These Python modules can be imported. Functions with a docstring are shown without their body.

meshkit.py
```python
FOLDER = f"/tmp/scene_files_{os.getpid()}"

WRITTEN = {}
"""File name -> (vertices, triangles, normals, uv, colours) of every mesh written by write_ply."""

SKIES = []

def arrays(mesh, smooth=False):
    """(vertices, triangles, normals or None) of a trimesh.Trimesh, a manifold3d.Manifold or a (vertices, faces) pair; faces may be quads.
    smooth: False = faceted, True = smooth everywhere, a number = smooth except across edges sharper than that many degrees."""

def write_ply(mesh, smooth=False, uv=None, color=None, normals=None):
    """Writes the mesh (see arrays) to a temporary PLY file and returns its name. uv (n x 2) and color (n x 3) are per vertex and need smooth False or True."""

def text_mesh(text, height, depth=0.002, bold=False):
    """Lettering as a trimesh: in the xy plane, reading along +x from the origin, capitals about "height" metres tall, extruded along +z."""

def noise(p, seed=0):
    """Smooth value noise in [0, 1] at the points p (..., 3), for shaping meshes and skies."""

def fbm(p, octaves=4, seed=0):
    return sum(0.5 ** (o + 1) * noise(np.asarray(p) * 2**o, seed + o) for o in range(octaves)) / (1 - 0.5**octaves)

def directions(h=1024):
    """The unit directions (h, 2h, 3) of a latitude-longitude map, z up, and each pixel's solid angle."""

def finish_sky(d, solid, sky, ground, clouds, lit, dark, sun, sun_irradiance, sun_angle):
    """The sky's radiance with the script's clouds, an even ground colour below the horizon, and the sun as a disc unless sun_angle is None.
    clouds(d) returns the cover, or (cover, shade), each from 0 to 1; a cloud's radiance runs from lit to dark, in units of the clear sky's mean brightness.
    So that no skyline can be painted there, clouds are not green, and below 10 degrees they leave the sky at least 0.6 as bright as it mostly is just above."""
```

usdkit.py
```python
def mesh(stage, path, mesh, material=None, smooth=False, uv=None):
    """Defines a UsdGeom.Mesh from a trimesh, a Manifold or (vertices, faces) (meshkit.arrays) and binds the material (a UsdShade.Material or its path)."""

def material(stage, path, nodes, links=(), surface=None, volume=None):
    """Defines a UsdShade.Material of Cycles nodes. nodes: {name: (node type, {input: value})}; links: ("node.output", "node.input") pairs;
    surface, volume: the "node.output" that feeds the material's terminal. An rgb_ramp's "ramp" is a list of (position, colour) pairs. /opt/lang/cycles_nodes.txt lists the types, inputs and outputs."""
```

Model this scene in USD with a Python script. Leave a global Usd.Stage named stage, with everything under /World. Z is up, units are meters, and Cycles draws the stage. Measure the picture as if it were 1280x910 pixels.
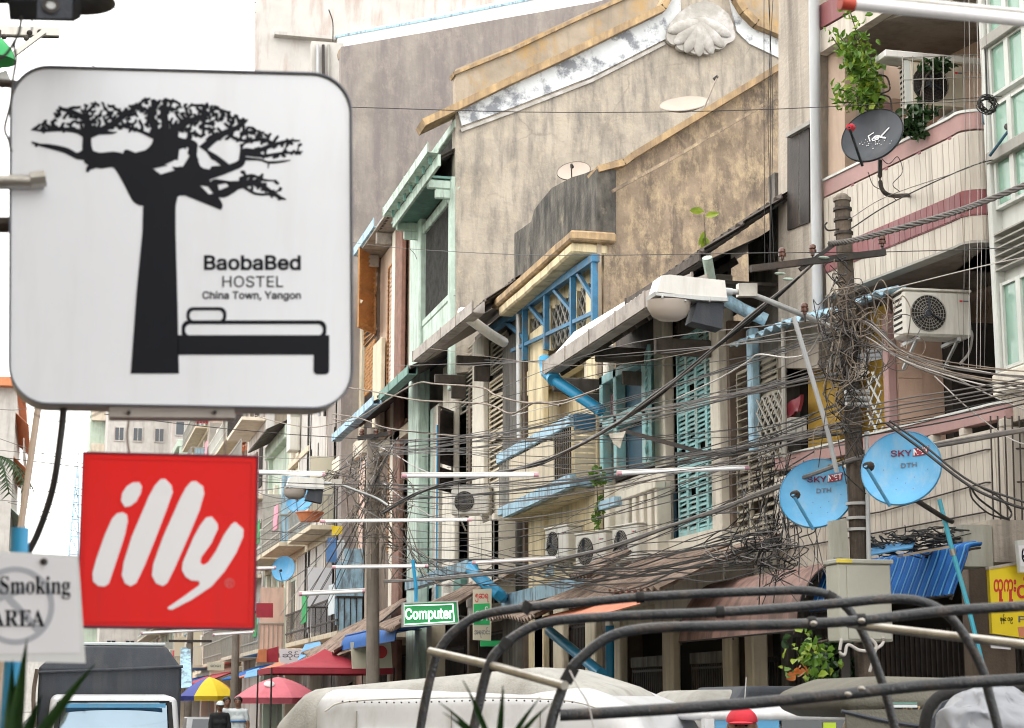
import math, random, glob
import numpy as np, trimesh, manifold3d, usdkit, meshkit
from shapely import affinity, box as sbox, union_all
from shapely.geometry import Polygon, LineString, Point, MultiPolygon
from pxr import Usd, UsdGeom, UsdLux, UsdShade, Gf, Sdf

stage = Usd.Stage.CreateInMemory()
UsdGeom.SetStageUpAxis(stage, 'Z')
UsdGeom.Xform.Define(stage, '/World'); UsdGeom.Scope.Define(stage, '/World/Looks')
R = random.Random(7)

# ---------------------------------------------------------------- camera
FPX, VX, VY, EYE = 2300.0, 58.0, 880.0, 1.85          # focal length in pixels of a 1280 picture, where +y vanishes, eye height
tphi = (VY - 455) / FPX; PHI = math.atan(tphi); TH = math.atan((640 - VX) / FPX * math.cos(PHI))
fw = np.array([math.sin(TH) * math.cos(PHI), math.cos(TH) * math.cos(PHI), math.sin(PHI)])
rt = np.array([math.cos(TH), -math.sin(TH), 0.0]); up = np.cross(rt, fw)
eye = np.array([0, 0, EYE])
cam = UsdGeom.Camera.Define(stage, '/World/camera')
cam.CreateHorizontalApertureAttr(36.0); cam.CreateVerticalApertureAttr(36.0 * 728 / 1024)
cam.CreateFocalLengthAttr(36.0 * FPX / 1280); cam.CreateClippingRangeAttr(Gf.Vec2f(0.1, 2000))
cam.CreateFStopAttr(6.3); cam.CreateFocusDistanceAttr(22.0)
mm = Gf.Matrix4d(*rt, 0, *up, 0, *(-fw), 0, *eye, 1)
cam.AddTransformOp().Set(mm)
cam.CreateExposureAttr(1.45)

# ---------------------------------------------------------------- light: bright hazy overcast
SUN_DIR = np.array([-0.74, -0.20, 0.85]); SUN_DIR /= np.linalg.norm(SUN_DIR)
el, rot = math.asin(SUN_DIR[2]), math.atan2(SUN_DIR[0], SUN_DIR[1])
sky_m = usdkit.material(stage, '/World/Looks/sky', {
    'sky': ('sky_texture', {'sky_type': 'single_scattering', 'sun_disc': False, 'sun_elevation': el, 'sun_rotation': rot, 'aerosol_density': 3.0}),
    'tc': ('texture_coordinate', {}),
    'n': ('noise_texture', {'scale': 2.2, 'detail': 5.0}),
    'r': ('rgb_ramp', {'ramp': [(0.3, (11.0, 10.7, 10.3)), (0.7, (14.2, 13.9, 13.3))]}),
    'm': ('mix', {'fac': 0.88}),
    'b': ('background_shader', {'strength': 0.10})},
    [('tc.generated', 'n.vector'), ('n.fac', 'r.fac'), ('sky.color', 'm.color1'), ('r.color', 'm.color2'), ('m.color', 'b.color')], surface='b.background')
dome = UsdLux.DomeLight.Define(stage, '/World/sky')
UsdShade.MaterialBindingAPI.Apply(dome.GetPrim()).Bind(sky_m)
dome.GetPrim().SetCustomDataByKey('kind', 'structure')
sun = UsdLux.DistantLight.Define(stage, '/World/sun')
sun.CreateIntensityAttr(0.50); sun.CreateAngleAttr(12.0); sun.CreateNormalizeAttr(True); sun.CreateColorAttr(Gf.Vec3f(1.0, 0.92, 0.80))
zz = SUN_DIR; xx = np.cross([0, 0, 1], zz); xx /= np.linalg.norm(xx); yy = np.cross(zz, xx)
sun.AddTransformOp().Set(Gf.Matrix4d(*xx, 0, *yy, 0, *zz, 0, 0, 0, 40, 1))

# ---------------------------------------------------------------- geometry helpers (a mesh is (V, F) with triangles)
def ray(px, py):
    return fw + rt * ((px - 640) / FPX) + up * ((455 - py) / FPX)
def S(px, py, X=8.0):                                  # where the sight line through a pixel meets the plane x = X
    d = ray(px, py); return eye + d * (X / d[0])
def A(px, py, Y):                                      # ... the plane y = Y
    d = ray(px, py); return eye + d * (Y / d[1])
def PL(px, py, a, b):                                  # ... the vertical plane through plan points a and b
    n = np.array([b[1] - a[1], -(b[0] - a[0]), 0.0]); d = ray(px, py); return eye + d * (n @ (np.array([*a, 0]) - eye) / (n @ d))
def fr(xl, xr, yt, yb, X=8.0, ref=None):               # facade rectangle: y far, y near, z bottom, z top; rows measured at column ref
    ref = (xl + xr) / 2 if ref is None else ref
    ya, yb_ = S(xl, (yt + yb) / 2, X)[1], S(xr, (yt + yb) / 2, X)[1]
    return yb_, ya, S(ref, yb, X)[2], S(ref, yt, X)[2]
BF = np.array([[0,2,3],[0,3,1],[4,5,7],[4,7,6],[0,1,5],[0,5,4],[2,6,7],[2,7,3],[0,4,6],[0,6,2],[1,3,7],[1,7,5]])
def box(x0, x1, y0, y1, z0, z1):
    return np.array([[x, y, z] for x in (x0, x1) for y in (y0, y1) for z in (z0, z1)], float), BF
_c = [(s if a == 0 else s, t, u, a) for s in (-1, 1) for t in (-1, 1) for u in (-1, 1) for a in range(3)]
_cv = np.array([[(1 if a == k else .8) * (s, t, u)[k] for k in range(3)] for s, t, u, a in _c])
_h = trimesh.Trimesh(_cv, process=False).convex_hull
_idx = [int(np.argmin(((_cv - v) ** 2).sum(1))) for v in _h.vertices]
_cs = np.array([[_c[i][0], _c[i][1], _c[i][2]] for i in _idx]); _ca = np.array([_c[i][3] for i in _idx]); _cf = np.array(_h.faces)
def cbox(x0, x1, y0, y1, z0, z1, ch=0.01):
    (x0, x1), (y0, y1), (z0, z1) = sorted((x0, x1)), sorted((y0, y1)), sorted((z0, z1))             # box with chamfered edges
    h = np.array([x1 - x0, y1 - y0, z1 - z0]) / 2; c = np.array([x1 + x0, y1 + y0, z1 + z0]) / 2
    ch = min(ch, h.min() * .45); ins = np.where(np.arange(3)[None] == _ca[:, None], 0, ch)
    return c + _cs * (h - ins), _cf
def frame(o, u, n=None):                               # local (a along u, b along n, c up) -> world
    u = np.array(u, float); u /= np.linalg.norm(u); n = np.array([u[1] * -1, u[0], 0]) if n is None else np.array(n, float)
    o = np.array(o, float)
    return lambda m: (o + m[0][:, :1] * u + m[0][:, 1:2] * n + m[0][:, 2:3] * np.array([0, 0, 1.0]), m[1])
def cat(ms):
    v, f, n = [], [], 0
    for m in ms:
        m = tri(m); v.append(m[0]); f.append(m[1] + n); n += len(m[0])
    return np.vstack(v), np.vstack(f)
def tri(m):
    if isinstance(m, tuple): return m
    if hasattr(m, 'to_mesh'):
        t = m.to_mesh(); return np.array(t.vert_properties[:, :3], float), np.array(t.tri_verts, int)
    return np.array(m.vertices), np.array(m.faces)
def tube(pts, r, n=6, caps=True):
    p = np.array(pts, float); k = len(p); r = np.broadcast_to(np.asarray(r, float), (k,))
    t = np.gradient(p, axis=0); t /= np.linalg.norm(t, axis=1, keepdims=True) + 1e-12
    ref = np.array([0, 0, 1.0]) if abs(t[:, 2]).mean() < .8 else np.array([1.0, 0, 0])
    a = np.cross(t, ref); a /= np.linalg.norm(a, axis=1, keepdims=True) + 1e-12; b = np.cross(t, a)
    ang = np.arange(n) * 2 * np.pi / n
    v = (p[:, None] + r[:, None, None] * (np.cos(ang)[None, :, None] * a[:, None] + np.sin(ang)[None, :, None] * b[:, None])).reshape(-1, 3)
    i = np.arange(k - 1)[:, None] * n; j = np.arange(n)[None]; j2 = (j + 1) % n
    q = np.stack([i + j, i + j2, i + n + j2, i + n + j], -1).reshape(-1, 4)
    f = np.vstack([q[:, :3], q[:, [0, 2, 3]]])
    if caps:
        v = np.vstack([v, p[:1], p[-1:]]); c0, c1 = k * n, k * n + 1
        f = np.vstack([f, [[c0, (x + 1) % n, x] for x in range(n)], [[c1, (k - 1) * n + x, (k - 1) * n + (x + 1) % n] for x in range(n)]])
    return v, f
def bar(p0, p1, w, h=None):                            # straight square-section bar
    p0, p1 = np.array(p0, float), np.array(p1, float); h = h or w; t = p1 - p0; t /= np.linalg.norm(t)
    ref = np.array([0, 0, 1.0]) if abs(t[2]) < .9 else np.array([1.0, 0, 0]); a = np.cross(t, ref); a /= np.linalg.norm(a); b = np.cross(a, t)
    return np.array([q + sa * a * w / 2 + sb * b * h / 2 for q in (p0, p1) for sa in (-1, 1) for sb in (-1, 1)]), BF
def smooth_path(p, k=5):                               # Catmull-Rom
    p = np.array(p, float); e = np.vstack([2 * p[0] - p[1], p, 2 * p[-1] - p[-2]]); out = []
    for i in range(1, len(e) - 2):
        for t in np.linspace(0, 1, k, endpoint=False):
            a, b, c, d = e[i - 1:i + 3]
            out.append(.5 * (2 * b + (c - a) * t + (2 * a - 5 * b + 4 * c - d) * t * t + (3 * b - a - 3 * c + d) * t ** 3))
    return np.array(out + [p[-1]])
def sag(p0, p1, s, k=16):
    t = np.linspace(0, 1, k + 1)[:, None]; p = np.array(p0) * (1 - t) + np.array(p1) * t; p[:, 2] -= s * 4 * (t * (1 - t))[:, 0]; return p
def polys(g): return [x for x in getattr(g, 'geoms', [g]) if x.geom_type == 'Polygon' and x.area > 1e-9]
def ext(shape, h):                                     # shapely -> extruded (V, F) along third axis
    return cat([trimesh.creation.extrude_polygon(g, h, engine='earcut') for g in polys(shape)])
def polyY(shape, y, th):                               # shape in (x, z), from y to y+th
    v, f = ext(shape, th); return np.stack([v[:, 0], y + v[:, 2], v[:, 1]], 1), f[:, ::-1]
def polyX(shape, x, th):                               # shape in (y, z), from x to x+th
    v, f = ext(shape, th); return np.stack([x + v[:, 2], v[:, 0], v[:, 1]], 1), f
def pxY(shape, Y, th):                                 # outline traced in picture coordinates, laid in the plane y = Y, thickness th towards the viewer
    def cv(c): return [tuple(A(x, y, Y)[[0, 2]]) for x, y in c]
    g = union_all([Polygon(cv(s.exterior.coords), [cv(i.coords) for i in s.interiors]).buffer(0) for s in polys(shape)])
    return polyY(g, Y - th, th)
def pxX(shape, X, th):
    def cv(c): return [tuple(S(x, y, X)[[1, 2]]) for x, y in c]
    g = union_all([Polygon(cv(s.exterior.coords), [cv(i.coords) for i in s.interiors]).buffer(0) for s in polys(shape)])
    return polyX(g, X, th)
def lathe(prof, n=24, axis='z'):
    m = trimesh.creation.revolve(np.array(prof, float), sections=n); v, f = tri(m)
    return v, f
def rotm(ax, deg): return trimesh.transformations.rotation_matrix(math.radians(deg), ax)[:3, :3]
def move(m, t=(0, 0, 0), rz=0, Rm=None, s=1):
    v = m[0] * s
    if Rm is not None: v = v @ np.array(Rm).T
    if rz: v = v @ rotm([0, 0, 1], rz).T
    return v + np.array(t), m[1]
def align(nrm):                                        # rotation taking +z to nrm
    z = np.array(nrm, float); z /= np.linalg.norm(z); x = np.cross([0, 0, 1], z); x = np.array([1.0, 0, 0]) if np.linalg.norm(x) < 1e-6 else x / np.linalg.norm(x)
    return np.stack([x, np.cross(z, x), z], 1)
def rough(m, amp, sc, seed=0, edge=None):              # uneven surface: subdivide and push by noise
    v, f = trimesh.remesh.subdivide_to_size(m[0], m[1], edge, 12) if edge else m
    d = np.stack([meshkit.fbm(v * sc + 17 * k, 3, seed + k) - .5 for k in range(3)], 1)
    return v + d * 2 * amp, f
_FONT = {}
def text_shape(text, font='Inter', stroke=0):          # shapely outline; capitals about 1 high, baseline y=0, from x=0
    from PIL import Image, ImageDraw, ImageFont
    k = font
    if k not in _FONT: _FONT[k] = ImageFont.truetype(sorted(glob.glob(f'/opt/blender-*/*/datafiles/fonts/{font}*'))[0], 96)
    ft = _FONT[k]; x0, y0, x1, y1 = ft.getbbox(text, anchor='ls', stroke_width=stroke)
    im = Image.new('L', (x1 - x0 + 8, y1 - y0 + 8)); ImageDraw.Draw(im).text((4 - x0, 4 - y0), text, 255, ft, anchor='ls', stroke_width=stroke)
    on = np.pad(np.asarray(im) > 127, ((0, 0), (1, 1))).astype(np.int8)
    rows, st = np.nonzero(np.diff(on, axis=1) == 1); en = np.nonzero(np.diff(on, axis=1) == -1)[1]
    g = union_all(sbox(st, -rows - 1, en, -rows)).buffer(.6).buffer(-.6).simplify(.7)
    return affinity.affine_transform(g, [1 / 70, 0, 0, 1 / 70, -4 / 70, (4 - y0) / 70])
def fit(g, x0, x1, y0, y1):                            # into a picture rectangle, y downwards
    a, b, c, d = g.bounds; sx, sy = (x1 - x0) / (c - a), (y1 - y0) / (d - b)
    return affinity.affine_transform(g, [sx, 0, 0, -sy, x0 - a * sx, y0 + d * sy])
def quadmap(g, q):                                     # unit-square shape (y down) -> picture quad TL TR BR BL
    q = np.array(q, float)
    def cv(c):
        c = np.array(c); u, v = c[:, :1], c[:, 1:2]; return (q[0] * (1 - u) + q[1] * u) * (1 - v) + (q[3] * (1 - u) + q[2] * u) * v
    return MultiPolygon([Polygon(cv(s.exterior.coords), [cv(i.coords) for i in s.interiors]).buffer(0) for s in polys(g)]) if len(polys(g)) > 1 else Polygon(cv(polys(g)[0].exterior.coords), [cv(i.coords) for i in polys(g)[0].interiors])

# ---------------------------------------------------------------- things
_used = {}
def numbered(path):
    k = _used.get(path, -1) + 1; _used[path] = k
    return path if k == 0 else f'{path}_{k:03d}'
def setcd(p, label=None, cat=None, group=None, kind=None):
    for k, v in (('label', label), ('category', cat), ('group', group), ('kind', kind)):
        if v: p.SetCustomDataByKey(k, v)
class Part:
    def __init__(s, name, m, mat, label=None, smooth=False, kind=None): s.name, s.m, s.mat, s.label, s.smooth, s.kind, s.kids = name, (tri(m) if m is not None else None), mat, label, smooth, kind, []
    def sub(s, name, m, mat, label=None, smooth=False, kind=None): p = Part(name, m, mat, label, smooth, kind); s.kids.append(p); return p
class Thing(Part):
    def __init__(s, name, label, cat_, group=None, kind=None):
        super().__init__(name, None, None); s.lab = (label, cat_, group, kind); s.base = None
    part = Part.sub
    def done(s, base=None):
        vs = []
        def col(p):
            if p.m is not None: vs.append(p.m[0])
            for k in p.kids: col(k)
        col(s); a = np.vstack(vs); lo, hi = a.min(0), a.max(0)
        b = np.array([(lo[0] + hi[0]) / 2, (lo[1] + hi[1]) / 2, lo[2]]) if base is None else np.array(base, float)
        path = numbered('/World/' + s.name); x = UsdGeom.Xform.Define(stage, path); x.AddTranslateOp().Set(Gf.Vec3d(*map(float, b)))
        setcd(x.GetPrim(), *s.lab); s.path, s.base = path, b
        def put(p, parent):
            q = numbered(parent + '/' + p.name); me = usdkit.mesh(stage, q, (p.m[0] - b, p.m[1]), MT(p.mat), smooth=p.smooth)
            setcd(me.GetPrim(), p.label, kind=p.kind)
            for k in p.kids: put(k, q)
        for k in s.kids: put(k, path)
        return s
    def copy(s, loc, rz=0, label=None, group=None):
        path = numbered('/World/' + s.name); x = UsdGeom.Xform.Define(stage, path)
        x.AddTranslateOp().Set(Gf.Vec3d(*map(float, loc))); x.AddRotateZOp().Set(float(rz))
        p = x.GetPrim(); p.GetReferences().AddInternalReference(s.path); p.SetInstanceable(True)
        # own placement wins over the referenced one
        setcd(p, label or s.lab[0], s.lab[1], group or s.lab[2]); return p
def single(name, m, mat, label, cat_, group=None, kind=None, smooth=False):     # a thing that is one mesh
    me = usdkit.mesh(stage, numbered('/World/' + name), tri(m), MT(mat), smooth=smooth); setcd(me.GetPrim(), label, cat_, group, kind); return me
def struct(name, m, mat, smooth=False): return single(name, m, mat, None, None, None, 'structure', smooth)

# ---------------------------------------------------------------- materials
_mats, _defs = {}, {}
def MT(n):
    if n not in _mats: _mats[n] = _defs[n]('/World/Looks/' + n)
    return _mats[n]
def paint(name, col, rgh=.55, var=.18, sc=4., dirt=None, da=.35, dlo=.5, dhi=.72, streak=(5, 5, .6), bump=.15, bsc=40., metal=0., spec=.4, lich=None, llo=.62, lhi=.72, lsc=1.2, lfac=.8, crack=None, csc=.9):
    """paint, plaster or metal with tone drift, weather streaks (dirt), optional second stain (lich) and fine relief"""
    c = np.array(col, float); d = np.array(dirt if dirt is not None else c * .45)
    def mk(path):
        N = {'g': ('geometry', {}), 'n1': ('noise_texture', {'scale': sc, 'detail': 5., 'roughness': .6}),
             'r1': ('rgb_ramp', {'ramp': [(.3, tuple(c * (1 - var))), (.7, tuple(np.minimum(c * (1 + var), .95)))]}),
             'mp': ('mapping', {'scale': tuple(streak)}), 'n2': ('noise_texture', {'scale': 1., 'detail': 7., 'roughness': .65}),
             'r2': ('rgb_ramp', {'ramp': [(dlo, (0, 0, 0)), (dhi, (da,) * 3)]}), 'mx': ('mix', {'color2': tuple(d)}),
             'n3': ('noise_texture', {'scale': bsc, 'detail': 4.}), 'b': ('bump', {'strength': bump, 'distance': .02}),
             'p': ('principled_bsdf', {'roughness': rgh, 'metallic': metal, 'specular_ior_level': spec})}
        L = [('g.position', 'n1.vector'), ('n1.fac', 'r1.fac'), ('g.position', 'mp.vector'), ('mp.vector', 'n2.vector'), ('n2.fac', 'r2.fac'), ('r2.color', 'mx.fac'),
             ('r1.color', 'mx.color1'), ('g.position', 'n3.vector'), ('n3.fac', 'b.height'), ('b.normal', 'p.normal')]
        last = 'mx.color'
        if lich is not None:
            N['q4'] = ('mapping', {'scale': (1., 1., .5)}); N['n4'] = ('noise_texture', {'scale': lsc, 'detail': 11., 'roughness': .78}); N['r4'] = ('rgb_ramp', {'ramp': [(llo, (0, 0, 0)), (lhi, (lfac,) * 3)]}); N['m4'] = ('mix', {'color2': tuple(lich)})
            L += [('g.position', 'q4.vector'), ('q4.vector', 'n4.vector'), ('n4.fac', 'r4.fac'), ('r4.color', 'm4.fac'), (last, 'm4.color1')]; last = 'm4.color'
        if crack is not None:
            N.update({'w5': ('noise_texture', {'scale': 1.7, 'detail': 5.}), 'a5': ('mix', {'mix_type': 'add', 'fac': .55}), 'v5': ('voronoi_texture', {'feature': 'distance_to_edge', 'scale': csc}), 'r5': ('rgb_ramp', {'ramp': [(.0, (.5,) * 3), (.006, (.25,) * 3), (.012, (0, 0, 0))]}), 'm5': ('mix', {'color2': tuple(crack)}), 'u5': ('noise_texture', {'scale': .8, 'detail': 3.}), 's5': ('rgb_ramp', {'ramp': [(.45, (0, 0, 0)), (.6, (1, 1, 1))]}), 'k5': ('math', {'math_type': 'multiply'})})
            L += [('g.position', 'w5.vector'), ('g.position', 'a5.color1'), ('w5.color', 'a5.color2'), ('a5.color', 'v5.vector'), ('v5.distance', 'r5.fac'), ('g.position', 'u5.vector'), ('u5.fac', 's5.fac'), ('r5.color', 'k5.value1'), ('s5.color', 'k5.value2'), ('k5.value', 'm5.fac'), (last, 'm5.color1')]; last = 'm5.color'
        L.append((last, 'p.base_color'))
        return usdkit.material(stage, path, N, L, surface='p.BSDF')
    _defs[name] = mk
def plain(name, col, rgh=.5, metal=0., spec=.5, emit=0., coat=0., trans=0.):
    def mk(path):
        N = {'p': ('principled_bsdf', {'base_color': tuple(col), 'roughness': rgh, 'metallic': metal, 'specular_ior_level': spec, 'coat_weight': coat, 'emission_color': tuple(col), 'emission_strength': emit, 'transmission_weight': trans})}
        return usdkit.material(stage, path, N, [], surface='p.BSDF')
    _defs[name] = mk
def leafmat(name, c1, c2):
    def mk(path):
        return usdkit.material(stage, path, {'g': ('geometry', {}), 'n': ('noise_texture', {'scale': 9., 'detail': 3.}), 'r': ('rgb_ramp', {'ramp': [(.35, c1), (.65, c2)]}),
            'p': ('principled_bsdf', {'roughness': .45}), 't': ('translucent_bsdf', {}), 'm': ('mix_closure', {'fac': .3})},
            [('g.position', 'n.vector'), ('n.fac', 'r.fac'), ('r.color', 'p.base_color'), ('r.color', 't.color'), ('p.BSDF', 'm.closure1'), ('t.BSDF', 'm.closure2')], surface='m.closure')
    _defs[name] = mk
def glassmat(name, tint, fac=.25):
    def mk(path):
        return usdkit.material(stage, path, {'f': ('fresnel', {'IOR': 1.6}), 't': ('transparent_bsdf', {'color': tint}), 'g': ('glossy_bsdf', {'roughness': .02, 'color': (.9, .95, .95)}), 'm': ('mix_closure', {})},
            [('f.fac', 'm.fac'), ('t.BSDF', 'm.closure1'), ('g.BSDF', 'm.closure2')], surface='m.closure')
    _defs[name] = mk

paint('stucco_beige', (.395, .35, .29), .9, .24, 1.3, dirt=(.19, .175, .16), da=.85, dlo=.44, dhi=.66, streak=(4.5, 4.5, .7), bump=.6, bsc=16, lich=(.54, .46, .35), llo=.48, lhi=.68, lsc=5., lfac=.6, crack=(.2, .17, .15), csc=.5)
paint('stucco_brown', (.29, .225, .165), .95, .34, 2.2, dirt=(.11, .09, .075), da=.8, dlo=.48, dhi=.66, streak=(5, 5, 1.), bump=.7, bsc=14, lich=(.56, .44, .28), llo=.48, lhi=.62, lsc=4., lfac=.75, crack=(.42, .34, .24), csc=.45)
paint('stucco_grey', (.29, .26, .235), .95, .2, .9, dirt=(.20, .175, .175), da=.85, dlo=.4, dhi=.62, streak=(2.2, 2.2, .3), bump=.5, bsc=12, lich=(.41, .36, .31), llo=.5, lhi=.7, lsc=3.5, lfac=.6)
paint('stucco_rim', (.36, .30, .23), .95, .2, 1.5, dirt=(.2, .17, .14), da=.6, lich=(.45, .28, .10), llo=.48, lhi=.62, lsc=1.5, bump=.5, bsc=12)
paint('coping_orange', (.44, .31, .17), .9, .3, 3.5, dirt=(.22, .16, .11), da=.8, dlo=.42, dhi=.62, bump=.4, bsc=18)
paint('plaster_bluewhite', (.66, .69, .71), .85, .12, 2., dirt=(.16, .17, .2), da=.85, dlo=.5, dhi=.6, streak=(2.5, 2.5, 2.5), bump=.4, bsc=16)
paint('plaster_flaked', (.42, .40, .37), .9, .2, 3., dirt=(.55, .54, .54), da=.7, dlo=.5, dhi=.62, streak=(3, 3, 3), bump=.6, bsc=14)
paint('concrete_stained', (.42, .375, .32), .92, .14, 1.6, dirt=(.13, .115, .10), da=.75, dlo=.46, dhi=.66, streak=(3.5, 3.5, .3), bump=.5, bsc=20)
paint('concrete_dark', (.15, .14, .125), .92, .25, 1.6, dirt=(.05, .05, .045), da=.8, dlo=.45, dhi=.6, streak=(5, 5, .5), bump=.5, bsc=20)
paint('parapet_black', (.125, .115, .10), .95, .35, 2.6, dirt=(.028, .027, .025), da=.92, dlo=.40, dhi=.62, streak=(3.4, 3.4, 1.3), bump=.6, bsc=16, lich=(.3, .26, .19), llo=.58, lhi=.68, lsc=2)
paint('cream', (.60, .53, .40), .75, .1, 3., dirt=(.22, .19, .15), da=.6, dlo=.5, dhi=.7, bump=.25, bsc=25)
paint('cream_white', (.70, .655, .56), .75, .1, 3., dirt=(.25, .23, .2), da=.6, dlo=.52, dhi=.7, bump=.25, bsc=25)
paint('yellow_wall', (.66, .56, .36), .8, .12, 2.5, dirt=(.22, .18, .12), da=.65, dlo=.47, dhi=.66, bump=.3, bsc=22)
paint('ochre_wall', (.50, .32, .06), .8, .15, 2.5, dirt=(.2, .13, .05), da=.6, bump=.3, bsc=22)
paint('white_plaster', (.50, .485, .46), .8, .1, 1., dirt=(.34, .22, .18), da=.75, dlo=.50, dhi=.66, streak=(1.3, 1.3, .2), bump=.2, bsc=20)
paint('far_wall_cream', (.68, .60, .49), .85, .12, 1.2, dirt=(.3, .26, .22), da=.6, streak=(2, 2, .3), bump=.2)
paint('far_wall_pink', (.68, .50, .42), .85, .1, 1.2, dirt=(.3, .22, .2), da=.6, streak=(2, 2, .3), bump=.2)
paint('far_wall_grey', (.50, .48, .45), .85, .12, 1.2, dirt=(.24, .22, .21), da=.6, streak=(2, 2, .3), bump=.2)
paint('far_wall_green', (.48, .57, .48), .85, .12, 1.2, dirt=(.22, .25, .21), da=.6, streak=(2, 2, .3), bump=.2)
paint('mint', (.43, .54, .47), .65, .14, 4., dirt=(.20, .24, .20), da=.75, dlo=.5, dhi=.64, streak=(7, 7, .9), bump=.25, bsc=25)
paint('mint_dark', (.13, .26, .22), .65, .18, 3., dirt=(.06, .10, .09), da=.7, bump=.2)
paint('turquoise', (.07, .42, .56), .45, .12, 5., dirt=(.2, .3, .3), da=.5, bump=.1)
paint('teal', (.27, .51, .52), .65, .18, 5., dirt=(.36, .40, .36), da=.75, dlo=.5, dhi=.6, streak=(9, 9, 2), bump=.25)
paint('teal_deep', (.018, .075, .12), .6, .2, 4., bump=.2)
paint('blue_paint', (.04, .17, .31), .55, .25, 5., dirt=(.12, .11, .10), da=.75, dlo=.52, dhi=.62, streak=(7, 7, 3), bump=.25)
paint('blue_pipe', (.03, .30, .55), .35, .08, 4., da=.2, bump=.03)
paint('lightblue_paint', (.36, .56, .69), .6, .14, 4., dirt=(.12, .14, .16), da=.8, dlo=.48, dhi=.62, streak=(6, 6, 1.5), bump=.25)
paint('orange_wood', (.42, .21, .075), .6, .18, 5., dirt=(.2, .1, .05), da=.5, bump=.2)
paint('grey_louvre', (.36, .33, .26), .75, .14, 4., dirt=(.14, .13, .11), da=.7, bump=.2)
paint('dark_wood', (.095, .08, .07), .8, .3, 4., dirt=(.02, .018, .015), da=.7, bump=.35, bsc=25)
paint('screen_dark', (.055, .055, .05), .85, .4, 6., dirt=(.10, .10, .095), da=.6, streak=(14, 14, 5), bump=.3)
paint('brown_wall', (.18, .14, .11), .9, .25, 2., dirt=(.05, .04, .035), da=.7, bump=.3)
paint('brick_stain', (.24, .14, .11), .95, .25, 4., dirt=(.10, .07, .06), da=.7, bump=.6, bsc=18)
paint('tile_roof', (.10, .085, .075), .95, .3, 3., dirt=(.035, .03, .03), da=.8, bump=.5, bsc=18, lich=(.22, .2, .15), llo=.6, lhi=.7, lsc=3)
paint('gutter_grey', (.36, .32, .28), .6, .14, 3., dirt=(.13, .11, .10), da=.7, dlo=.45, dhi=.62, streak=(3, 3, 3), bump=.15)
paint('roof_white', (.80, .80, .78), .45, .05, 2., dirt=(.5, .48, .45), da=.4, bump=.1)
paint('rust_sheet', (.36, .275, .22), .8, .25, 2., dirt=(.11, .075, .06), da=.8, dlo=.42, dhi=.62, streak=(4, 4, 2), bump=.3, lich=(.36, .31, .27), llo=.55, lhi=.65, lsc=2.2)
paint('awning_pink', (.31, .19, .16), .7, .2, 3., dirt=(.13, .085, .07), da=.8, dlo=.42, dhi=.6, bump=.15)
paint('awning_orange', (.62, .23, .13), .7, .12, 3., dirt=(.3, .12, .08), da=.5, bump=.15)
paint('awning_blue', (.018, .12, .40), .65, .14, 4., dirt=(.02, .07, .18), da=.6, bump=.1, spec=.2)
paint('blue_tarp', (.10, .32, .60), .6, .16, 4., dirt=(.05, .12, .25), da=.6, bump=.25)
paint('steel_black', (.042, .045, .049), .32, .25, 8., dirt=(.13, .10, .08), da=.4, dlo=.52, dhi=.62, streak=(11, 11, 11), bump=.35, bsc=90, metal=.2)
paint('steel_dark', (.035, .03, .028), .6, .3, 6., dirt=(.09, .055, .035), da=.7, bump=.2)
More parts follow.
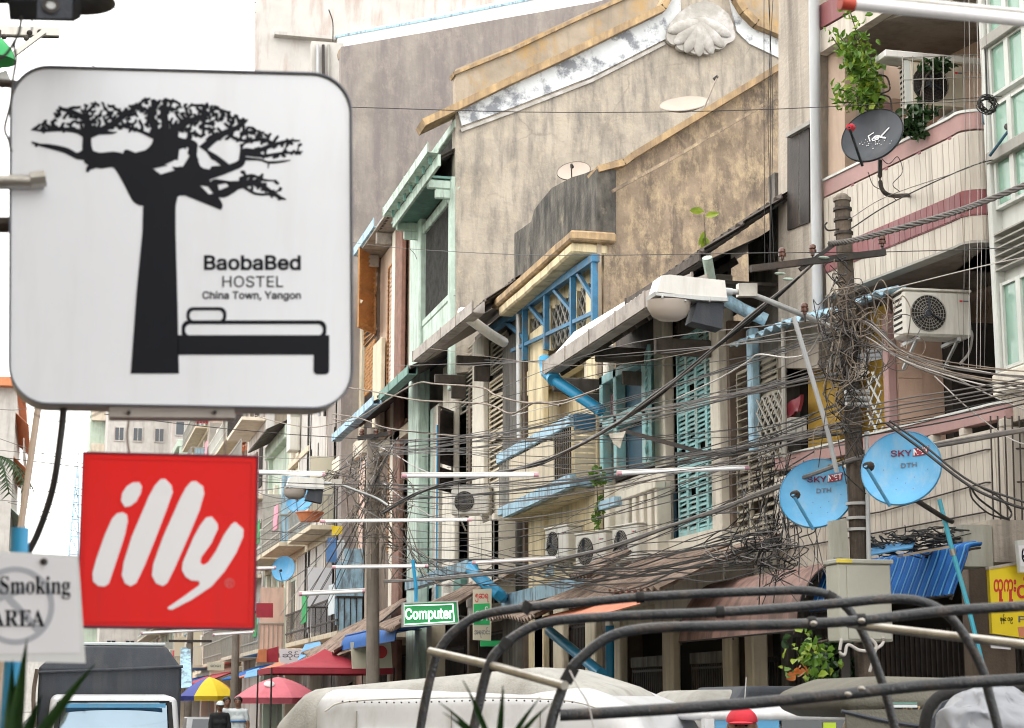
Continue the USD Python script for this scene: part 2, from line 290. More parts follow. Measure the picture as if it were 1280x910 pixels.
paint('steel_bare', (.42, .40, .36), .35, .15, 8., dirt=(.2, .16, .12), da=.6, metal=.6, bump=.1)
paint('galv', (.45, .46, .46), .45, .12, 6., dirt=(.25, .24, .22), da=.5, metal=.4, bump=.05)
paint('white_metal', (.72, .71, .68), .4, .06, 3., dirt=(.35, .32, .28), da=.45, dlo=.52, dhi=.7, bump=.04)
paint('ac_white', (.60, .585, .535), .5, .07, 3., dirt=(.30, .27, .22), da=.65, dlo=.5, dhi=.68, bump=.04)
paint('ac_beige', (.50, .44, .34), .5, .08, 3., dirt=(.3, .24, .17), da=.5, bump=.04)
paint('pipe_white', (.46, .48, .50), .45, .06, 2., dirt=(.28, .28, .28), da=.6, bump=.04)
paint('pole_wood', (.12, .095, .075), .95, .3, 3., dirt=(.045, .037, .03), da=.9, dlo=.42, dhi=.58, streak=(10, 10, .8), bump=.8, bsc=22, lich=(.30, .27, .22), llo=.6, lhi=.68, lsc=6)
paint('pole_grey', (.22, .19, .16), .95, .2, 3., dirt=(.1, .085, .07), da=.7, streak=(8, 8, .6), bump=.5)
paint('pole_pale', (.45, .36, .29), .9, .12, 3., bump=.2)
paint('cabinet', (.36, .36, .31), .5, .08, 2., dirt=(.2, .18, .13), da=.6, dlo=.5, dhi=.66, bump=.06)
paint('cabinet_yellow', (.62, .50, .06), .6, .2, 5., dirt=(.4, .36, .25), da=.8, bump=.1)
paint('tile_cream', (.52, .475, .41), .5, .08, 2., dirt=(.28, .24, .20), da=.7, dlo=.48, dhi=.68, streak=(7, 7, .5), bump=.08)
paint('tile_maroon', (.22, .075, .08), .5, .15, 3., dirt=(.30, .19, .185), da=.5, dlo=.5, dhi=.7, bump=.08)
paint('tile_maroon_deep', (.26, .035, .05), .45, .1, 3., da=.3, bump=.08)
paint('tile_pink', (.37, .225, .21), .55, .12, 3., dirt=(.28, .18, .17), da=.6, bump=.1)
paint('wall_salmon', (.52, .36, .28), .75, .08, 2., dirt=(.32, .2, .15), da=.5, bump=.1)
paint('wall_peach', (.55, .42, .33), .8, .08, 2., dirt=(.34, .26, .2), da=.5, bump=.12)
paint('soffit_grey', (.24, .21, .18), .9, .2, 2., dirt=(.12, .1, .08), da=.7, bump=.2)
paint('green_window', (.22, .38, .30), .12, .2, 1.2, da=.2, bump=.0, spec=.7)
paint('frame_white', (.58, .60, .57), .5, .08, 3., dirt=(.3, .3, .28), da=.5, bump=.05)
paint('frame_grey', (.33, .32, .29), .6, .1, 3., dirt=(.18, .17, .15), da=.5, bump=.05)
paint('canvas_grey', (.38, .375, .35), .85, .16, 4., dirt=(.22, .2, .17), da=.6, bump=.3, bsc=60)
paint('canvas_dark', (.045, .052, .065), .75, .2, 3., dirt=(.09, .09, .09), da=.6, bump=.2, bsc=60)
paint('canvas_olive', (.14, .135, .11), .85, .15, 3., dirt=(.11, .1, .08), da=.6, bump=.3, bsc=60)
paint('car_white', (.64, .65, .67), .32, .05, 2., dirt=(.36, .34, .31), da=.5, dlo=.5, dhi=.7, streak=(3, 3, 1.5), bump=.0)
paint('car_silver', (.26, .27, .28), .3, .05, 2., da=.15, bump=.0, metal=.4)
paint('asphalt', (.05, .05, .05), .9, .25, 3., dirt=(.09, .085, .08), da=.6, streak=(.7, .7, .7), bump=.5, bsc=60)
paint('pavement_grey', (.26, .25, .23), .9, .15, 2., dirt=(.12, .11, .1), da=.7, streak=(1.5, 1.5, 1.5), bump=.3)
paint('cable_dark', (.025, .024, .024), .55, .2, 6., dirt=(.08, .07, .06), da=.5, bump=0)
paint('cable_grey', (.13, .12, .115), .6, .2, 6., dirt=(.22, .2, .18), da=.5, bump=0)
paint('cable_tan', (.26, .215, .17), .65, .2, 5., dirt=(.12, .09, .07), da=.8, dlo=.42, dhi=.6, streak=(4, 4, 4), bump=0)
paint('cable_pale', (.50, .48, .46), .6, .1, 5., dirt=(.25, .22, .2), da=.6, bump=0)
paint('dish_blue', (.10, .35, .60), .38, .1, 4., dirt=(.26, .40, .50), da=.55, dlo=.5, dhi=.66, streak=(6, 6, 2), bump=.04)
paint('dish_black', (.025, .032, .042), .35, .15, 5., dirt=(.08, .08, .085), da=.5, bump=.02)
paint('dish_beige', (.40, .34, .29), .6, .06, 3., dirt=(.4, .33, .27), da=.4, bump=.03)
paint('pot_orange', (.60, .22, .10), .7, .1, 4., bump=.1)
paint('umb_red', (.38, .035, .055), .7, .1, 3., da=.2, bump=.05)
paint('umb_pink', (.62, .16, .20), .7, .1, 3., da=.2, bump=.05)
paint('umb_yellow', (.75, .55, .03), .7, .05, 3., da=.1, bump=.05)
paint('umb_blue', (.07, .09, .33), .7, .05, 3., da=.1, bump=.05)
paint('umb_orange', (.65, .22, .07), .7, .05, 3., da=.1, bump=.05)
paint('skin', (.25, .13, .085), .55, .08, 6., da=.1, bump=.02)
paint('hair', (.012, .011, .010), .5, .2, 30., da=.1, bump=.2)
paint('cloth_black', (.02, .02, .022), .85, .2, 8., da=.1, bump=.1)
paint('cloth_white', (.62, .68, .70), .85, .06, 8., da=.15, bump=.1)
paint('cloth_blue', (.10, .22, .45), .85, .1, 8., da=.15, bump=.1)
paint('cloth_red', (.55, .03, .05), .8, .1, 8., da=.1, bump=.1)
paint('cloth_grey', (.22, .22, .23), .85, .1, 8., da=.1, bump=.1)
paint('cloth_green', (.05, .35, .12), .85, .1, 8., da=.1, bump=.1)
paint('cloth_pink', (.65, .28, .36), .85, .1, 8., da=.1, bump=.1)
paint('rubber', (.02, .02, .02), .85, .2, 8., da=.3, bump=.2)
paint('sign_box', (.42, .40, .36), .6, .06, 3., dirt=(.25, .23, .2), da=.4, bump=.04)
paint('acrylic_white', (.72, .75, .79), .24, .02, 1.5, dirt=(.42, .40, .36), da=.14, dlo=.5, dhi=.72, streak=(9, 9, 1.2), bump=0, spec=.35)
paint('acrylic_red', (.70, .012, .010), .3, .05, 2., dirt=(.36, .03, .03), da=.3, dlo=.5, dhi=.72, streak=(9, 9, 1.2), bump=0, spec=.14)
plain('print_white', (.72, .72, .74), .3)
plain('print_black', (.009, .010, .014), .55, spec=.12)
plain('print_grey', (.10, .11, .14), .4)
plain('print_red', (.55, .03, .03), .45)
plain('print_maroon', (.16, .03, .06), .5, spec=.2)
plain('print_white_dim', (.6, .6, .6), .6)
plain('print_pink', (.62, .12, .12), .4)
plain('paper', (.70, .71, .74), .45)
plain('paper_ring', (.38, .40, .44), .5)
plain('film', (.60, .62, .62), .25)
plain('sign_yellow', (.78, .60, .015), .45)
plain('sign_cream', (.62, .58, .45), .5)
plain('tube_white', (.88, .89, .92), .25, spec=.5, coat=.3)
plain('tube_end', (.55, .30, .36), .4)
plain('tube_red', (.50, .06, .03), .5)
plain('diffuser', (.42, .37, .33), .25, spec=.4)
plain('led_green', (.0, .24, .06), .4, emit=.10)
plain('led_white', (.75, 1.0, .85), .4, emit=.45)
plain('green_panel', (.02, .42, .12), .5)
plain('lens_dark', (.01, .01, .012), .1)
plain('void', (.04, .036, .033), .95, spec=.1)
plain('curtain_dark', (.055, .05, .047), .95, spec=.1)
plain('glass_dark', (.03, .04, .05), .05, spec=.6)
plain('glass_mirror', (.19, .25, .30), .05, metal=.9)
plain('pane_pale', (.46, .51, .54), .2, spec=.7)
plain('insulator', (.11, .045, .03), .25)
plain('headlamp', (.6, .62, .62), .1)
plain('lime', (.45, .62, .02), .5)
glassmat('glass_clear', (.75, .82, .82)); glassmat('glass_green', (.50, .68, .60)); glassmat('glass_blue', (.45, .62, .75))
def bagmat(path):
    return usdkit.material(stage, path, {'a': ('principled_bsdf', {'base_color': (.40, .42, .46), 'roughness': .3}), 't': ('translucent_bsdf', {'color': (.4, .42, .46)}), 'm': ('mix_closure', {'fac': .35})}, [('a.BSDF', 'm.closure1'), ('t.BSDF', 'm.closure2')], surface='m.closure')
_defs['plastic_bag'] = bagmat
leafmat('leaf_bright', (.07, .17, .02), (.16, .30, .035)); leafmat('leaf_dark', (.015, .045, .012), (.035, .085, .02)); leafmat('leaf_lime', (.18, .30, .03), (.32, .40, .05)); leafmat('leaf_orange', (.45, .12, .03), (.5, .2, .05))

# ---------------------------------------------------------------- the setting
def rect(x0, x1, y0, y1, z): return np.array([[x0, y0, z], [x1, y0, z], [x1, y1, z], [x0, y1, z]], float), np.array([[0, 1, 2], [0, 2, 3]])
struct('ground', rect(-400, 400, -60, 900, -.16), 'asphalt')
struct('road', box(-2.2, 6.2, -20, 420, -.15, -.1), 'asphalt')
struct('pavement', cat([cbox(6.2, 18, -20, 420, -.15, .04, .02)]), 'pavement_grey')
struct('pavement', cat([cbox(-9, -2.2, -20, 420, -.15, .04, .02)]), 'pavement_grey')
single('kerb', cbox(6.0, 6.2, -20, 420, -.14, .07, .02), 'concrete_stained', 'long grey kerb along the right pavement under the shophouses', 'kerb')

def ell(c, r, Rm=None, k=2):
    m = trimesh.creation.icosphere(k, 1); v = np.array(m.vertices) * np.array(r)
    if Rm is not None: v = v @ np.array(Rm).T
    return v + np.array(c), np.array(m.faces)
# ---------------------------------------------------------------- house components
def louvre(P, o, u, w, h, mat, pitch=.07, cols=1, stile=.06, mids=(), name='shutter', dep=.045, label=None, joined=False, tilt=52, slat_mat=None):
    """louvred leaf: stiles, rails and one slat after the other; o = lower corner, u = along the width, outward normal to the left of u"""
    F = frame(o, u); ms = []
    xs = np.linspace(0, w, cols + 1)
    for x in xs: ms.append(box(max(0, x - stile / 2), min(w, x + stile / 2), 0, dep, 0, h))
    zs = [0, *[m * h for m in mids], h]
    for z in zs: ms.append(box(0, w, .004, dep - .004, max(0, z - stile * .6), min(h, z + stile * .6)))
    lf = P.sub(name, F(cat(ms)), mat, label); sl = []
    t = math.radians(tilt); Rm = np.array([[1, 0, 0], [0, math.cos(t), -math.sin(t)], [0, math.sin(t), math.cos(t)]])
    for c in range(cols):
        a, b = xs[c] + stile / 2, xs[c + 1] - stile / 2
        for z0, z1 in zip(zs[:-1], zs[1:]):
            n = max(1, int((z1 - z0 - stile) / pitch))
            for k in range(n):
                z = z0 + stile * .6 + (k + .5) * (z1 - z0 - stile * 1.2) / n
                if not joined and R.random() < .035: continue
                m = box(a, b, -pitch * .56, pitch * .56, -.005, .005); m = (m[0].copy(), m[1]); ta = t + R.gauss(0, .05); Rm = np.array([[1, 0, 0], [0, math.cos(ta), -math.sin(ta)], [0, math.sin(ta), math.cos(ta)]])
                if R.random() < .05: m[0][:, 2] += (m[0][:, 0] - a) * R.uniform(-.12, .12)
                m = (m[0] @ Rm.T + [0, dep / 2, z + R.uniform(-.004, .004)], m[1])
                sl.append(F(m))
    if joined: lf.sub('slats', cat(sl), slat_mat or mat, kind='stuff')
    else:
        for m in sl: lf.sub('slat', m, slat_mat or mat)
    return lf
U = (0, -1, 0)                                          # along a facade on the right of the street, towards the viewer; outward normal = -x
def lou(P, yf, yn, z0, z1, X, mat, **k): return louvre(P, (X, yf, z0), U, yf - yn, z1 - z0, mat, **k)
NFIX = None
def gutter(P, pts, w=.16, h=.17, mat='gutter_grey', name='gutter', label=None):
    p = np.array(pts); ms = []
    for a, b in zip(p[:-1], p[1:]):
        o = np.array([w, 0, 0])
        ms.append(bar(a + [0, 0, h / 2], b + [0, 0, h / 2], .02, h)); ms.append(bar(a + o / 2, b + o / 2, w - .03, .02)); ms.append(bar(a + o + [0, 0, h / 2], b + o + [0, 0, h / 2], .02, h))
        n = max(2, int(np.linalg.norm(b - a) / 1.1))
        for k in range(n + 1): ms.append(bar(a + (b - a) * k / n + [-.012, 0, -.005], a + (b - a) * k / n + [-.012, 0, h + .01], .035, .02))
    return P.sub(name, cat(ms), mat, label)
def sheet(p00, p01, p11, p10, nwave=0, amp=.02, th=.012, n=40, m=2, sagv=0):
    """roofing sheet over four corners (eave a..b, ridge b'..a'), corrugated along the eave"""
    nu = max(n, nwave * 6) if nwave else n; u = np.linspace(0, 1, nu + 1); v = np.linspace(0, 1, m + 1)
    P = (1 - v)[:, None, None] * ((1 - u)[None, :, None] * np.array(p00) + u[None, :, None] * np.array(p01)) + v[:, None, None] * ((1 - u)[None, :, None] * np.array(p10) + u[None, :, None] * np.array(p11))
    nr = np.cross(np.array(p01) - p00, np.array(p10) - np.array(p00)); nr /= np.linalg.norm(nr)
    if nwave: P = P + (amp * np.sin(u * nwave * 2 * np.pi))[None, :, None] * nr
    if sagv: P[..., 2] -= sagv * meshkit.noise(P * [1, .9, 1], 5)
    Q = P - nr * th; V = np.concatenate([P.reshape(-1, 3), Q.reshape(-1, 3)]); N = (nu + 1) * (m + 1)
    i = (np.arange(m)[:, None] * (nu + 1) + np.arange(nu)[None]).ravel(); q = np.stack([i, i + 1, i + nu + 2, i + nu + 1], 1)
    f = np.vstack([q[:, :3], q[:, [0, 2, 3]], q[:, ::-1][:, :3] + N, q[:, ::-1][:, [0, 2, 3]] + N])
    e = np.arange(nu); f = np.vstack([f, np.stack([e, e + N, e + 1], 1), np.stack([e + 1, e + N, e + N + 1], 1)])
    return V, f
def column(P, xl, xm, xr, z0, z1, X=8.0, mat='cream_white', name='column', label=None, row=550):
    yf, yn = S(xl, row, X)[1], S(xm, row, X)[1]; x1 = A(xr, row, yn)[0]
    return P.sub(name, cbox(X, max(x1, X + .12), yn, yf, z0, z1, .02), mat, label)
def pipe(P, pts, r, mat, name='drainpipe', label=None, n=10, collars=()):
    m = [tube(smooth_path(pts, 6) if len(pts) > 2 else pts, r, n)]
    for c, d in collars: m.append(tube([np.array(c) - np.array(d) * .04, np.array(c) + np.array(d) * .04], r * 1.25, n))
    return P.sub(name, cat(m), mat, label, smooth=40)
def grille(y0, y1, z0, z1, X, nb, nh=2, r=.008): # vertical bars with cross rails in a facade plane
    return cat([tube([(X, y, z0), (X, y, z1)], r, 4, False) for y in np.linspace(y0, y1, nb)] + [tube([(X, y0, z), (X, y1, z)], r * 1.2, 4, False) for z in np.linspace(z0, z1, nh)])
def lattice(y0, y1, z0, z1, X, pitch, r=.01):
    g = []
    w, h = y1 - y0, z1 - z0; k = -h
    while k < w:
        a0, a1 = max(0, k), min(w, k + h)
        if a1 > a0: g.append(bar((X, y0 + a0, z0 + a0 - k), (X, y0 + a1, z0 + a1 - k), r * 2)); g.append(bar((X + .012, y1 - a0, z0 + a0 - k), (X + .012, y1 - a1, z0 + a1 - k), r * 2))
        k += pitch
    return cat(g)
def window(P, y0, y1, z0, z1, X, fm='frame_white', gm='glass_dark', nx=2, nz=1, fw_=.06, name='window'):
    ms = [box(X, X + .06, y, y + fw_, z0, z1) for y in (y0, y1 - fw_)] + [box(X + .002, X + .058, y0 + fw_, y1 - fw_, z, z + fw_) for z in (z0, z1 - fw_)]
    w = P.sub(name, cat(ms), fm)
    ys, zs = np.linspace(y0 + fw_, y1 - fw_, nx + 1), np.linspace(z0 + fw_, z1 - fw_, nz + 1)
    for y in ys[1:-1]: w.sub('mullion', box(X + .006, X + .05, y - .02, y + .02, z0 + fw_, z1 - fw_), fm)
    for i in range(nx):
        for j in range(nz): w.sub('pane', box(X + .03, X + .036, ys[i] + .021, ys[i + 1] - .021, zs[j] + .003, zs[j + 1] - .003), gm)
    return w
def shell(P, y0, y1, z1, mat='brown_wall', X=8.35, back=17, z0=0., inner='void'):
    """party walls and dim interior of a shophouse behind its facade"""
    P.sub('party_wall', box(8.12, back, y0 + .004, y0 + .2, z0, z1), mat); P.sub('party_wall', box(8.12, back, y1 - .2, y1 - .004, z0, z1), mat)
    P.sub('rear_wall', box(10.5, 10.7, y0 + .2, y1 - .2, z0, z1), 'brown_wall')
def floor_slab(P, y0, y1, z, t=.25, X=8.05, mat='cream', x1=10.5): return P.sub('floor_slab', box(X, x1, y0 + .203, y1 - .203, z - t, z), mat)
def folding_gate(P, y0, y1, z0, z1, X, mat='steel_dark', pitch=.085):
    ys = np.arange(y0 + .02, y1, pitch)
    return P.sub('folding_gate', cat([box(X, X + .03, y - .012, y + .012, z0, z1) for y in ys] + [box(X + .002, X + .028, y0, y1, z, z + .03) for z in (z0 + .05, z0 + (z1 - z0) * .5, z1 - .06)]), mat)
def roof_plane(P, y0, y1, ze, Xe=6.95, Xr=12.5, s=.62, mat='tile_roof', name='roof'):
    """tiled slope from the eave up to the ridge, in courses that step"""
    L = Xr - Xe; n = int(L / .45); ms = []
    for k in range(n):
        xa, xb = Xe + L * k / n, Xe + L * (k + 1) / n + .06
        ms.append(sheet((xa, y1, ze + s * (xa - Xe) + .05), (xa, y0, ze + s * (xa - Xe) + .05), (xb, y0, ze + s * (xb - Xe) + .0), (xb, y1, ze + s * (xb - Xe) + .0), nwave=int((y1 - y0) / .25), amp=.025, th=.03, m=1))
    return P.sub(name, cat(ms), mat)

# ================================================================ party-wall giants behind
def coping(pts, Y, w, t):                                # stone edge along a gable, pts in picture coordinates on the plane y = Y
    p = [A(x, y, Y) for x, y in pts]; ms = []
    for a, b in zip(p[:-1], p[1:]): ms.append(bar(np.array(a) + [0, .1, -t / 2], np.array(b) + [0, .1, -t / 2], w, t))
    return cat(ms)
# tall grey house (wall stands behind the green house)
T = Thing('grey_tenement', 'tall tenement with a bare dark grey stained side wall behind the green house', 'building')
w3 = Polygon([(424, 64), (560, 40), (740, 8), (860, -24), (1010, -70), (1010, 520), (424, 860)])
T.part('side_wall', rough(pxY(w3, 50, .35), .012, .8, 3, 1.1), 'stucco_grey', smooth=20)
T.part('coping', coping([(424, 64), (560, 40), (740, 8), (860, -24), (1010, -70)], 50, .5, .16), 'stucco_rim')
T.part('front_wall', box(8.0, 8.3, 50.0, 55.6, 0, 19.2), 'stucco_grey')
T.part('roof', sheet((8, 55.6, 19.4), (8, 50.36, 19.4), (20, 50.36, 23), (20, 55.6, 23)), 'tile_roof'); T.done()
T = Thing('pipe_wall_house', 'narrow grey house with drain pipes at the top right corner of the hostel sign', 'building')
g = Polygon([(388, 55), (428, 58), (428, 500), (388, 500)]); T.part('side_wall', rough(pxY(g, 56, .3), .01, 1, 4, 1.2), 'far_wall_grey', smooth=20)
for x, m in ((397, 'pipe_white'), (404, 'steel_dark'), (411, 'frame_grey')): T.part('drainpipe', tube([A(x, 56, 55.6), A(x + 2, 520, 55.6)], .05, 6), m)
T.part('front_wall', box(8.0, 8.3, 56.0, 62, 0, 21), 'far_wall_grey'); T.done()
# white building at the top left
T = Thing('white_tower_block', 'tall white plastered block with peeling rust stains, above and behind everything at top', 'building')
T.part('side_wall', rough(pxY(Polygon([(318, -180), (900, -180), (900, 420), (318, 420)]), 72, .4), .01, .5, 5, 2.2), 'white_plaster', smooth=20)
T.part('front_wall', box(7.95, 8.25, 72.0, 79, 0, 31), 'white_plaster')
for f in range(7):
    zf = 3.6 + f * 3.1; B = T.part('balcony', cbox(7.0, 7.94, 72.4, 78.6, zf, zf + .14), 'far_wall_cream'); B.sub('cage', cat([box(7.0, 7.02, y, y + .02, zf + .14, zf + 2.3) for y in np.arange(72.4, 78.6, .22)] + [box(x, x + .02, 72.39, 72.41, zf + .14, zf + 2.3) for x in np.arange(7.02, 7.9, .17)] + [box(6.99, 7.03, 72.4, 78.6, zf + z, zf + z + .05) for z in (.9, 1.6, 2.3)]), ('frame_grey', 'steel_dark')[f % 2])
    for y in (73, 75, 77): T.part('window', box(7.9, 7.948, y, y + 1.2, zf + .6, zf + 2.2), ('curtain_dark', 'lightblue_paint', 'brown_wall')[(f + int(y)) % 3])
    if f % 2: B.sub('washing', rough(box(6.97, 6.99, 73, 74.2, zf + .5, zf + 1.5), .05, 2, f, .25), ('cloth_red', 'cloth_green', 'cloth_pink')[f % 3])
T.part('ledge', pxY(Polygon([(420, 48), (640, 3), (760, -20), (760, 10), (640, 30), (430, 64), (420, 64)]), 71.5, .45), 'roof_white')
T.part('ledge_line', coping([(420, 44), (545, 21), (640, 2), (760, -22)], 71.0, .2, .1), 'lightblue_paint')
T.part('string_course', box(7.8, 12.0, 71.2, 71.6, *sorted((A(360, 44, 71.2)[2], A(360, 40, 71.2)[2]))), 'far_wall_grey')
for k, (y, h) in enumerate(((-2, 34), (44, 46))):       # balcony cage and bay on the street side, upper left
    z1, z0 = A(312, y, 72)[2], A(312, y + h, 72)[2]
    T.part('balcony', cat([cbox(7.45, 7.95, 72.2, 75, z0, z0 + .15)] + [box(7.46 + .1 * i, 7.48 + .1 * i, 72.2, 72.22, z0 + .15, z1) for i in range(5)] + [box(7.45, 7.95, 72.19, 72.24, z, z + .03) for z in np.linspace(z0 + .4, z1, 4)]), ('sign_cream', 'white_plaster')[k])
T.part('window', cat([box(7.5, 7.9, 72.3, 72.4, A(312, 30, 72)[2], A(312, 16, 72)[2])]), 'brown_wall')
T.done()

# ================================================================ green house (three storeys) with the big pale gable wall
T = Thing('green_house', 'tall mint green timber fronted house with a huge pale stained gable wall', 'house')
Y1 = 36.4; Y1f = 40.9
gw = Polygon([(565, 140), (628, 106), (700, 73), (825, 13), (836, -8), (846, -45), (905, -45), (916, 0), (925, 17), (940, 32), (975, 46), (1010, 62), (1010, 420), (565, 470)])
T.part('gable_wall', rough(pxY(gw, Y1 + .34, .34), .012, 1., 6, .8), 'stucco_beige', smooth=20)
T.part('coping', coping([(527, 153), (565, 135), (628, 104), (700, 71), (825, 10), (836, -10), (846, -48)], Y1, .75, .15), 'coping_orange')
T.part('coping', coping([(905, -48), (916, -2), (926, 14), (941, 29), (975, 43), (1010, 60)], Y1, .75, .15), 'coping_orange')
band = Polygon([(577, 158), (640, 135), (740, 96), (832, 49), (850, 40), (850, -45), (905, -45), (912, 3), (920, 40), (935, 55), (975, 74), (1010, 90), (1010, 66), (975, 50), (940, 36), (924, 20), (912, -5), (838, -5), (826, 17), (700, 78), (640, 107), (572, 140)]).buffer(0)
T.part('plaster_band', rough(pxY(band, Y1 - .003, .05), .008, 2.5, 8, .5), 'plaster_bluewhite', smooth=20)
T.part('band_moulding', coping([(577, 160), (640, 137), (740, 98), (832, 51)], Y1 - .1, .12, .07), 'plaster_flaked')
fan = Polygon([(831, 46), (836, 30), (846, 18), (862, 8), (880, 3), (897, 10), (908, 20), (914, 34), (915, 50), (905, 58), (890, 62), (880, 68), (864, 66), (850, 62), (840, 56)])
sc = union_all([fan] + [Point(x, y).buffer(10) for x, y in ((841, 48), (852, 55), (867, 59), (882, 60), (896, 54), (907, 46))])
orn = T.part('shell_ornament', rough(pxY(sc, Y1 - .05, .12), .02, 3, 9, .25), 'plaster_flaked', smooth=25)
for i in range(7):
    a = math.radians(200 + i * 23); orn.sub('petal', ell(A(874 + 20 * math.cos(a), 26 - 22 * math.sin(a), Y1 - .18), (.42, .07, .15), rotm([0, 1, 0], math.degrees(-a))), 'plaster_flaked', smooth=True)
fp = Polygon([(566, 92), (640, 62), (720, 24), (845, -32), (1010, -60), (1010, 120), (566, 160)])
T.part('rear_parapet', rough(pxY(fp, 43.3, .35), .01, 1, 10, 1.), 'stucco_rim', smooth=20)
T.part('coping', coping([(566, 92), (640, 62), (720, 24), (845, -32)], 43.0, .5, .08), 'coping_orange')
T.part('party_wall', box(8.15, 17, Y1f - .2, Y1f, 0, 12.6), 'stucco_grey'); T.part('rear_wall', box(10.5, 10.7, Y1 + .35, Y1f - .2, 0, 12.6), 'brown_wall')
ze = 12.75
rf = T.part('roof', cat([sheet((6.95, 40.2, ze + .1), (6.95, 36.45, ze + .1), (13, 36.45, ze + 3.6), (13, 40.2, ze + 3.6), nwave=20, amp=.03, th=.05)]), 'tile_roof')
gutter(T, [(6.95, 40.0, ze), (6.95, 34.9, ze)], .2, .2, 'mint'); T.part('fascia', box(7.16, 7.22, 34.95, 40.0, ze - .26, ze - .02), 'mint')
for k in range(7): T.part('fascia_slat', box(7.03, 7.09, 35.2 + k * .7, 35.24 + k * .7, ze - .17, ze - .01), 'mint_dark')
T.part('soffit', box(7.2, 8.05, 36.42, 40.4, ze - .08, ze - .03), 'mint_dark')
for y in (36.45, 40.0):
    T.part('bracket', cat([cbox(7.25, 7.8, y, y + .12, ze - .30, ze - .1, .03), cbox(7.42, 7.8, y + .01, y + .11, ze - .5, ze - .30, .06)]), 'mint', 'scrolled pale green eaves bracket')
T.part('post', cbox(7.74, 8.0, 39.72, 40.95, 0, ze - .02, .03), 'mint'); T.part('post', cbox(7.74, 7.9, 36.41, 36.66, 8.2, ze - .02, .02), 'mint')
T.part('post', cbox(7.97, 8.15, 41.2, 41.45, 3.5, 11, .03), 'mint_dark')
zt, zm, zb, zp = S(540, 196, 7.8)[2], S(540, 272, 7.8)[2], S(540, 392, 7.8)[2], S(540, 432, 7.8)[2]
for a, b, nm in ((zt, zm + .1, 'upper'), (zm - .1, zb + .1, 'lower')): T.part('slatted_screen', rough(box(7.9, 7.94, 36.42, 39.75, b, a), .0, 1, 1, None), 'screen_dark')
for z, hgt in ((zm, .22), (zb, .16), (zt + .05, .2)): T.part('rail', cbox(7.8, 7.96, 36.4, 39.74, z - hgt / 2, z + hgt / 2, .02), 'mint')
for k in range(30): T.part('screen_slat', box(7.865, 7.895, 36.72 + k * .1, 36.75 + k * .1, zb + .1, zt - .1), 'screen_dark')
T.part('base_panel', cbox(7.82, 7.92, 36.42, 39.74, zp - .3, zb - .08, .01), 'mint')
zmid = 8.55
gutter(T, [(6.95, 40.2, zmid), (6.95, 36.8, zmid)], .18, .18, 'mint_dark'); roof_plane(T, 36.6, 40.6, zmid + .08, 6.95, 8.1, .6)
T.part('post', cbox(8.0, 8.2, 39.05, 39.7, 0, 8.3, .02), 'mint'); T.part('post', cbox(8.0, 8.2, 40.5, 40.9, 0, 8.3, .02), 'mint')
T.part('beam', cbox(8.0, 8.25, 36.5, 40.5, 4.0, 4.35, .02), 'mint_dark')
lou(T, 40.4, 39.75, 4.4, 8.2, 8.1, 'mint', pitch=.1, joined=True); lou(T, 38.9, 37.9, 4.4, 8.2, 8.25, 'grey_louvre', pitch=.1, joined=True)
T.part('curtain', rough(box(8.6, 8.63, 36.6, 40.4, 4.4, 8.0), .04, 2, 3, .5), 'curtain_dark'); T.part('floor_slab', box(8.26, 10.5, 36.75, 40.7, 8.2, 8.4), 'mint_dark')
T.part('hose', tube([(7.97, 38.7, 4.0), (7.96, 38.7, 7.8)], .02, 5), 'blue_pipe'); folding_gate(T, 36.8, 39.0, .05, 3.0, 8.15)
T.done()

# ================================================================ cream louvred house with the white drain elbow
T = Thing('cream_louvre_house', 'two storey house with cream columns and weathered grey louvred shutters, white drain elbow', 'house')
ya, yb = 31.7, 36.35
shell(T, ya, yb, 8.3); ze = 8.45
gutter(T, [(6.8, 35.5, ze + .12), (6.8, 30.1, ze)], .2, .2); roof_plane(T, 31.5, 35.6, ze + .1, 6.82, 9.5, .78)
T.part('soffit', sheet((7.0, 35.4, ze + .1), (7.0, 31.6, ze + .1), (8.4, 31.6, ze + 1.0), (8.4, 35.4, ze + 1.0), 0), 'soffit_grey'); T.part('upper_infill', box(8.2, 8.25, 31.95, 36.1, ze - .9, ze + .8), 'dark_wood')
for y in (33.9, 36.0): T.part('bracket', cat([cbox(7.35, 8.0, y, y + .1, ze - .2, ze - .02), cbox(7.7, 8.0, y + .01, y + .09, ze - .5, ze - .21)]), 'dark_wood')
pipe(T, [S(578, 390, 6.9), S(588, 399, 6.95), S(612, 417, 7.4), S(630, 428, 7.75)], .095, 'white_metal', 'drainpipe', 'white elbowed rainwater pipe from the eave')
column(T, 553, 568, 572, 4.0, 9.0, mat='cream_white'); column(T, 590, 604, 608, 4.0, 9.0, mat='cream_white'); column(T, 541, 548, 551, 0, 8.3, mat='cream_white')
column(T, 628, 638, 652, 0, 8.4, mat='concrete_dark', label='rain blackened brick pillar')
y0, y1, z0, z1 = fr(568, 590, 432, 505); lou(T, y1, y0, z0 - .1, z1, 8.12, 'grey_louvre', pitch=.085, cols=1)
y0, y1, z0, z1 = fr(568, 590, 505, 610); lou(T, y1 - .5, y0, z0, z1, 8.14, 'grey_louvre', pitch=.085)
louvre(T, (7.98, S(566, 550)[1], z0), (-.55, -.8, 0), .75, z1 - z0, 'steel_dark', pitch=.085, label='open dark louvred leaf')
y0, y1, z0, z1 = fr(605, 627, 470, 610); lou(T, y1, y0, z0, z1, 8.1, 'cream', pitch=.1, mids=(.5,), label='slatted cream shutter')
y0, y1, z0, z1 = fr(607, 627, 420, 462); lou(T, y1, y0, z0, z1, 8.1, 'grey_louvre', pitch=.085)
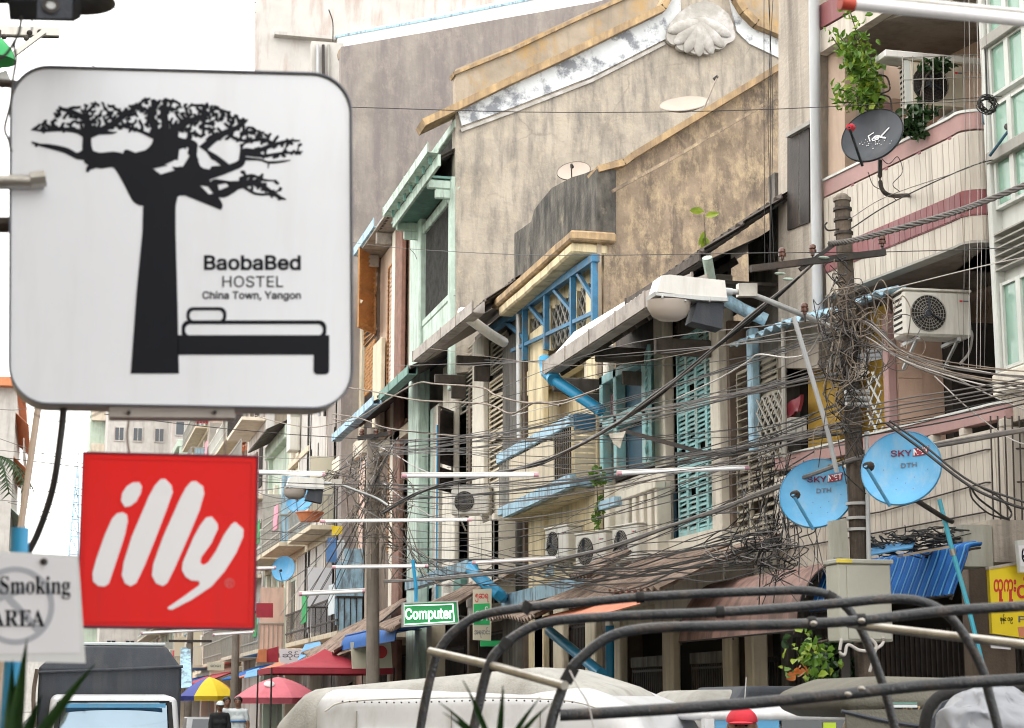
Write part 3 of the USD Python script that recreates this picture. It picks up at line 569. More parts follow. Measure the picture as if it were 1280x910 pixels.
T.part('base_wall', box(8.1, 8.3, ya + .21, yb - .21, 3.4, S(590, 612)[2]), 'cream_white'); floor_slab(T, ya, yb, 4.0)
T.part('balustrade', cat([cbox(7.6, 8.08, 31.9, 32.05, 3.6, 5.2), cbox(7.6, 7.7, 31.9, 33.6, 3.6, 5.1)]), 'cream_white')
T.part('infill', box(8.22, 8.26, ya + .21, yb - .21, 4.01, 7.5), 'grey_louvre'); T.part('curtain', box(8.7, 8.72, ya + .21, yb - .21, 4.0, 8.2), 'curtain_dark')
rs = T.part('sheet_awning', cat([sheet((6.2, 36.2, 3.45), (6.2, 33.9, 3.4), (7.95, 33.9, 4.3), (7.95, 36.2, 4.25), 14, .03, .02, sagv=.25), sheet((6.3, 34.0, 3.5), (6.3, 31.6, 3.35), (7.95, 31.5, 4.25), (7.95, 34.0, 4.4), 14, .03, .02, sagv=.25)]), 'rust_sheet')
T.part('awning_beam', bar(S(512, 732, 6.5), S(590, 707, 6.5), .18), 'lightblue_paint', 'pale blue fascia beam of the awning')
pipe(T, [S(590, 708, 6.4), S(593, 716, 6.4), S(622, 742, 6.6), S(628, 746, 6.8)], .1, 'blue_pipe', 'drainpipe', 'bright blue drain elbow under the awning')
for px_ in (521, 536): T.part('post', cbox(7.6, 7.9, S(px_, 800, 7.6)[1] - .25, S(px_, 800, 7.6)[1] + .25, 0, 3.6), 'mint' if px_ == 521 else 'cream')
folding_gate(T, 32, 35.5, .05, 3.2, 8.15); T.part('ground_wall', box(8.3, 8.4, ya + .21, yb - .21, 0, 3.4), 'brown_wall')
T.done()

# ================================================================ yellow house with blue truss and blackened parapet
T = Thing('yellow_house', 'yellow house with blue steel truss, blackened stepped parapet and brown party wall', 'house')
ya, yb = 26.75, 31.55
pw = Polygon([(747, 212), (776, 204), (786, 197), (972, 84), (1010, 62), (1010, 470), (747, 520)])
T.part('party_wall', rough(pxY(pw, ya + .36, .36), .015, 1.2, 12, .6), 'stucco_brown', smooth=20)
T.part('coping', coping([(744, 211), (776, 203), (786, 195), (972, 82), (1010, 60)], ya, .6, .1), 'coping_orange')
T.part('corner_edge', pxY(Polygon([(745, 213), (751, 211), (751, 470), (746, 470)]), ya - .002, .04), 'stucco_rim'); T.part('coping_line', coping([(768, 235), (850, 190), (972, 118)], ya - .38, .06, .05), 'stucco_brown')
par = Polygon([(643, 300), (643, 292), (664, 277), (668, 262), (690, 235), (714, 222), (747, 211), (747, 300), (700, 330), (643, 368)])
T.part('parapet', rough(pxX(par, 8.0, .3), .012, 1.5, 14, .5), 'parapet_black', smooth=20)
Xc = A(713, 288, 26.6)[0]; cz = A(713, 301, 26.6)[2]
T.part('cornice', rough(cat([cbox(Xc, 8.3, 26.6, 31.9, cz + .02, cz + .18, .03)]), .012, 2.5, 15, .4), 'coping_orange', smooth=20); T.part('cornice_soffit', rough(cbox(Xc + .06, 8.2, 26.72, 31.6, cz - .16, cz + .017, .03), .02, 2.5, 16, .4), 'yellow_wall', smooth=20)
# blue truss
o = 7.92; tp, bt = lambda x: S(x, 413 - (x - 613) * .70, o), lambda x: S(x, 452 - (x - 640) * .52, o)
tr = T.part('truss', bar(S(613, 414, o), S(745, 322, o), .12), 'blue_paint')
for x in (656, 683, 716, 743): tr.sub('strut', bar(tp(x), bt(x) + np.array([.0, 0, -.1]), .09), 'blue_paint')
for a, b in ((630, 656), (660, 683), (690, 716), (720, 743)): tr.sub('brace', bar(tp(a), bt(b) + np.array([0, 0, .3]), .06), 'blue_paint')
tr.sub('chord', bar(bt(640) + np.array([0, 0, .2]), bt(743) + np.array([0, 0, .1]), .06), 'blue_paint')
for a, b in ((660, 680), (686, 713), (719, 741)):
    y0, y1, z0, z1 = fr(a, b, 372 - (a - 690) * .6, 425 - (a - 690) * .62); P = T.part('lattice_window', box(8.1, 8.12, y0, y1, z0, z1), 'screen_dark'); P.sub('lattice', lattice(y0, y1, z0, z1, 8.06, .28, .012), 'frame_grey'); P.sub('jamb', box(8.03, 8.1, y0 - .08, y0, z0, z1), 'yellow_wall'); P.sub('jamb', box(8.03, 8.1, y1, y1 + .08, z0, z1), 'yellow_wall')
zc = S(700, 520)[2]
T.part('front_wall', cat([box(8.12, 8.35, ya + .37, yb - .02, cz - .6, cz), box(8.122, 8.35, ya + .37, yb - .02, S(700, 462)[2], S(700, 430)[2])]), 'yellow_wall')
column(T, 634, 645, 655, 0, cz - .35, mat='concrete_dark', label='blackened pier'); column(T, 660, 678, 684, 0, cz - .6, mat='yellow_wall'); column(T, 733, 745, 752, 3.4, cz - .6, mat='yellow_wall')
pipe(T, [S(648, 385, 7.9), S(650, 600, 7.9)], .05, 'galv'); 
pipe(T, [S(680, 447, 7.0), S(682, 462, 7.0), S(690, 472, 7.0), S(752, 514, 7.55)], .085, 'blue_pipe', 'drainpipe', 'bright blue rainwater pipe slanting down from the gutter', collars=[(S(692, 473, 7.0), (0, .8, .6))])
y0, y1, z0, z1 = fr(685, 733, 455, 540); T.part('room_wall', box(8.5, 8.6, ya + .4, yb - .05, 3.4, 8), 'yellow_wall'); T.part('door_leaf', box(8.2, 8.24, y0 + .2, y0 + .8, z0 - .6, z1), 'cream')
# balcony
Xb = A(713, 560, 26.85)[0]; zt_, zb_ = S(712, 520, Xb)[2], S(712, 598, Xb)[2]; yn, yf = 26.85, S(622, 600, Xb)[1]
B = T.part('balcony', cat([cbox(Xb, 8.1, yn, yf, zb_ - .12, zb_ + .02)]), 'lightblue_paint')
B.sub('rail', cbox(Xb - .03, Xb + .06, yn - .02, yf, zt_ - .16, zt_ + .02, .015), 'lightblue_paint'); B.sub('rail', cbox(Xb + .062, 8.0, yn - .03, yn + .05, zt_ - .22, zt_ + .04, .015), 'blue_paint')
for y in np.arange(yn + .06, yf, .11): B.sub('baluster', box(Xb + .01, Xb + .03, y, y + .02, zb_ + .02, zt_ - .16), 'steel_dark' if R.random() < .5 else 'frame_grey')
B.sub('panel', rough(box(Xb - .01, Xb + .009, yn + .95, yf - .9, zb_ + .02, zt_ - .2), .004, 2, 3, .3), 'cream')
for k in range(9): B.sub('slat', box(Xb + .06, 8.0, yn - .01, yn + .02, zb_ + .05 + k * .09, zb_ + .11 + k * .09), 'cream')
T.part('soffit', box(Xb + .1, 8.2, yn + .1, yf, zb_ - .2, zb_ - .125), 'yellow_wall'); B.sub('lower_trim', bar(S(632, 640, Xb), S(716, 600, Xb), .1, .2), 'lightblue_paint')
T.part('lower_wall', box(8.1, 8.35, ya + .37, 30.6, 3.5, zb_ - .2), 'yellow_wall')
y0, y1, z0, z1 = fr(664, 688, 680, 722, 8.04); window(T, y0, y1, z0, z1, 8.04, 'lightblue_paint', 'glass_dark', 1, 2, .09); y0, y1, z0, z1 = fr(699, 712, 672, 705, 8.04); window(T, y0, y1, z0, z1, 8.04, 'cream', 'glass_dark', 1, 1, .06)
T.part('awning_beam', bar(S(632, 752, 6.9), S(724, 730, 6.9), .13, .2), 'lightblue_paint', 'pale blue beam above the shopfront')
for a, b in ((668, 678), (691, 703), (731, 744)): column(T, a, b, b + 4, 0, 3.5, mat='yellow_wall' if a < 690 else 'cream', row=800)
folding_gate(T, 27.3, 31.2, .05, 3.1, 8.15); T.part('ground_wall', box(8.35, 8.45, ya + .37, yb, 0, 3.5), 'brown_wall'); T.part('rear_wall', box(10.5, 10.7, ya + .4, yb, 0, 9), 'brown_wall')
T.part('roof', sheet((8.3, 31.5, cz + .9), (8.3, ya + .37, cz + .9), (14, ya + .37, cz + 4), (14, 31.5, cz + 4)), 'tile_roof'); T.done()

# ================================================================ teal shutter house
T = Thing('teal_shutter_house', 'two storey house with tall teal louvred shutters between cream columns, white roof sheet', 'house')
ya, yb = 21.35, 26.7
shell(T, ya, yb, 6.6); ze = 6.62
gutter(T, [(6.9, 25.8, ze), (6.9, 21.0, ze)], .18, .2); gutter(T, [(6.9, 20.96, ze), (6.9, 19.25, ze - .16)], .18, .2)
T.part('roof', cat([sheet((6.95, 25.6, ze + .2), (6.95, 21.3, ze + .2), (7.1, 21.3, ze + .36), (7.32, 25.6, ze + .62), 24, .012, .01), sheet((7.32, 25.6, ze + .62), (7.1, 21.3, ze + .36), (9.0, 21.3, ze + 1.3), (9.0, 25.6, ze + 1.3), 24, .012, .01)]), 'roof_white', 'white metal roof sheet above the gutter')
T.part('roof_edge', cat([bar((7.0, 25.75, ze + .22), (8.6, 25.75, ze + 1.3), .05, .12)]), 'gutter_grey')
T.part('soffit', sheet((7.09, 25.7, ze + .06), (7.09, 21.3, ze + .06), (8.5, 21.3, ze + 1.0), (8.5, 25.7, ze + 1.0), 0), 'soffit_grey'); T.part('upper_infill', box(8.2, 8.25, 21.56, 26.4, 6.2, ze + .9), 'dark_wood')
for y in np.linspace(21.5, 25.6, 9): T.part('rafter', tri(bar((7.1, y, ze + .0), (8.3, y, ze + .8), .05, .1)), 'dark_wood')
for x, z in ((740, 430), (812, 426)):                      # boarded valances under the eave
    pass
for yy, xa, dz in ((26.35, 7.2, 0), (24.1, 7.2, .05), (21.65, 7.25, -.3)):
    T.part('bracket', cbox(xa, 8.0, yy, yy + .07, ze - .14 + dz, ze + .08 + dz, .015), 'dark_wood')
    if 22 < yy < 25: T.part('valance', cbox(7.62, 8.0, yy + .12, yy + .16, ze - .38, ze - .18, .01), 'dark_wood')
br = Polygon([(.3, 0), (.95, 0), (.95, -.35), (.8, -.3), (.62, -.12), (.4, -.06)]); T.part('bracket', polyY(affinity.translate(br, 7.05, ze - .15), 26.36, .05), 'dark_wood')
column(T, 754, 760, 764, 0, ze + .6, mat='cream_white'); column(T, 818, 830, 844, 3.2, ze + .6); column(T, 888, 899, 921, 3.2, ze + .6)
# teal door and frame
y0, y1, z0, z1 = fr(757, 815, 455, 592); fm = [cbox(7.9, 8.05, y1 - .16, y1, z0, z1), cbox(7.9, 8.05, y0, y0 + .16, z0, z1), cbox(7.9, 8.05, y0, y1, z1 - .14, z1), cbox(7.9, 8.04, y0, y1, (z0 + z1) / 2 - .1, (z0 + z1) / 2 + .1), cbox(7.9, 8.05, (y0 + y1) / 2 + .25, (y0 + y1) / 2 + .4, z0, z1)]
D = T.part('door', cat(fm), 'teal'); ym = (y0 + y1) / 2 + .25
for a, b in ((z0, (z0 + z1) / 2 - .1), ((z0 + z1) / 2 + .1, z1 - .14)): D.sub('panel', box(8.06, 8.08, y0 + .16, ym, a, b), 'teal_deep'); D.sub('panel', box(8.1, 8.12, ym + .15, y1 - .16, a, b), 'curtain_dark')
louvre(T, (7.92, y0 + .03, z0), (-.25, -.97, 0), .5, z1 - z0, 'teal', pitch=.1, mids=(.5,), label='open teal leaf beside the doorway')
T.part('red_cloth', rough(box(8.02, 8.05, y1 - .45, y1 - .2, (z0 + z1) / 2 + .2, z1 - .3), .03, 4, 2, .1), 'tile_maroon')
y0, y1, z0, z1 = fr(841, 890, 410, 666); h = z1 - z0
louvre(T, (8.06, y1, z0), U, (y1 - y0) / 2 - .01, h, 'teal', pitch=.066, cols=2, stile=.085, mids=(.34, .62), label='left teal louvred shutter, paint fading'); louvre(T, (8.06, (y0 + y1) / 2, z0), U, (y1 - y0) / 2, h, 'teal', pitch=.066, cols=2, stile=.085, mids=(.34, .62))
T.part('base_wall', rough(box(7.98, 8.3, ya, 24.0, 3.0, z0 - .02), .01, 2, 5, .4), 'cream_white', smooth=20); T.part('base_wall', box(8.1, 8.3, 24.0, yb - .2, 3.0, S(785, 596)[2]), 'cream_white')
# slotted balcony box
Xb = 7.82; yn, yf = S(821, 640, Xb)[1], S(779, 650, Xb)[1]; za, zb2 = S(821, 601, Xb)[2], S(821, 700, Xb)[2]
B = T.part('balcony', cat([cbox(Xb, 8.03, yn, yn + .1, zb2, za), cbox(Xb, Xb + .08, yn + .1, yf, zb2, zb2 + .35), cbox(Xb - .03, Xb + .12, yn - .03, yf, za - .1, za + .02)]), 'cream_white')
for y in np.arange(yn + .25, yf - .05, .34): B.sub('baluster', cbox(Xb, Xb + .08, y, y + .17, zb2 + .35, za - .1), 'cream_white')
B.sub('inner_panel', box(Xb + .3, Xb + .32, yn + .1, yf, zb2, za - .12), 'teal_deep'); T.part('teal_ledge', bar((7.75, yf, zb2 + .95), (7.75, yf + .9, zb2 + .95), .12), 'lightblue_paint')
T.part('curtain', box(8.7, 8.72, ya + .21, yb - .21, 3.0, 6.5), 'curtain_dark'); floor_slab(T, ya, yb, 3.2)
T.part('sheet_awning', cat([sheet((6.25, 26.6, 3.25), (6.25, 23.9, 3.2), (7.9, 23.9, 3.95), (7.9, 26.6, 3.9), 16, .03, .02, sagv=.3), sheet((6.2, 24.0, 3.3), (6.35, 20.9, 3.15), (7.9, 20.9, 4.0), (7.9, 24.0, 4.0), 18, .03, .02, sagv=.3), sheet((6.6, 23.4, 3.5), (6.6, 22.6, 3.46), (7.2, 22.6, 3.8), (7.2, 23.4, 3.82), 5, .03, .02)]), 'rust_sheet', 'rusty corrugated sheets over the shopfront')
for a, b in ((766, 775), (827, 840), (902, 913)): column(T, a, b, b + 10, 0, 3.2, mat='cream', row=800)
for a, b in ((780, 826), (853, 900)): y0, y1, _, _ = fr(a, b, 800, 860); folding_gate(T, y0, y1, .05, 2.35, 8.12); T.part('lintel', box(8.1, 8.25, y0, y1, 2.36, 2.5), 'concrete_dark')
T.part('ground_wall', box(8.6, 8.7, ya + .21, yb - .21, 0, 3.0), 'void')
T.done()

# ================================================================ narrow house with tiled roof, right of the teal shutters
T = Thing('narrow_tiled_house', 'narrow dark house with black tiled eave and broken wooden louvres beside the concrete wall', 'house')
ya, yb = 20.15, 21.33; X2 = 8.12
roof_plane(T, 19.4, 22.2, 6.95, 7.1, 10.5, .72); gutter(T, [(7.05, 22.2, 6.9), (7.05, 19.4, 6.85)], .12, .1, 'tile_roof')
T.part('upper_wall', box(8.4, 8.6, ya, yb, 5.6, 7.6), 'concrete_dark'); T.part('soffit', box(7.1, 8.4, ya, 22.1, 6.78, 6.82), 'dark_wood')
T.part('side_wall', box(8.3, 16, ya, ya + .2, 0, 8.2), 'concrete_dark')
y0, y1, z0, z1 = fr(921, 937, 462, 560, X2); lou(T, y1, y0, z0, z1, X2, 'grey_louvre', pitch=.085, tilt=10, label='broken louvred leaf with gaps')
y0, y1, z0, z1 = fr(943, 968, 440, 560, X2); lou(T, y1, y0, z0, z1, X2 + .05, 'grey_louvre', pitch=.08)
y0, y1, z0, z1 = fr(921, 970, 562, 664, X2); lou(T, y1, y0, z0, z1, X2, 'grey_louvre', pitch=.095, cols=3, tilt=40, label='lower louvred shutters')
column(T, 935, 941, 944, S(940, 562)[2], S(940, 405)[2], X=8.05, mat='lightblue_paint', label='grey blue post')
T.part('curtain', box(8.5, 8.52, ya + .2, yb - .01, 3, 5.6), 'curtain_dark')
T.part('base_wall', rough(box(8.0, 8.3, ya + .21, yb - .01, 3.0, S(945, 668)[2]), .01, 2, 5, .3), 'cream_white', smooth=20)
y0, y1, z0, z1 = fr(946, 982, 492, 572, 7.95); T.part('window_lattice', lattice(y0, y1, z0, z1, 7.95, .17, .009), 'frame_grey')
T.part('post', tube([S(979, 398, 7.9), S(981, 572, 7.9)], .03, 8), 'frame_grey')
pipe(T, [S(885, 345, 7.3), S(890, 362, 7.35), S(925, 385, 7.7), S(958, 400, 8.0)], .075, 'lightblue_paint', 'drainpipe', 'pale teal rainwater pipe under the eave', collars=[(S(890, 363, 7.35), (0, -.5, -.4))])
pipe(T, [S(884, 322, 7.1), S(889, 352, 7.2)], .06, 'mint', 'drainpipe')
T.part('sheet_awning', sheet((6.4, 21.0, 3.25), (6.5, 19.4, 3.2), (7.95, 19.4, 3.9), (7.95, 21.0, 3.95), 8, .03, .02, sagv=.3), 'rust_sheet')
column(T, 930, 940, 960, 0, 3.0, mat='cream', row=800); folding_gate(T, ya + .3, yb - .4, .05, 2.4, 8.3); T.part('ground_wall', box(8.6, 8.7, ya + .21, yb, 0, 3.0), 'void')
T.done()
single('red_cloth', rough(fr_ := box(8.3, 8.34, *fr(980, 1000, 498, 520, 8.3)), .06, 3, 2, .08), 'tile_maroon_deep', 'dark red cloth hung over the ledge above the white water heater box', 'cloth', smooth=True)

# ================================================================ pink and cream balcony building
Pb = A(1195, 250, 16.0)[:2]; Pa = Pb + [-.46, 3.4]; Pe = (Pb - Pa) / np.linalg.norm(Pb - Pa); Pn = np.array([-Pe[1], Pe[0]])
def pp(px, py, off=0.): return PL(px, py, Pa + Pn * off, Pb + Pn * off)
def pxP(shape, off, th):                                 # picture outline laid on the building's own plane, off metres behind its front
    def cv(c): return [((pp(x, y, off)[:2] - Pa) @ Pe, pp(x, y, off)[2]) for x, y in c]
    v, f = ext(union_all([Polygon(cv(s.exterior.coords)).buffer(0) for s in polys(shape)]), th)
    q = Pa + v[:, :1] * Pe + (off + v[:, 2:3]) * Pn; return np.column_stack([q, v[:, 1]]), f
def ribbon(plan, z0, z1, th):                            # wall along a plan line, thickness inwards
    p = np.array(plan, float); t = np.gradient(p, axis=0); t /= np.linalg.norm(t, axis=1, keepdims=True); n = np.column_stack([-t[:, 1], t[:, 0]]) * th
    V = np.concatenate([np.column_stack([q, np.full(len(p), z)]) for q in (p, p + n) for z in (z0, z1)]); k = len(p); F = []
    for i in range(k - 1):
        a, b, c, d = i, i + k, i + 2 * k, i + 3 * k
        for q in ((a, a + 1, b + 1, b), (c, d, d + 1, c + 1), (b, b + 1, d + 1, d), (a, c, c + 1, a + 1)): F += [q[:3], (q[0], q[2], q[3])]
    F += [(0, k, 3 * k), (0, 3 * k, 2 * k), (k - 1, 3 * k - 1, 4 * k - 1), (k - 1, 4 * k - 1, 2 * k - 1)]
    return V, np.array(F)
def ribs(plan, z0, z1, w=.092, gap=.007, d=.007):        # upright tiles, each standing off the wall
    p = smooth_path([(*q, 0) for q in plan], 12)[:, :2]; s = np.r_[0, np.cumsum(np.linalg.norm(np.diff(p, axis=0), axis=1))]; out = []
    for a in np.arange(0, s[-1] - w, w + gap):
        q0, q1 = [np.array([np.interp(x, s, p[:, k]) for k in (0, 1)]) for x in (a, a + w)]
        e = (q1 - q0) / np.linalg.norm(q1 - q0); n = np.array([-e[1], e[0]]); g = d * R.uniform(.7, 1.2)
        v = np.array([[*(q + n * b), z] for q in (q0, q1) for b in (-g, .004) for z in (z0, z1)]); out.append((v, BF))
    return out
T = Thing('pink_balcony_building', 'cream and pink apartment building with ribbed tile balconies and maroon bands at right', 'building')
_q = lambda x, Y: tuple(A(x, 260, Y)[:2])
plan2 = [tuple(pp(1030, 250)[:2]), tuple((pp(1030, 250)[:2] + pp(1165, 250)[:2]) / 2), tuple(pp(1165, 250)[:2]), tuple(pp(1190, 250)[:2]), _q(1203, 15.88), _q(1218, 15.79), _q(1238, 15.74), (9.3, 15.7)]
plan2s = smooth_path([(*q, 0) for q in plan2], 5)[:, :2]
zt, zb1, zb2, zl = [pp(1185, y)[2] for y in (174, 248, 280, 312)]
par = T.part('parapet', ribbon(plan2s, zl, zt, .12), 'tile_cream')
for k, m in enumerate(ribs(plan2, zb1 + .004, zt - .02)): par.sub('tile', m, 'tile_cream')
for m in ribs(plan2, zl + .01, zb2 - .004): par.sub('tile', m, 'tile_cream')
bnd = T.part('band', ribbon(plan2s + Pn * -.016, zb2, zb1, .1), 'tile_maroon')
for i, m in enumerate(ribs([tuple(np.array(q) + Pn * -.016) for q in plan2], zb2 + .01, zb1 - .01)): bnd.sub('tile', m, 'tile_maroon' if i < 35 else 'tile_maroon_deep')
T.part('balcony_floor', ribbon(plan2s + Pn * .13, zl + .02, zl + .2, 1.3), 'soffit_grey'); T.part('drip_edge', ribbon(plan2s + Pn * -.02, zl - .02, zl + .004, .16), 'frame_grey')
zr = pp(1160, 163)[2]
rl = T.part('handrail', ribbon(plan2s, zr - .17, zr, .14), 'tile_pink')
for px_ in (1062, 1105, 1147, 1186): q = pp(px_, 190)[:2]; rl.sub('rail_post', cbox(q[0], q[0] + .12, q[1] - .06, q[1] + .06, zt - .02, zr - .172, .01), 'tile_maroon')
rl.sub('rail_cap', ribbon(plan2s + Pn * -.02, zr + .003, zr + .03, .19), 'frame_white')
# top balcony
T.part('top_parapet', pxP(Polygon([(1022, 40), (1120, -16), (1120, 6), (1022, 68)]), .0, .12), 'tile_cream'); T.part('top_band', pxP(Polygon([(1022, 8), (1120, -48), (1120, -19), (1022, 37)]), -.012, .1), 'tile_maroon'); T.part('top_floor', pxP(Polygon([(1023, 60), (1092, 18), (1260, -60), (1260, -20), (1092, 30), (1023, 69)]), .13, 1.6), 'soffit_grey')
# walls behind the balconies
T.part('wall_panel', pxP(Polygon([(1024, 60), (1056, 50), (1056, 260), (1024, 260)]), .25, .15), 'wall_peach')
T.part('recess_wall', pxP(Polygon([(1050, 20), (1320, -100), (1320, 260), (1050, 300)]), 1.5, .15), 'wall_peach')
q0 = pp(1096, 60, .75)[:2]
T.part('corner_strip', cbox(q0[0], q0[0] + .12, q0[1] - .06, q0[1], 6, 8.6), 'tile_pink')
side = T.part('tiled_wall', box(q0[0] + .125, 11, q0[1] - .05, q0[1] + .1, 6, 8.6), 'wall_salmon')   # return wall facing down the street
for k in range(10): side.sub('wall_tile', box(q0[0] + .13, 10.5, q0[1] - .062, q0[1] - .05, 6.05 + k * .26, 6.05 + k * .26 + .25), 'wall_salmon')
z = A(1150, 72, 16.9)[2]; T.part('ledge', cbox(A(1104, 72, 16.9)[0], A(1240, 72, 16.9)[0], 16.85, 17.1, z - .04, z + .04), 'white_metal')
T.part('security_bars', cat([tube([A(x, 70, 16.5), A(x + 1, 165, 16.5)], .006, 4, False) for x in np.linspace(1128, 1230, 9)] + [tube([A(1128, y, 16.5), A(1230, y - 4, 16.5)], .006, 4, False) for y in (72, 100, 130)]), 'frame_grey')
T.part('vent_panel', cat([box(*sorted((A(1131, 100, 16.88)[0], A(1140, 100, 16.88)[0])), 16.88, 16.9, *sorted((A(1135, 136, 16.9)[2], A(1135, 76, 16.9)[2])))]), 'frame_white')
# concrete strip with window
cs = T.part('concrete_wall', rough(pxP(Polygon([(973, -40), (1023, -60), (1023, 460), (973, 460)]), .12, .35), .006, 1.5, 8, .5), 'concrete_stained', smooth=20)
wf = T.part('window', pxP(union_all([Polygon([(984, 168), (1011, 152), (1011, 278), (984, 288)])]).difference(Polygon([(988, 170), (1008, 159), (1008, 276), (988, 284)])), .10, .03), 'steel_dark')
wf.sub('pane', pxP(Polygon([(988, 170), (998, 165), (998, 279), (988, 282)]), .112, .01), 'pane_pale'); wf.sub('pane', pxP(Polygon([(999, 164), (1008, 159), (1008, 276), (999, 279)]), .115, .005), 'void'); wf.sub('mullion', pxP(Polygon([(997.5, 164), (999.5, 163), (999.5, 280), (997.5, 281)]), .1, .05), 'frame_grey'); wf.sub('lintel', pxP(Polygon([(982, 167), (1012, 150), (1012, 155), (982, 172)]), .04, .1), 'frame_grey')
pipe(T, [pp(1017, -40, -.08), pp(1020, 210, -.08), pp(1022, 395, -.08)], .062, 'pipe_white', 'drainpipe', 'white weathered plastic downpipe')
# first floor
plan1 = [tuple(pp(968, 590)[:2]), tuple((pp(968, 590)[:2] + pp(1190, 560)[:2]) / 2), tuple(pp(1190, 560)[:2]), tuple(pp(1224, 560)[:2]), _q(1236, 15.5), _q(1260, 15.4), (9.6, 15.35)]; plan1s = smooth_path([(*q, 0) for q in plan1], 5)[:, :2]
zt, zr, zl = A(1230, 536, 15.6)[2], A(1230, 507, 15.6)[2], A(1100, 692, 17)[2]
p1 = T.part('parapet', ribbon(plan1s, zl, zt, .12), 'tile_cream')
for m in ribs(plan1, zl + .01, zt - .02): p1.sub('tile', m, 'tile_cream')
r1 = T.part('handrail', ribbon(plan1s, zr - .14, zr, .13), 'tile_pink')
for px_ in (990, 1022, 1092, 1163, 1202, 1252): q = pp(px_, 560)[:2]; r1.sub('rail_post', cbox(q[0], q[0] + .1, q[1] - .05, q[1] + .05, zt, zr - .142, .01), 'tile_cream')
r1.sub('rail_cap', ribbon(plan1s + Pn * -.015, zr + .003, zr + .025, .17), 'frame_white'); T.part('balcony_floor', ribbon(plan1s + Pn * .13, zl + .02, zl + .2, 1.4), 'soffit_grey')
T.part('ochre_wall', pxP(Polygon([(1010, 420), (1050, 405), (1050, 575), (1010, 590)]), .5, .1), 'ochre_wall'); T.part('ochre_wall', pxP(Polygon([(1060, 400), (1107, 380), (1107, 560), (1060, 570)]), .9, .1), 'ochre_wall')
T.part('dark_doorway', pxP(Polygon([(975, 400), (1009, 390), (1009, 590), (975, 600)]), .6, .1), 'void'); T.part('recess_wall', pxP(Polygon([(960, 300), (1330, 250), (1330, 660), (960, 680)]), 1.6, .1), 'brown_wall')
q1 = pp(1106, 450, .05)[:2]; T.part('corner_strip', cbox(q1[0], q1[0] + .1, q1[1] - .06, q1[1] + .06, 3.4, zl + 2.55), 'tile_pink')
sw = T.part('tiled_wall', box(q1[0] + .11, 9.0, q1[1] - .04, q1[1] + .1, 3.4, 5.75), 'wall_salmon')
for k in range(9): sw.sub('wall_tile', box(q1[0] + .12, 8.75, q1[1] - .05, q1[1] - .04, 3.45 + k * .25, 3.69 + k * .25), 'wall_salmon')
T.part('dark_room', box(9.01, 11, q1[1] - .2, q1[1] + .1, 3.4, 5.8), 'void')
T.part('window', pxP(Polygon([(1070, 440), (1104, 428), (1104, 448), (1070, 456)]), .3, .03), 'glass_dark'); a, b = pp(1080, 468, .1), pp(1105, 540, .1)
T.part('window_lattice', lattice(b[1], a[1], b[2], a[2], (a[0] + b[0]) / 2, .19, .008), 'frame_white')
bw = [(px_, (8.13, 15.45)) for px_ in range(8)]
T.part('window_grille', cat([tube([A(x, 520, 15.3), A(x + 4, 655, 15.3)], .009, 4, False) for x in range(1238, 1300, 9)] + [tube([pp(970, 626, -.03), pp(1080, 600, -.03), pp(1232, 562, -.03), A(1300, 560, 15.2)], .008, 4), tube([pp(975, 660, -.03), pp(1100, 640, -.03), pp(1232, 603, -.03), A(1300, 602, 15.2)], .008, 4), tube([pp(975, 688, -.03), pp(1100, 665, -.03), pp(1232, 640, -.03)], .008, 4)]), 'steel_dark')
T.part('ground_wall', box(9.4, 9.6, 15.2, 20.1, 0, 3.2), 'void'); T.part('side_wall', box(8.4, 14, 15.9, 16.05, -0, 3.2), 'brown_wall'); g = T.part('folding_gate', cat([box(8.9 - (y - 15.5) * .14, 8.93 - (y - 15.5) * .14, y, y + .025, .05, 2.6) for y in np.arange(15.6, 20, .09)]), 'steel_dark')
T.part('upper_party_wall', box(8.6, 15, 19.6, 19.8, 3, 9.5), 'concrete_stained')
T.done()
# blue corrugated canopy between the floors
a, b = S(912, 426, 7.7), S(1104, 357, 8.0)
single('blue_canopy', sheet(a, b, b + [.3, .1, .1], a + [.4, .1, .15], 16, .03, .015, sagv=.12), 'lightblue_paint', 'faded blue corrugated canopy sheet under the concrete wall, crossing behind the utility pole', 'canopy')
# grey boxed lintels by the yellow sign
T = Thing('shopfront_box', 'grey metal boxed fascia above the yellow Burmese sign', 'shop fascia')
T.part('grey_panel', box(*sorted((A(1205, 690, 15.0)[0], A(1241, 690, 15.0)[0])), 15.0, 15.4, *sorted((A(1220, 708, 15)[2], A(1220, 656, 15)[2]))), 'cabinet'); T.part('stained_panel', box(A(1241.5, 690, 15.0)[0], 9.5, 14.98, 15.4, *sorted((A(1260, 703, 15)[2], A(1260, 650, 15)[2]))), 'concrete_stained'); T.done()

# ================================================================ green glass building at the right edge
T = Thing('green_glass_building', 'pale building with green glass panes and grey louvres at the right edge', 'building')
Xg, yf = A(1239, 300, 15.66)[0], 15.66
T.part('wall', box(Xg + .1, 12, 9, yf, 4.95, 14), 'frame_white')
rows = [(4.98, 5.82), (6.55, 7.05), (7.1, 7.6), (7.68, 8.2), (8.3, 8.8), (8.9, 9.5), (9.6, 10.2)]
for i, (a, b) in enumerate(rows):
    for k in range(8):
        y1 = yf - .06 - k * .34
        fm = T.part('window', cat([box(Xg + .03, Xg + .1, y1 - .34, y1 - .30, a, b), box(Xg + .03, Xg + .1, y1 - .04, y1, a, b), box(Xg + .034, Xg + .1, y1 - .3, y1 - .04, a, a + .03), box(Xg + .034, Xg + .1, y1 - .3, y1 - .04, b - .03, b)]), 'frame_white')
        fm.sub('pane', box(Xg + .06, Xg + .065, y1 - .3, y1 - .04, a + .03, b - .03), 'green_window')
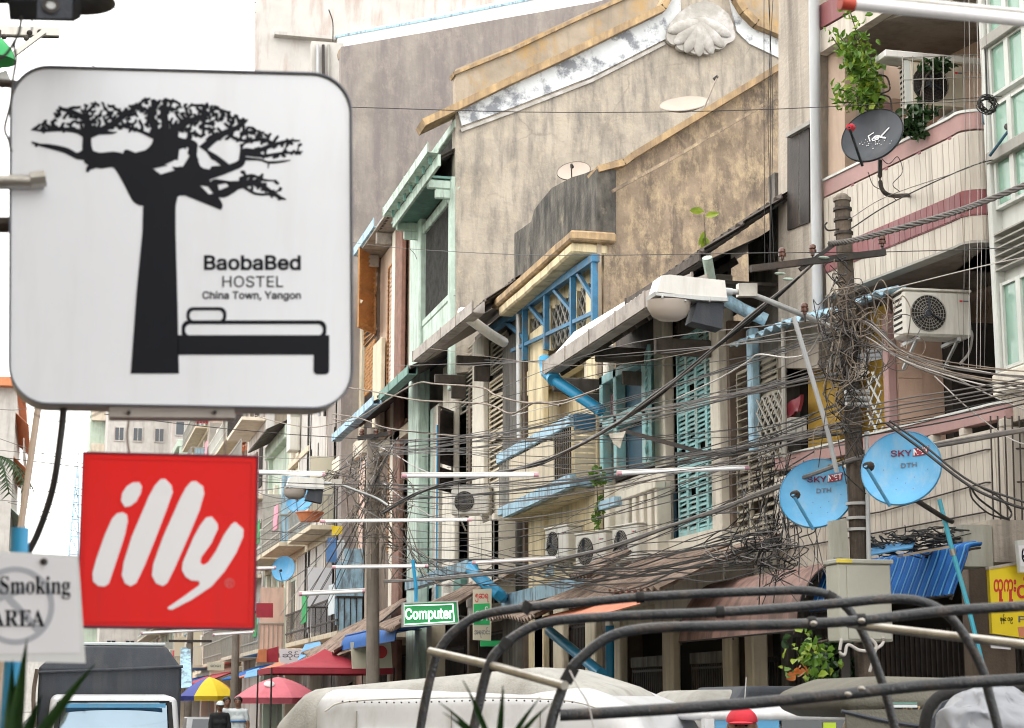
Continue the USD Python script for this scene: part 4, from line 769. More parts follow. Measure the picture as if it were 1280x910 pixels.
for z in (5.95, 6.02, 6.09, 6.16, 6.23, 6.30): T.part('louvre_slat', bar((Xg + .05, yf, z), (Xg + .05, 12, z), .1, .015), 'frame_grey')
for z in (7.075, 8.25, 9.55): T.part('spandrel', cbox(Xg - .02, Xg + .1, 9, yf, z - .06, z + .06, .01), 'frame_grey')
T.part('sill', cbox(Xg - .06, Xg + .4, 9, yf + .02, 4.72, 4.94, .02), 'cream_white'); T.part('lower_wall', box(Xg, 12, 9, yf - .01, 4.45, 4.715), 'concrete_stained'); T.part('corner_post', cbox(Xg - .01, Xg + .12, yf - .05, yf + .03, 4.95, 12), 'frame_white')
T.part('ground_wall', box(Xg + 1.2, 12, 9, yf - .6, 0, 4.44), 'brown_wall'); T.part('stained_pier', box(Xg + .3, Xg + .7, 13.6, 14.2, 0, 4.44), 'concrete_stained'); T.done()

# ================================================================ orange shutter house
T = Thing('orange_shutter_house', 'narrow house with orange wooden louvred shutters and brick pier, right of the hostel sign', 'house')
ya, yb = 41.5, 47.8
z7 = A(462, 283, 44.6)[2]; shell(T, ya, yb, z7 + .2, X=8.4); roof_plane(T, 41.3, 44.7, A(478, 268, 43)[2], 7.62, 10, .7); gutter(T, [(7.5, 47.8, z7), (7.5, 44.6, z7)], .2, .22, 'lightblue_paint'); T.part('soffit', box(7.55, 8.4, 41.5, 47.6, z7 - .06, z7 - .01), 'gutter_grey')
for yy in (44.8, 47.2): T.part('bracket', cbox(7.6, 8.1, yy, yy + .1, z7 - .4, z7 - .07, .04), 'gutter_grey')
column(T, 493, 501, 503, 0, z7 - .1, mat='brick_stain', label='bare stained brick pier', row=400); column(T, 489, 492.5, 493, 0, z7 - .1, mat='cream_white', row=400); column(T, 443, 452, 454, 0, z7 - .1, mat='cream', row=400)
y0, y1, z0, z1 = fr(453, 466, 330, 425); lou(T, y1, y0, z0, z1, 8.05, 'orange_wood', pitch=.12, mids=(.5,))
louvre(T, (8.0, S(466, 400)[1], z0), (-.55, -.83, 0), 1.0, z1 - z0, 'orange_wood', pitch=.12, mids=(.5,), label='open orange leaf, dark on its shaded side')
y0, y1, z0, z1 = fr(480, 489, 330, 500); lou(T, y1, y0, z0, z1, 8.08, 'orange_wood', pitch=.12); y0, y1, z0, z1 = fr(454, 466, 430, 490); T.part('screen', lattice(y0, y1, z0, z1, 8.05, .2, .02), 'orange_wood')
column(T, 466, 476, 478, 8.6, S(470, 428)[2], mat='cream', row=450); T.part('infill', box(8.2, 8.3, ya + .21, yb - .21, 8.7, z7 - .1), 'wall_peach')
gutter(T, [(6.9, 47, 8.55), (6.9, 40.8, 8.55)], .2, .18, 'lightblue_paint'); roof_plane(T, 41.0, 47, 8.6, 6.95, 8.2, .6); floor_slab(T, ya, yb, 8.4, X=8.0)
y0, y1, z0, z1 = fr(482, 491, 540, 690); lou(T, y1, y0, z0, z1, 8.05, 'orange_wood', pitch=.12); T.part('infill', box(8.25, 8.3, ya + .21, yb - .21, 3.5, 8.1), 'brown_wall'); floor_slab(T, ya, yb, 3.6, X=7.6, mat='cream')
column(T, 447, 457, 460, 0, 8.3, mat='far_wall_pink', row=650)
T.part('sheet_awning', cat([sheet((6.2, 47, 3.3), (6.2, 41.5, 3.2), (7.9, 41.5, 4.3), (7.9, 47, 4.3), 24, .03, .02, sagv=.4)]), 'rust_sheet'); folding_gate(T, ya + .4, yb - .4, .05, 3, 8.15); T.done()

# ================================================================ houses further down the street
def far_house(y0, y1, h, wall, label, seed, fl=3.3, bal=True, roof=None, shop='awning_blue'):
    r = random.Random(seed); T = Thing('far_house', label, 'house', None); nf = int((h - 3.6) / fl)
    T.part('side_wall', box(8.0, 18, y0, y0 + .25, 0, h), wall); T.part('far_side_wall', box(8.0, 18, y1 - .25, y1, 0, h), wall); T.part('front_wall', box(8.15, 8.3, y0 + .25, y1 - .25, 3.4, h), wall); T.part('parapet', cbox(7.85, 8.5, y0 - .05, y1 + .05, h + .003, h + .5, .03), wall)
    T.part('shop_interior', box(8.8, 8.9, y0 + .25, y1 - .25, 0, 3.4), 'brown_wall'); T.part('cornice', cbox(7.7, 8.14, y0 + .01, y1 - .01, 3.2, 3.42, .02), 'cream')
    T.part('shop_awning', sheet((6.4, y1 - .3, 2.75), (6.4, y0 + .3, 2.75), (7.9, y0 + .3, 3.3), (7.9, y1 - .3, 3.3), 14, .03, .02), shop)
    if roof: T.part('roof', sheet((7.2, y1, h + .3), (7.2, y0, h + .3), (10, y0, h + 1.7), (10, y1, h + 1.7), 20, .03, .03), roof)
    n = 2 if y1 - y0 < 5.5 else 3; w = (y1 - y0) / n
    for f in range(nf):
        zf = 3.6 + f * fl
        for k in range(n):
            a = y0 + k * w + .3; b = a + w - .6
            if r.random() < .7: window(T, a, b, zf + .7, zf + 2.5, 8.08, r.choice(['cream', 'frame_white', 'lightblue_paint', 'mint']), r.choice(['glass_dark', 'glass_dark', 'grey_louvre']), 2, 2, .08)
            else: lou(T, b, a, zf + .3, zf + 2.5, 8.08, r.choice(['grey_louvre', 'mint', 'orange_wood', 'teal']), pitch=.16, cols=2, joined=True)
        for k in range(n + 1): T.part('pilaster', cbox(8.0, 8.147, min(max(y0 + k * w - .13, y0 + .26), y1 - .52), min(max(y0 + k * w + .13, y0 + .52), y1 - .26), zf + .001, zf + fl - .202, .01), 'cream_white')
        if r.random() < .55: q = y0 + r.uniform(.8, y1 - y0 - 1.2); u_ = T.part('cooling_unit', cbox(7.6, 7.98, q, q + .8, zf + .1 + 1.1 * (r.random() < .5), zf + 1.75, .03), 'ac_white'); u_.sub('grille', box(7.62, 7.94, q - .012, q - .002, zf + 1.25, zf + 1.65), 'cabinet')
        if r.random() < .65: T.part('hanging_panel', box(7.3, 8.0, y0 + .4, y0 + .46, zf + .3, zf + 2.2), r.choice(['umb_red', 'sign_cream', 'far_wall_pink', 'lightblue_paint', 'paper']))
        T.part('string_course', cbox(7.95, 8.145, y0 + .002, y1 - .002, zf - .2, zf, .01), 'cream')
        if bal and r.random() < .85:
            d = r.choice([.7, .9, 1.1]); B = T.part('balcony', cbox(8.0 - d, 8.14, y0 + .2, y1 - .2, zf - .001, zf + .14), 'cream'); hh = r.choice([1.0, 1.0, 1.0, 2.2])
            B.sub('balcony_grille', cat([box(8.0 - d, 8.015 - d, y, y + .015, zf + .14, zf + hh) for y in np.arange(y0 + .22, y1 - .2, .2)] + [box(x, x + .025, y0 + .21, y0 + .23, zf + .14, zf + hh) for x in np.arange(8.03 - d, 8, .16)] + [box(7.99 - d, 8.03 - d, y0 + .2, y1 - .2, z, z + .05) for z in np.arange(zf + hh, zf + .3, -.6)] + [box(8.031 - d, 8, y0 + .195, y0 + .245, zf + hh, zf + hh + .05)]), r.choice(['frame_grey', 'steel_dark', 'frame_white', 'frame_grey']))
            if r.random() < .85: B.sub('washing', rough(box(7.97 - d, 7.99 - d, y0 + .5, y0 + 1.6, zf + .6, zf + 1.4), .05, 2, seed, .25), r.choice(['cloth_red', 'cloth_blue', 'cloth_pink', 'cloth_green', 'cloth_white']))
            if r.random() < .5: B.sub('side_screen', box(8.05 - d, 8.0, y0 + .25, y0 + .27, zf + .14, zf + 2.3), r.choice(['lightblue_paint', 'canvas_grey', 'far_wall_pink']))
    T.done()
FH = [(48.2, 53.5, 8.4, 'far_wall_cream', 'low cream house with balconies beside the second utility pole', None, 'rust_sheet'), (53.7, 59.5, 11.6, 'far_wall_pink', 'pinkish plastered house behind the hanging laundry', None, 'rust_sheet'),
      (59.7, 65.0, 14.5, 'far_wall_cream', 'cream house with cages below the right corner of the hostel sign', None, 'awning_orange'), (65.2, 71.6, 11.2, 'far_wall_green', 'pale green house with shuttered windows right of the red sign', 'tile_roof', 'awning_blue'),
      (79.3, 92, 22, 'far_wall_cream', 'tall cream flats with washing on caged balconies right of the red sign', None, 'umb_red'), (92.3, 101, 19, 'far_wall_pink', 'pink house with a low orange roof beyond the cream flats', 'pot_orange', 'awning_blue'),
      (101.3, 112, 21, 'far_wall_grey', 'grey flats with many storeys far down the street', None, 'umb_red'), (112.5, 125, 13, 'far_wall_cream', 'far cream house under the bottom edge of the red sign', 'tile_roof', 'blue_tarp'),
      (125.5, 140, 19, 'far_wall_green', 'far greenish block partly hidden by the red sign', None, 'awning_orange'), (141, 158, 15, 'far_wall_pink', 'farthest pink house above the dark truck', 'tile_roof', 'awning_blue')]
for i, (a, b, h, w, lb, rf, sh) in enumerate(FH): far_house(a, b, h, w, lb, 20 + i, roof=rf, shop=sh)
# end of the street
T = Thing('far_block', 'grey weathered far block with small windows between the hostel sign and the red sign', 'building')
x0, x1 = A(128, 700, 175)[0], A(208, 700, 175)[0]; zt = 34
T.part('wall', box(x0, x1, 175, 190, 0, zt), 'far_wall_grey')
for z in np.arange(3, 33, 3.3):
    for x in (x0 + .6, x0 + 2.3, x0 + 4.3): wd = T.part('window', box(x, x + .95, 174.88, 174.99, z, z + 1.4), 'white_plaster'); wd.sub('pane', box(x + .1, x + .44, 174.84, 174.879, z + .12, z + 1.28), 'glass_dark'); wd.sub('pane', box(x + .52, x + .86, 174.84, 174.879, z + .12, z + 1.28), 'glass_dark')
T.part('roof', cbox(x0 - .2, x1 + .2, 174.6, 190.2, zt + .002, zt + .6, .05), 'far_wall_cream'); T.done()
T = Thing('far_block', 'white and green far block beside the grey one, above the red sign', 'building')
x0, x1 = A(209, 700, 170)[0], A(262, 700, 170)[0]
T.part('wall', box(x0, x1, 170, 185, 0, 33), 'white_plaster'); T.part('stair_panel', box(x0 + 1.5, x0 + 2.7, 169.8, 169.99, 0, 33), 'far_wall_green')
for z in np.arange(3, 32, 3.3): wd = T.part('window', box(x0 + .3, x0 + 1.2, 169.86, 169.99, z, z + 1.4), 'white_plaster'); wd.sub('pane', box(x0 + .4, x0 + 1.1, 169.82, 169.859, z + .1, z + 1.3), 'glass_dark')
T.done()
T = Thing('far_block', 'pale greenish narrow far block at the left of the grey one', 'building')
x0, x1 = A(106, 700, 185)[0], A(127, 700, 185)[0]; T.part('wall', box(x0, x1, 185, 200, 0, 31), 'far_wall_green')
for z in np.arange(3, 30, 3.3): T.part('balcony', cbox(x0 + .1, x1 - .1, 184.2, 184.99, z, z + 1.0, .02), 'far_wall_cream')
T.done()
T = Thing('radio_mast', 'pale blue lattice mast far away between the bamboo pole and the red sign', 'mast')
c = A(92, 700, 420); w0 = 2.6; H = A(92, 585, 420)[2]; ms = []
for k in range(14):
    z0, z1 = H * k / 14, H * (k + 1) / 14; wa, wb = w0 * (1 - k / 15), w0 * (1 - (k + 1) / 15)
    cs_ = lambda w, z: [np.array([c[0] + a * w, 420 + b * w, z]) for a, b in ((-1, -1), (1, -1), (1, 1), (-1, 1))]
    A0, A1 = cs_(wa, z0), cs_(wb, z1)
    for i in range(4): ms += [bar(A0[i], A1[i], .35), bar(A0[i], A1[(i + 1) % 4], .22), bar(A1[i], A1[(i + 1) % 4], .22)]
T.part('lattice', cat(ms), 'lightblue_paint'); T.part('antenna', tube([(c[0], 420, H), (c[0], 420, H + 6)], .2, 6), 'frame_white'); T.done()
single('distant_roofline', cat([box(-60 + i * 9, -52 + i * 9, 460, 475, 0, 12 + 9 * abs(math.sin(i * 2.3))) for i in range(20)]), 'far_wall_grey', 'far low roofs closing the street at the horizon', 'skyline', kind='stuff')
# left side of the street
T = Thing('left_house', 'sliver of a house with an orange canopy at the left edge', 'house')
T.part('wall', box(-16, -2.9, 128, 150, 0, 23), 'far_wall_grey'); T.part('roof', box(-16, -2.4, 127, 150, 23, 23.6), 'pot_orange')
for z in (14, 17.5, 20.5): T.part('canopy', sheet((-2.0, 128, z), (-2.0, 145, z), (-3.2, 145, z + 1.1), (-3.2, 128, z + 1.1), 16, .04, .03), 'pot_orange' if z > 15 else 'mint'); T.part('balcony_grille', cat([box(-2.3, -2.25, y, y + .06, z - 2.2, z - 1) for y in np.arange(128, 145, .5)] + [box(-2.32, -2.24, 128, 145, z - 1, z - .9)]), 'frame_grey')
T.part('balcony', cbox(-2.9, -2.2, 127.8, 146, 11.6, 11.9), 'far_wall_cream'); T.done()

# ================================================================ hostel sign
def pxB(shape, Y, th):                                   # as pxY, but the outline is the front and the thickness goes away from the viewer
    v, f = pxY(shape, Y, th); return v + [0, th, 0], f
def rrect(x0, x1, y0, y1, r): return sbox(x0 + r, y0 + r, x1 - r, y1 - r).buffer(r, quad_segs=10)
Ys = 4.8
Q = [(13, 84), (438, 95), (440, 512), (11, 505)]
T = Thing('hostel_sign', 'white rounded hostel sign with a black baobab tree and bed', 'sign')
body = quadmap(rrect(0, 1, 0, 1, .115), Q); T.part('light_box', pxB(body.buffer(-.4), Ys + .001, .11), 'sign_box')
T.part('face_panel', pxY(body.buffer(-2.2), Ys - .0005, .004), 'acrylic_white')
T.part('edge_trim', pxY(body.buffer(.8).difference(body.buffer(-1.0)), Ys + .01, .02), 'print_grey')
def stroke(p):                                            # tapering stroke through (x, y, width)
    p = smooth_path([(a, b, c) for a, b, c in p], 5); g = []
    for a, b in zip(p[:-1], p[1:]): g.append(union_all([Point(a[0], a[1]).buffer(a[2] / 2, 6), Point(b[0], b[1]).buffer(b[2] / 2, 6)]).convex_hull)
    return union_all(g)
tree = [Polygon([(179, 255), (178, 290), (171, 362), (163.5, 467), (223.7, 467), (222, 380), (219.5, 290), (219.5, 258), (222, 246), (228, 243), (250, 252), (275, 262), (272, 250), (262, 225), (200, 205), (165, 195), (158, 215), (170, 238)])]
Zs = 4.332; z1_ = lambda *p: [(20 + x / Zs, 90 + y / Zs, w / Zs) for x, y, w in p]; z2_ = lambda *p: [(200 + x / Zs, 90 + y / Zs, (w * 1.0 + 1) / Zs) for x, y, w in p]
for p in (z1_((690, 650, 150), (610, 530, 120), (540, 475, 85), (450, 480, 85), (380, 450, 60), (330, 455, 34), (270, 425, 32), (190, 405, 26), (130, 395, 14), (85, 378, 6)), z1_((110, 400, 16), (100, 385, 8), (88, 390, 5)),
          z1_((400, 470, 70), (385, 410, 52), (385, 350, 46), (390, 310, 50), (380, 260, 34), (300, 215, 26), (240, 200, 16)), z1_((430, 500, 40), (395, 520, 26), (388, 535, 18)),
          z1_((385, 345, 40), (330, 320, 26), (240, 310, 22), (150, 318, 16), (85, 312, 8)), z1_((395, 340, 44), (450, 320, 36), (520, 285, 34), (580, 240, 30), (640, 200, 22), (700, 150, 8)), z1_((450, 325, 30), (520, 330, 14), (545, 325, 5)),
          z1_((600, 440, 40), (660, 470, 60), (730, 440, 60), (765, 380, 50), (750, 300, 40), (730, 240, 44), (760, 170, 30)), z1_((740, 350, 22), (660, 315, 16), (580, 295, 14), (520, 290, 16)), z1_((600, 445, 30), (598, 430, 18)),
          z1_((640, 470, 60), (800, 450, 100), (900, 400, 50)), z1_((720, 560, 160), (860, 590, 150), (960, 540, 90)), z1_((760, 400, 50), (840, 330, 40), (930, 270, 30)), z1_((800, 440, 90), (870, 440, 70), (900, 470, 40)),
          z2_((20, 380, 120), (110, 380, 44), (180, 400, 50), (170, 470, 60), (170, 560, 120), (120, 600, 140)), z2_((170, 480, 60), (260, 390, 40), (330, 340, 34), (420, 300, 26), (470, 262, 12)), z2_((200, 560, 90), (300, 540, 60), (380, 520, 40), (440, 490, 38), (455, 430, 30), (520, 430, 26), (600, 400, 22), (690, 375, 14), (755, 372, 8)),
          z2_((250, 440, 40), (310, 470, 30), (370, 520, 34)), z2_((455, 440, 26), (560, 455, 16), (660, 440, 13), (770, 432, 7)), z2_((460, 470, 18), (540, 475, 10), (590, 490, 12), (660, 485, 12), (705, 478, 4)), z2_((590, 490, 8), (585, 520, 4)),
          z2_((300, 610, 60), (380, 620, 56), (440, 610, 40), (520, 600, 28), (580, 635, 22), (650, 680, 18), (680, 690, 6)), z2_((440, 580, 26), (500, 560, 14), (560, 585, 12), (622, 588, 5)), z2_((450, 620, 16), (520, 660, 12), (600, 660, 12), (645, 640, 6)), z2_((270, 680, 80), (320, 720, 36), (328, 742, 8)), z2_((210, 600, 40), (330, 660, 40), (400, 630, 40)),
          z2_((440, 440, 14), (445, 400, 12), (480, 375, 14), (560, 365, 18), (610, 385, 14)), z2_((380, 345, 18), (430, 370, 12), (470, 370, 14)), z2_((440, 330, 14), (500, 325, 14), (535, 318, 6)), z2_((20, 350, 60), (30, 290, 40), (20, 220, 40), (30, 160, 20)),
          z2_((60, 320, 30), (140, 270, 26), (230, 240, 26), (240, 190, 26)), z2_((160, 380, 24), (155, 320, 12), (180, 270, 12)), z2_((230, 300, 22), (250, 240, 16), (300, 200, 14), (360, 215, 10)), z2_((660, 440, 8), (690, 400, 8), (720, 360, 5)), z2_((745, 430, 10), (752, 400, 4))):
    tree.append(stroke(p))
# crown of twigs: branches that grow towards random points under the crown's outline
crown = Polygon([(42, 161), (60, 146), (76, 133), (100, 132), (122, 127), (150, 133), (186, 122), (216, 124), (240, 131), (262, 128), (284, 138), (304, 147), (318, 164), (308, 172), (276, 176), (232, 172), (190, 170), (140, 160), (112, 163), (75, 163)])
rr = random.Random(11); base = union_all(tree); nodes = [np.array(p) for g in tree[1:] for p in list(polys(g)[0].exterior.coords)[::6] if crown.buffer(4).contains(Point(p))]
side = union_all([Polygon([(286, 150), (322, 163), (376, 174), (380, 192), (362, 202), (318, 196), (300, 182)]), Polygon([(300, 212), (322, 216), (346, 226), (360, 246), (350, 251), (322, 240), (302, 236)])]); nodes += [np.array(p) for g in tree[1:] for p in list(polys(g)[0].exterior.coords)[::5] if side.contains(Point(p))]
att = []
while len(att) < 960:
    p = (rr.uniform(40, 380), rr.uniform(120, 252))
    if crown.contains(Point(p)) or (side.contains(Point(p)) and rr.random() < .4): att.append(np.array(p))
segs = []
for it in range(26):
    N = np.array(nodes); pull = {}
    keep = []
    for a in att:
        d = np.hypot(*(N - a).T); i = int(d.argmin())
        if d[i] < 2.1: continue
        keep.append(a)
        if d[i] < 16: pull.setdefault(i, []).append((a - N[i]) / d[i])
    att = keep
    if not pull: break
    for i, v in pull.items():
        t = np.sum(v, 0) + np.array([rr.uniform(-.4, .4), rr.uniform(-.4, .4)]); q = N[i] + t / (np.linalg.norm(t) + 1e-9) * 2.2; segs.append((N[i], q, it)); nodes.append(q)
tw = [LineString([a, b]).buffer(max(.78, 1.9 - .06 * it), 3) for a, b, it in segs]
tip = [Point(q + np.array([rr.uniform(-1, 1), rr.uniform(-1, 1)])).buffer(rr.uniform(.8, 1.9), 3) for a, q, it in segs[::5]]
holes = [Polygon([(191, 211), (214, 206), (218, 213), (201, 218)]), Polygon([(224, 187), (230, 185), (237, 195), (228, 209), (222, 204)]), Polygon([(247, 182), (258, 190), (267, 203), (262, 212), (253, 210), (246, 195)]), Polygon([(250, 232), (260, 233), (267, 242), (261, 243)]), Polygon([(272, 231), (283, 229), (286, 233), (274, 238)]), Polygon([(278, 219), (288, 218), (286, 225), (280, 224)])]
baob = union_all(tree + tw + tip).difference(union_all(holes)).simplify(.25).buffer(0)
bed = union_all([sbox(222, 419, 410, 443.5), rrect(392, 411.5, 425, 468, 5), sbox(400, 419, 411.5, 440), rrect(227, 408, 400.5, 424, 9).difference(rrect(231.5, 403.5, 405.2, 419.5, 6.5)), rrect(233, 283, 384, 404.5, 8.5).difference(rrect(237, 279, 388, 401, 6))])
T.part('baobab_emblem', pxY(baob, Ys - .0045, .0015), 'print_black'); T.part('bed_emblem', pxY(bed, Ys - .0045, .0015), 'print_black')
def letter(P, txt, x0, x1, y0, y1, Y, mat, stroke=0, font='Inter', name='lettering', th=.0015, label=None): return P.sub(name, pxY(fit(text_shape(txt, font, stroke), x0, x1, y0, y1), Y, th), mat, label)
letter(T, 'BaobaBed', 255, 376, 319, 338, Ys - .0045, 'print_black', 3); letter(T, 'HOSTEL', 278, 354, 345, 359, Ys - .0045, 'print_black'); letter(T, 'China Town, Yangon', 253, 376, 364, 376.5, Ys - .0045, 'print_black', 2)
cl = T.part('clamp', tube([A(-12, 226, Ys - .03), A(40, 226, Ys - .03)], .016, 10), 'steel_bare', smooth=40); cl.sub('clamp_bolt', tube([A(38, 225, Ys - .03), A(57, 223, Ys - .03)], .022, 8), 'steel_bare'); cl.sub('clamp_plate', pxY(sbox(-12, 233, 55, 237), Ys - .01, .02), 'galv')
for x in (60, 190, 300): T.part('top_hook', tube([A(x, 86 + x * .027, Ys + .03), A(x + 8, 88 + x * .027, Ys + .03)], .006, 6), 'steel_dark')
T.part('upper_arm', tube([A(-20, 102, Ys + .06), A(26, 106, Ys + .06)], .012, 8), 'steel_dark'); T.part('lower_arm', tube([A(-20, 281, Ys + .06), A(14, 281, Ys + .06)], .022, 8), 'steel_dark'); T.done()
T = Thing('sign_hanger', 'beige metal channel under the hostel sign that carries the red sign', 'bracket')
T.part('channel', pxY(Polygon([(135, 507), (290, 508), (291, 527), (136, 526)]), Ys + .08, .07), 'sign_box')
for x in (161, 268): T.part('screw', pxY(Point(x, 516).buffer(2.6), Ys + .0095, .006), 'steel_dark')
T.part('hanging_wire', tube(smooth_path([A(161, 525, Ys + .04), A(159, 545, Ys + .04), A(162, 570, Ys + .04)]), .0035, 6), 'cable_tan'); T.part('hanging_wire', tube(smooth_path([A(280, 525, Ys + .04), A(282, 572, Ys + .04)]), .003, 6), 'cable_tan'); T.done()

# ================================================================ red coffee sign
Yi = 4.72; Q = [(104, 566), (322, 571), (318, 786), (95.5, 783)]
T = Thing('coffee_sign', 'square glossy red sign with white slanted coffee lettering', 'sign')
T.part('light_box', pxB(Polygon(Q), Yi + .001, .12), 'print_maroon'); T.part('face_panel', pxY(Polygon(Q).buffer(-1.3), Yi + .0005, .005), 'acrylic_red')
T.part('edge_trim', pxY(Polygon(Q).buffer(.9, join_style=2).difference(Polygon(Q).buffer(-1.0, join_style=2)), Yi + .004, .012), 'print_maroon')
T.part('inner_bevel', pxY(Polygon(Q).buffer(-6.2, join_style=2).difference(Polygon(Q).buffer(-7.0, join_style=2)), Yi - .0045, .002), 'acrylic_red')
zq = lambda pts: Polygon([(90 + x / 3.958, 560 + y / 3.958) for x, y in pts])
L_ = [zq([(243, 262), (248, 225), (270, 190), (300, 171), (332, 169), (346, 190), (340, 225), (318, 265), (290, 287), (262, 293)]), zq([(198, 350), (222, 324), (250, 318), (272, 330), (276, 362), (262, 430), (220, 560), (182, 672), (160, 686), (128, 682), (104, 660), (101, 620), (120, 550), (160, 435)]),
      zq([(380, 240), (410, 185), (440, 153), (462, 154), (492, 185), (498, 220), (470, 300), (420, 430), (360, 580), (318, 668), (290, 685), (262, 670), (246, 630), (256, 565), (295, 440)]), zq([(530, 260), (562, 198), (590, 166), (612, 164), (648, 190), (654, 226), (630, 310), (580, 430), (510, 590), (472, 668), (448, 684), (414, 668), (395, 630), (402, 575), (450, 440)]),
      zq([(600, 445), (632, 385), (665, 343), (692, 340), (720, 375), (722, 400), (690, 470), (640, 540), (634, 568), (648, 580), (672, 568), (712, 510), (752, 430), (788, 378), (808, 366), (848, 402), (846, 440), (812, 520), (755, 610), (690, 685), (590, 752), (495, 800), (470, 797), (478, 786), (560, 730), (625, 682), (652, 650), (622, 657), (592, 656), (562, 638), (544, 605), (548, 565)])]
for g in L_: T.part('letter', pxY(g.buffer(3.2, quad_segs=5).buffer(-3.2).buffer(-1.5).buffer(1.5, quad_segs=5), Yi - .0046, .002), 'print_white')
T.part('trademark_ring', pxY(Point(287, 729).buffer(6).difference(Point(287, 729).buffer(5)), Yi - .0046, .001), 'print_pink'); letter(T, 'R', 284, 290, 725, 733, Yi - .0046, 'print_pink'); T.done()

# ================================================================ no smoking sheet
Yn = 4.3; Q = [(-62, 690), (96, 698), (103, 827), (-66, 822)]
T = Thing('no_smoking_sheet', 'laminated white no smoking paper with a grey ring at the lower left edge', 'notice')
T.part('film', pxY(Polygon([(-66, 686), (98, 694), (107, 829), (-70, 825)]), Yn, .001), 'film'); T.part('paper', pxY(Polygon([(-62, 690), (95, 697), (100, 816), (-66, 818)]), Yn - .0012, .001), 'paper')
ring = Point(19, 757).buffer(49, 24).difference(Point(19, 757).buffer(42, 24)); cut = LineString([(-13, 722), (52, 792)]).buffer(4.5); cig = union_all([LineString([(-10, 752), (30, 737)]).buffer(3.5), cut])
T.part('prohibition_ring', pxY(union_all([ring, cig.intersection(Point(19, 757).buffer(44))]), Yn - .0024, .0006), 'paper_ring')
def bold(s): return ''.join(chr(0x1D400 + ord(c) - 65) if c.isupper() else chr(0x1D41A + ord(c) - 97) for c in s)
letter(T, bold('Smoking'), 0, 88, 720, 749, Yn - .0034, 'print_black', 0, 'NotoSansMath', th=.0006); letter(T, bold('AREA'), -11, 56, 762, 783, Yn - .0034, 'print_black', 0, 'NotoSansMath', th=.0006); letter(T, bold('No'), -34, -6, 721, 743, Yn - .0034, 'print_black', 0, 'NotoSansMath', th=.0006)
T.part('pin', ell(A(55, 702, Yn - .006), (.008, .004, .008)), 'steel_dark'); T.done()
single('blue_post', tube([A(25, 660, 4.5), A(22, 740, 4.5), A(8, 960, 4.5), A(2, 1150, 4.5)], .021, 12), 'blue_pipe', 'blue pipe post standing behind the no smoking sheet', 'post', smooth=40)
single('bamboo_pole', tube([A(49, 500, 9.5), A(25, 665, 9.5), A(-5, 900, 9.5), (-.27, 9.5, .04)], .017, 8), 'pole_pale', 'leaning pale wooden pole in front of the white sky, left of the red sign', 'pole', smooth=40)
single('sign_cable', tube(smooth_path([A(80, 505, 4.86), A(76, 545, 4.86), A(66, 610, 4.86), A(48, 665, 4.86), A(30, 700, 4.86), A(15, 730, 4.86)], 6), .0095, 8), 'cable_dark', 'thick black cable curving down from the lower left of the hostel sign', 'cable', smooth=40)
for k, (pts, lab) in enumerate(((((27, 20), (24, 40), (18, 55), (20, 75), (16, 100), (13, 130), (6, 160), (11, 175), (14, 190)), 'black flex hanging from the dark lamp housing down the left of the hostel sign'), (((19, 50), (10, 65), (0, 73), (-14, 80)), 'short black flex branching left below the dark lamp housing'), (((40, 24), (40, 36), (37, 44)), 'short loose wire end under the dark lamp housing'))):
    single('lamp_flex', tube(smooth_path([A(x, y, 4.6) for x, y in pts]), .004 if k < 2 else .002, 6), 'cable_dark', lab, 'cable')
# dark lamp housing at the top left corner
T = Thing('floodlight', 'dark boxed lamp housing with a round lens cut by the top left corner', 'lamp')
T.part('housing', pxY(Polygon([(-12, -30), (104, -30), (101, 22), (92, 27), (12, 25), (10, 5), (-12, 5)]), 4.7, .14), 'print_black')
T.part('lens_ring', polyY(affinity.translate(Point(0, 0).buffer(.022, 12).difference(Point(0, 0).buffer(.013, 12)), *A(64, 5, 4.54)[[0, 2]]), 4.545, .015), 'steel_dark'); T.part('lens', polyY(affinity.translate(Point(0, 0).buffer(.013, 12), *A(64, 5, 4.55)[[0, 2]]), 4.55, .009), 'galv')
T.part('side_panel', pxY(Polygon([(48, -30), (92, -30), (90, 24), (46, 24)]), 4.559, .008), 'canvas_dark'); T.part('shade', lathe_ := move(lathe([(0, .03), (.05, .026), (.085, .012), (.1, -.012), (.094, -.012), (.08, .006), (0, .02)], 28), A(96, -4, 4.64)), 'steel_dark', smooth=50); T.done()
# crossarm with lamp, upper left
Yc = 13
T = Thing('crossarm', 'pale crossarm with a slanting brace against the sky at upper left', 'crossarm')
T.part('arm', bar(A(-20, 39, Yc), A(74, 41, Yc), .06), 'white_metal'); T.part('brace', bar(A(-12, 90, Yc - .05), A(56, 39, Yc - .05), .035), 'white_metal'); T.part('rail', tube([A(-15, 46, Yc), A(73, 47, Yc)], .006, 5), 'steel_dark'); [T.part('bolt', ell(A(x, y, Yc - .04), (.02,) * 3), 'steel_dark') for x, y in ((33, 48), (5, 46), (37, 41), (50, 40))]; T.done()
T = Thing('green_lamp_shade', 'green lamp shade cut by the left edge near the top', 'lamp')
T.part('shade', move(lathe([(0, .16), (.05, .15), (.11, .08), (.14, 0), (.13, 0), (.1, .07), (0, .14)], 24), A(-6, 76, 12.5)), 'cloth_green', smooth=50); T.part('cap', move(lathe([(0, .22), (.03, .22), (.03, .14), (0, .14)], 12), A(-6, 76, 12.5)), 'steel_dark'); T.part('fitting', bar(A(2, 92, 12.6), A(8, 106, 12.6), .07), 'galv'); T.done()

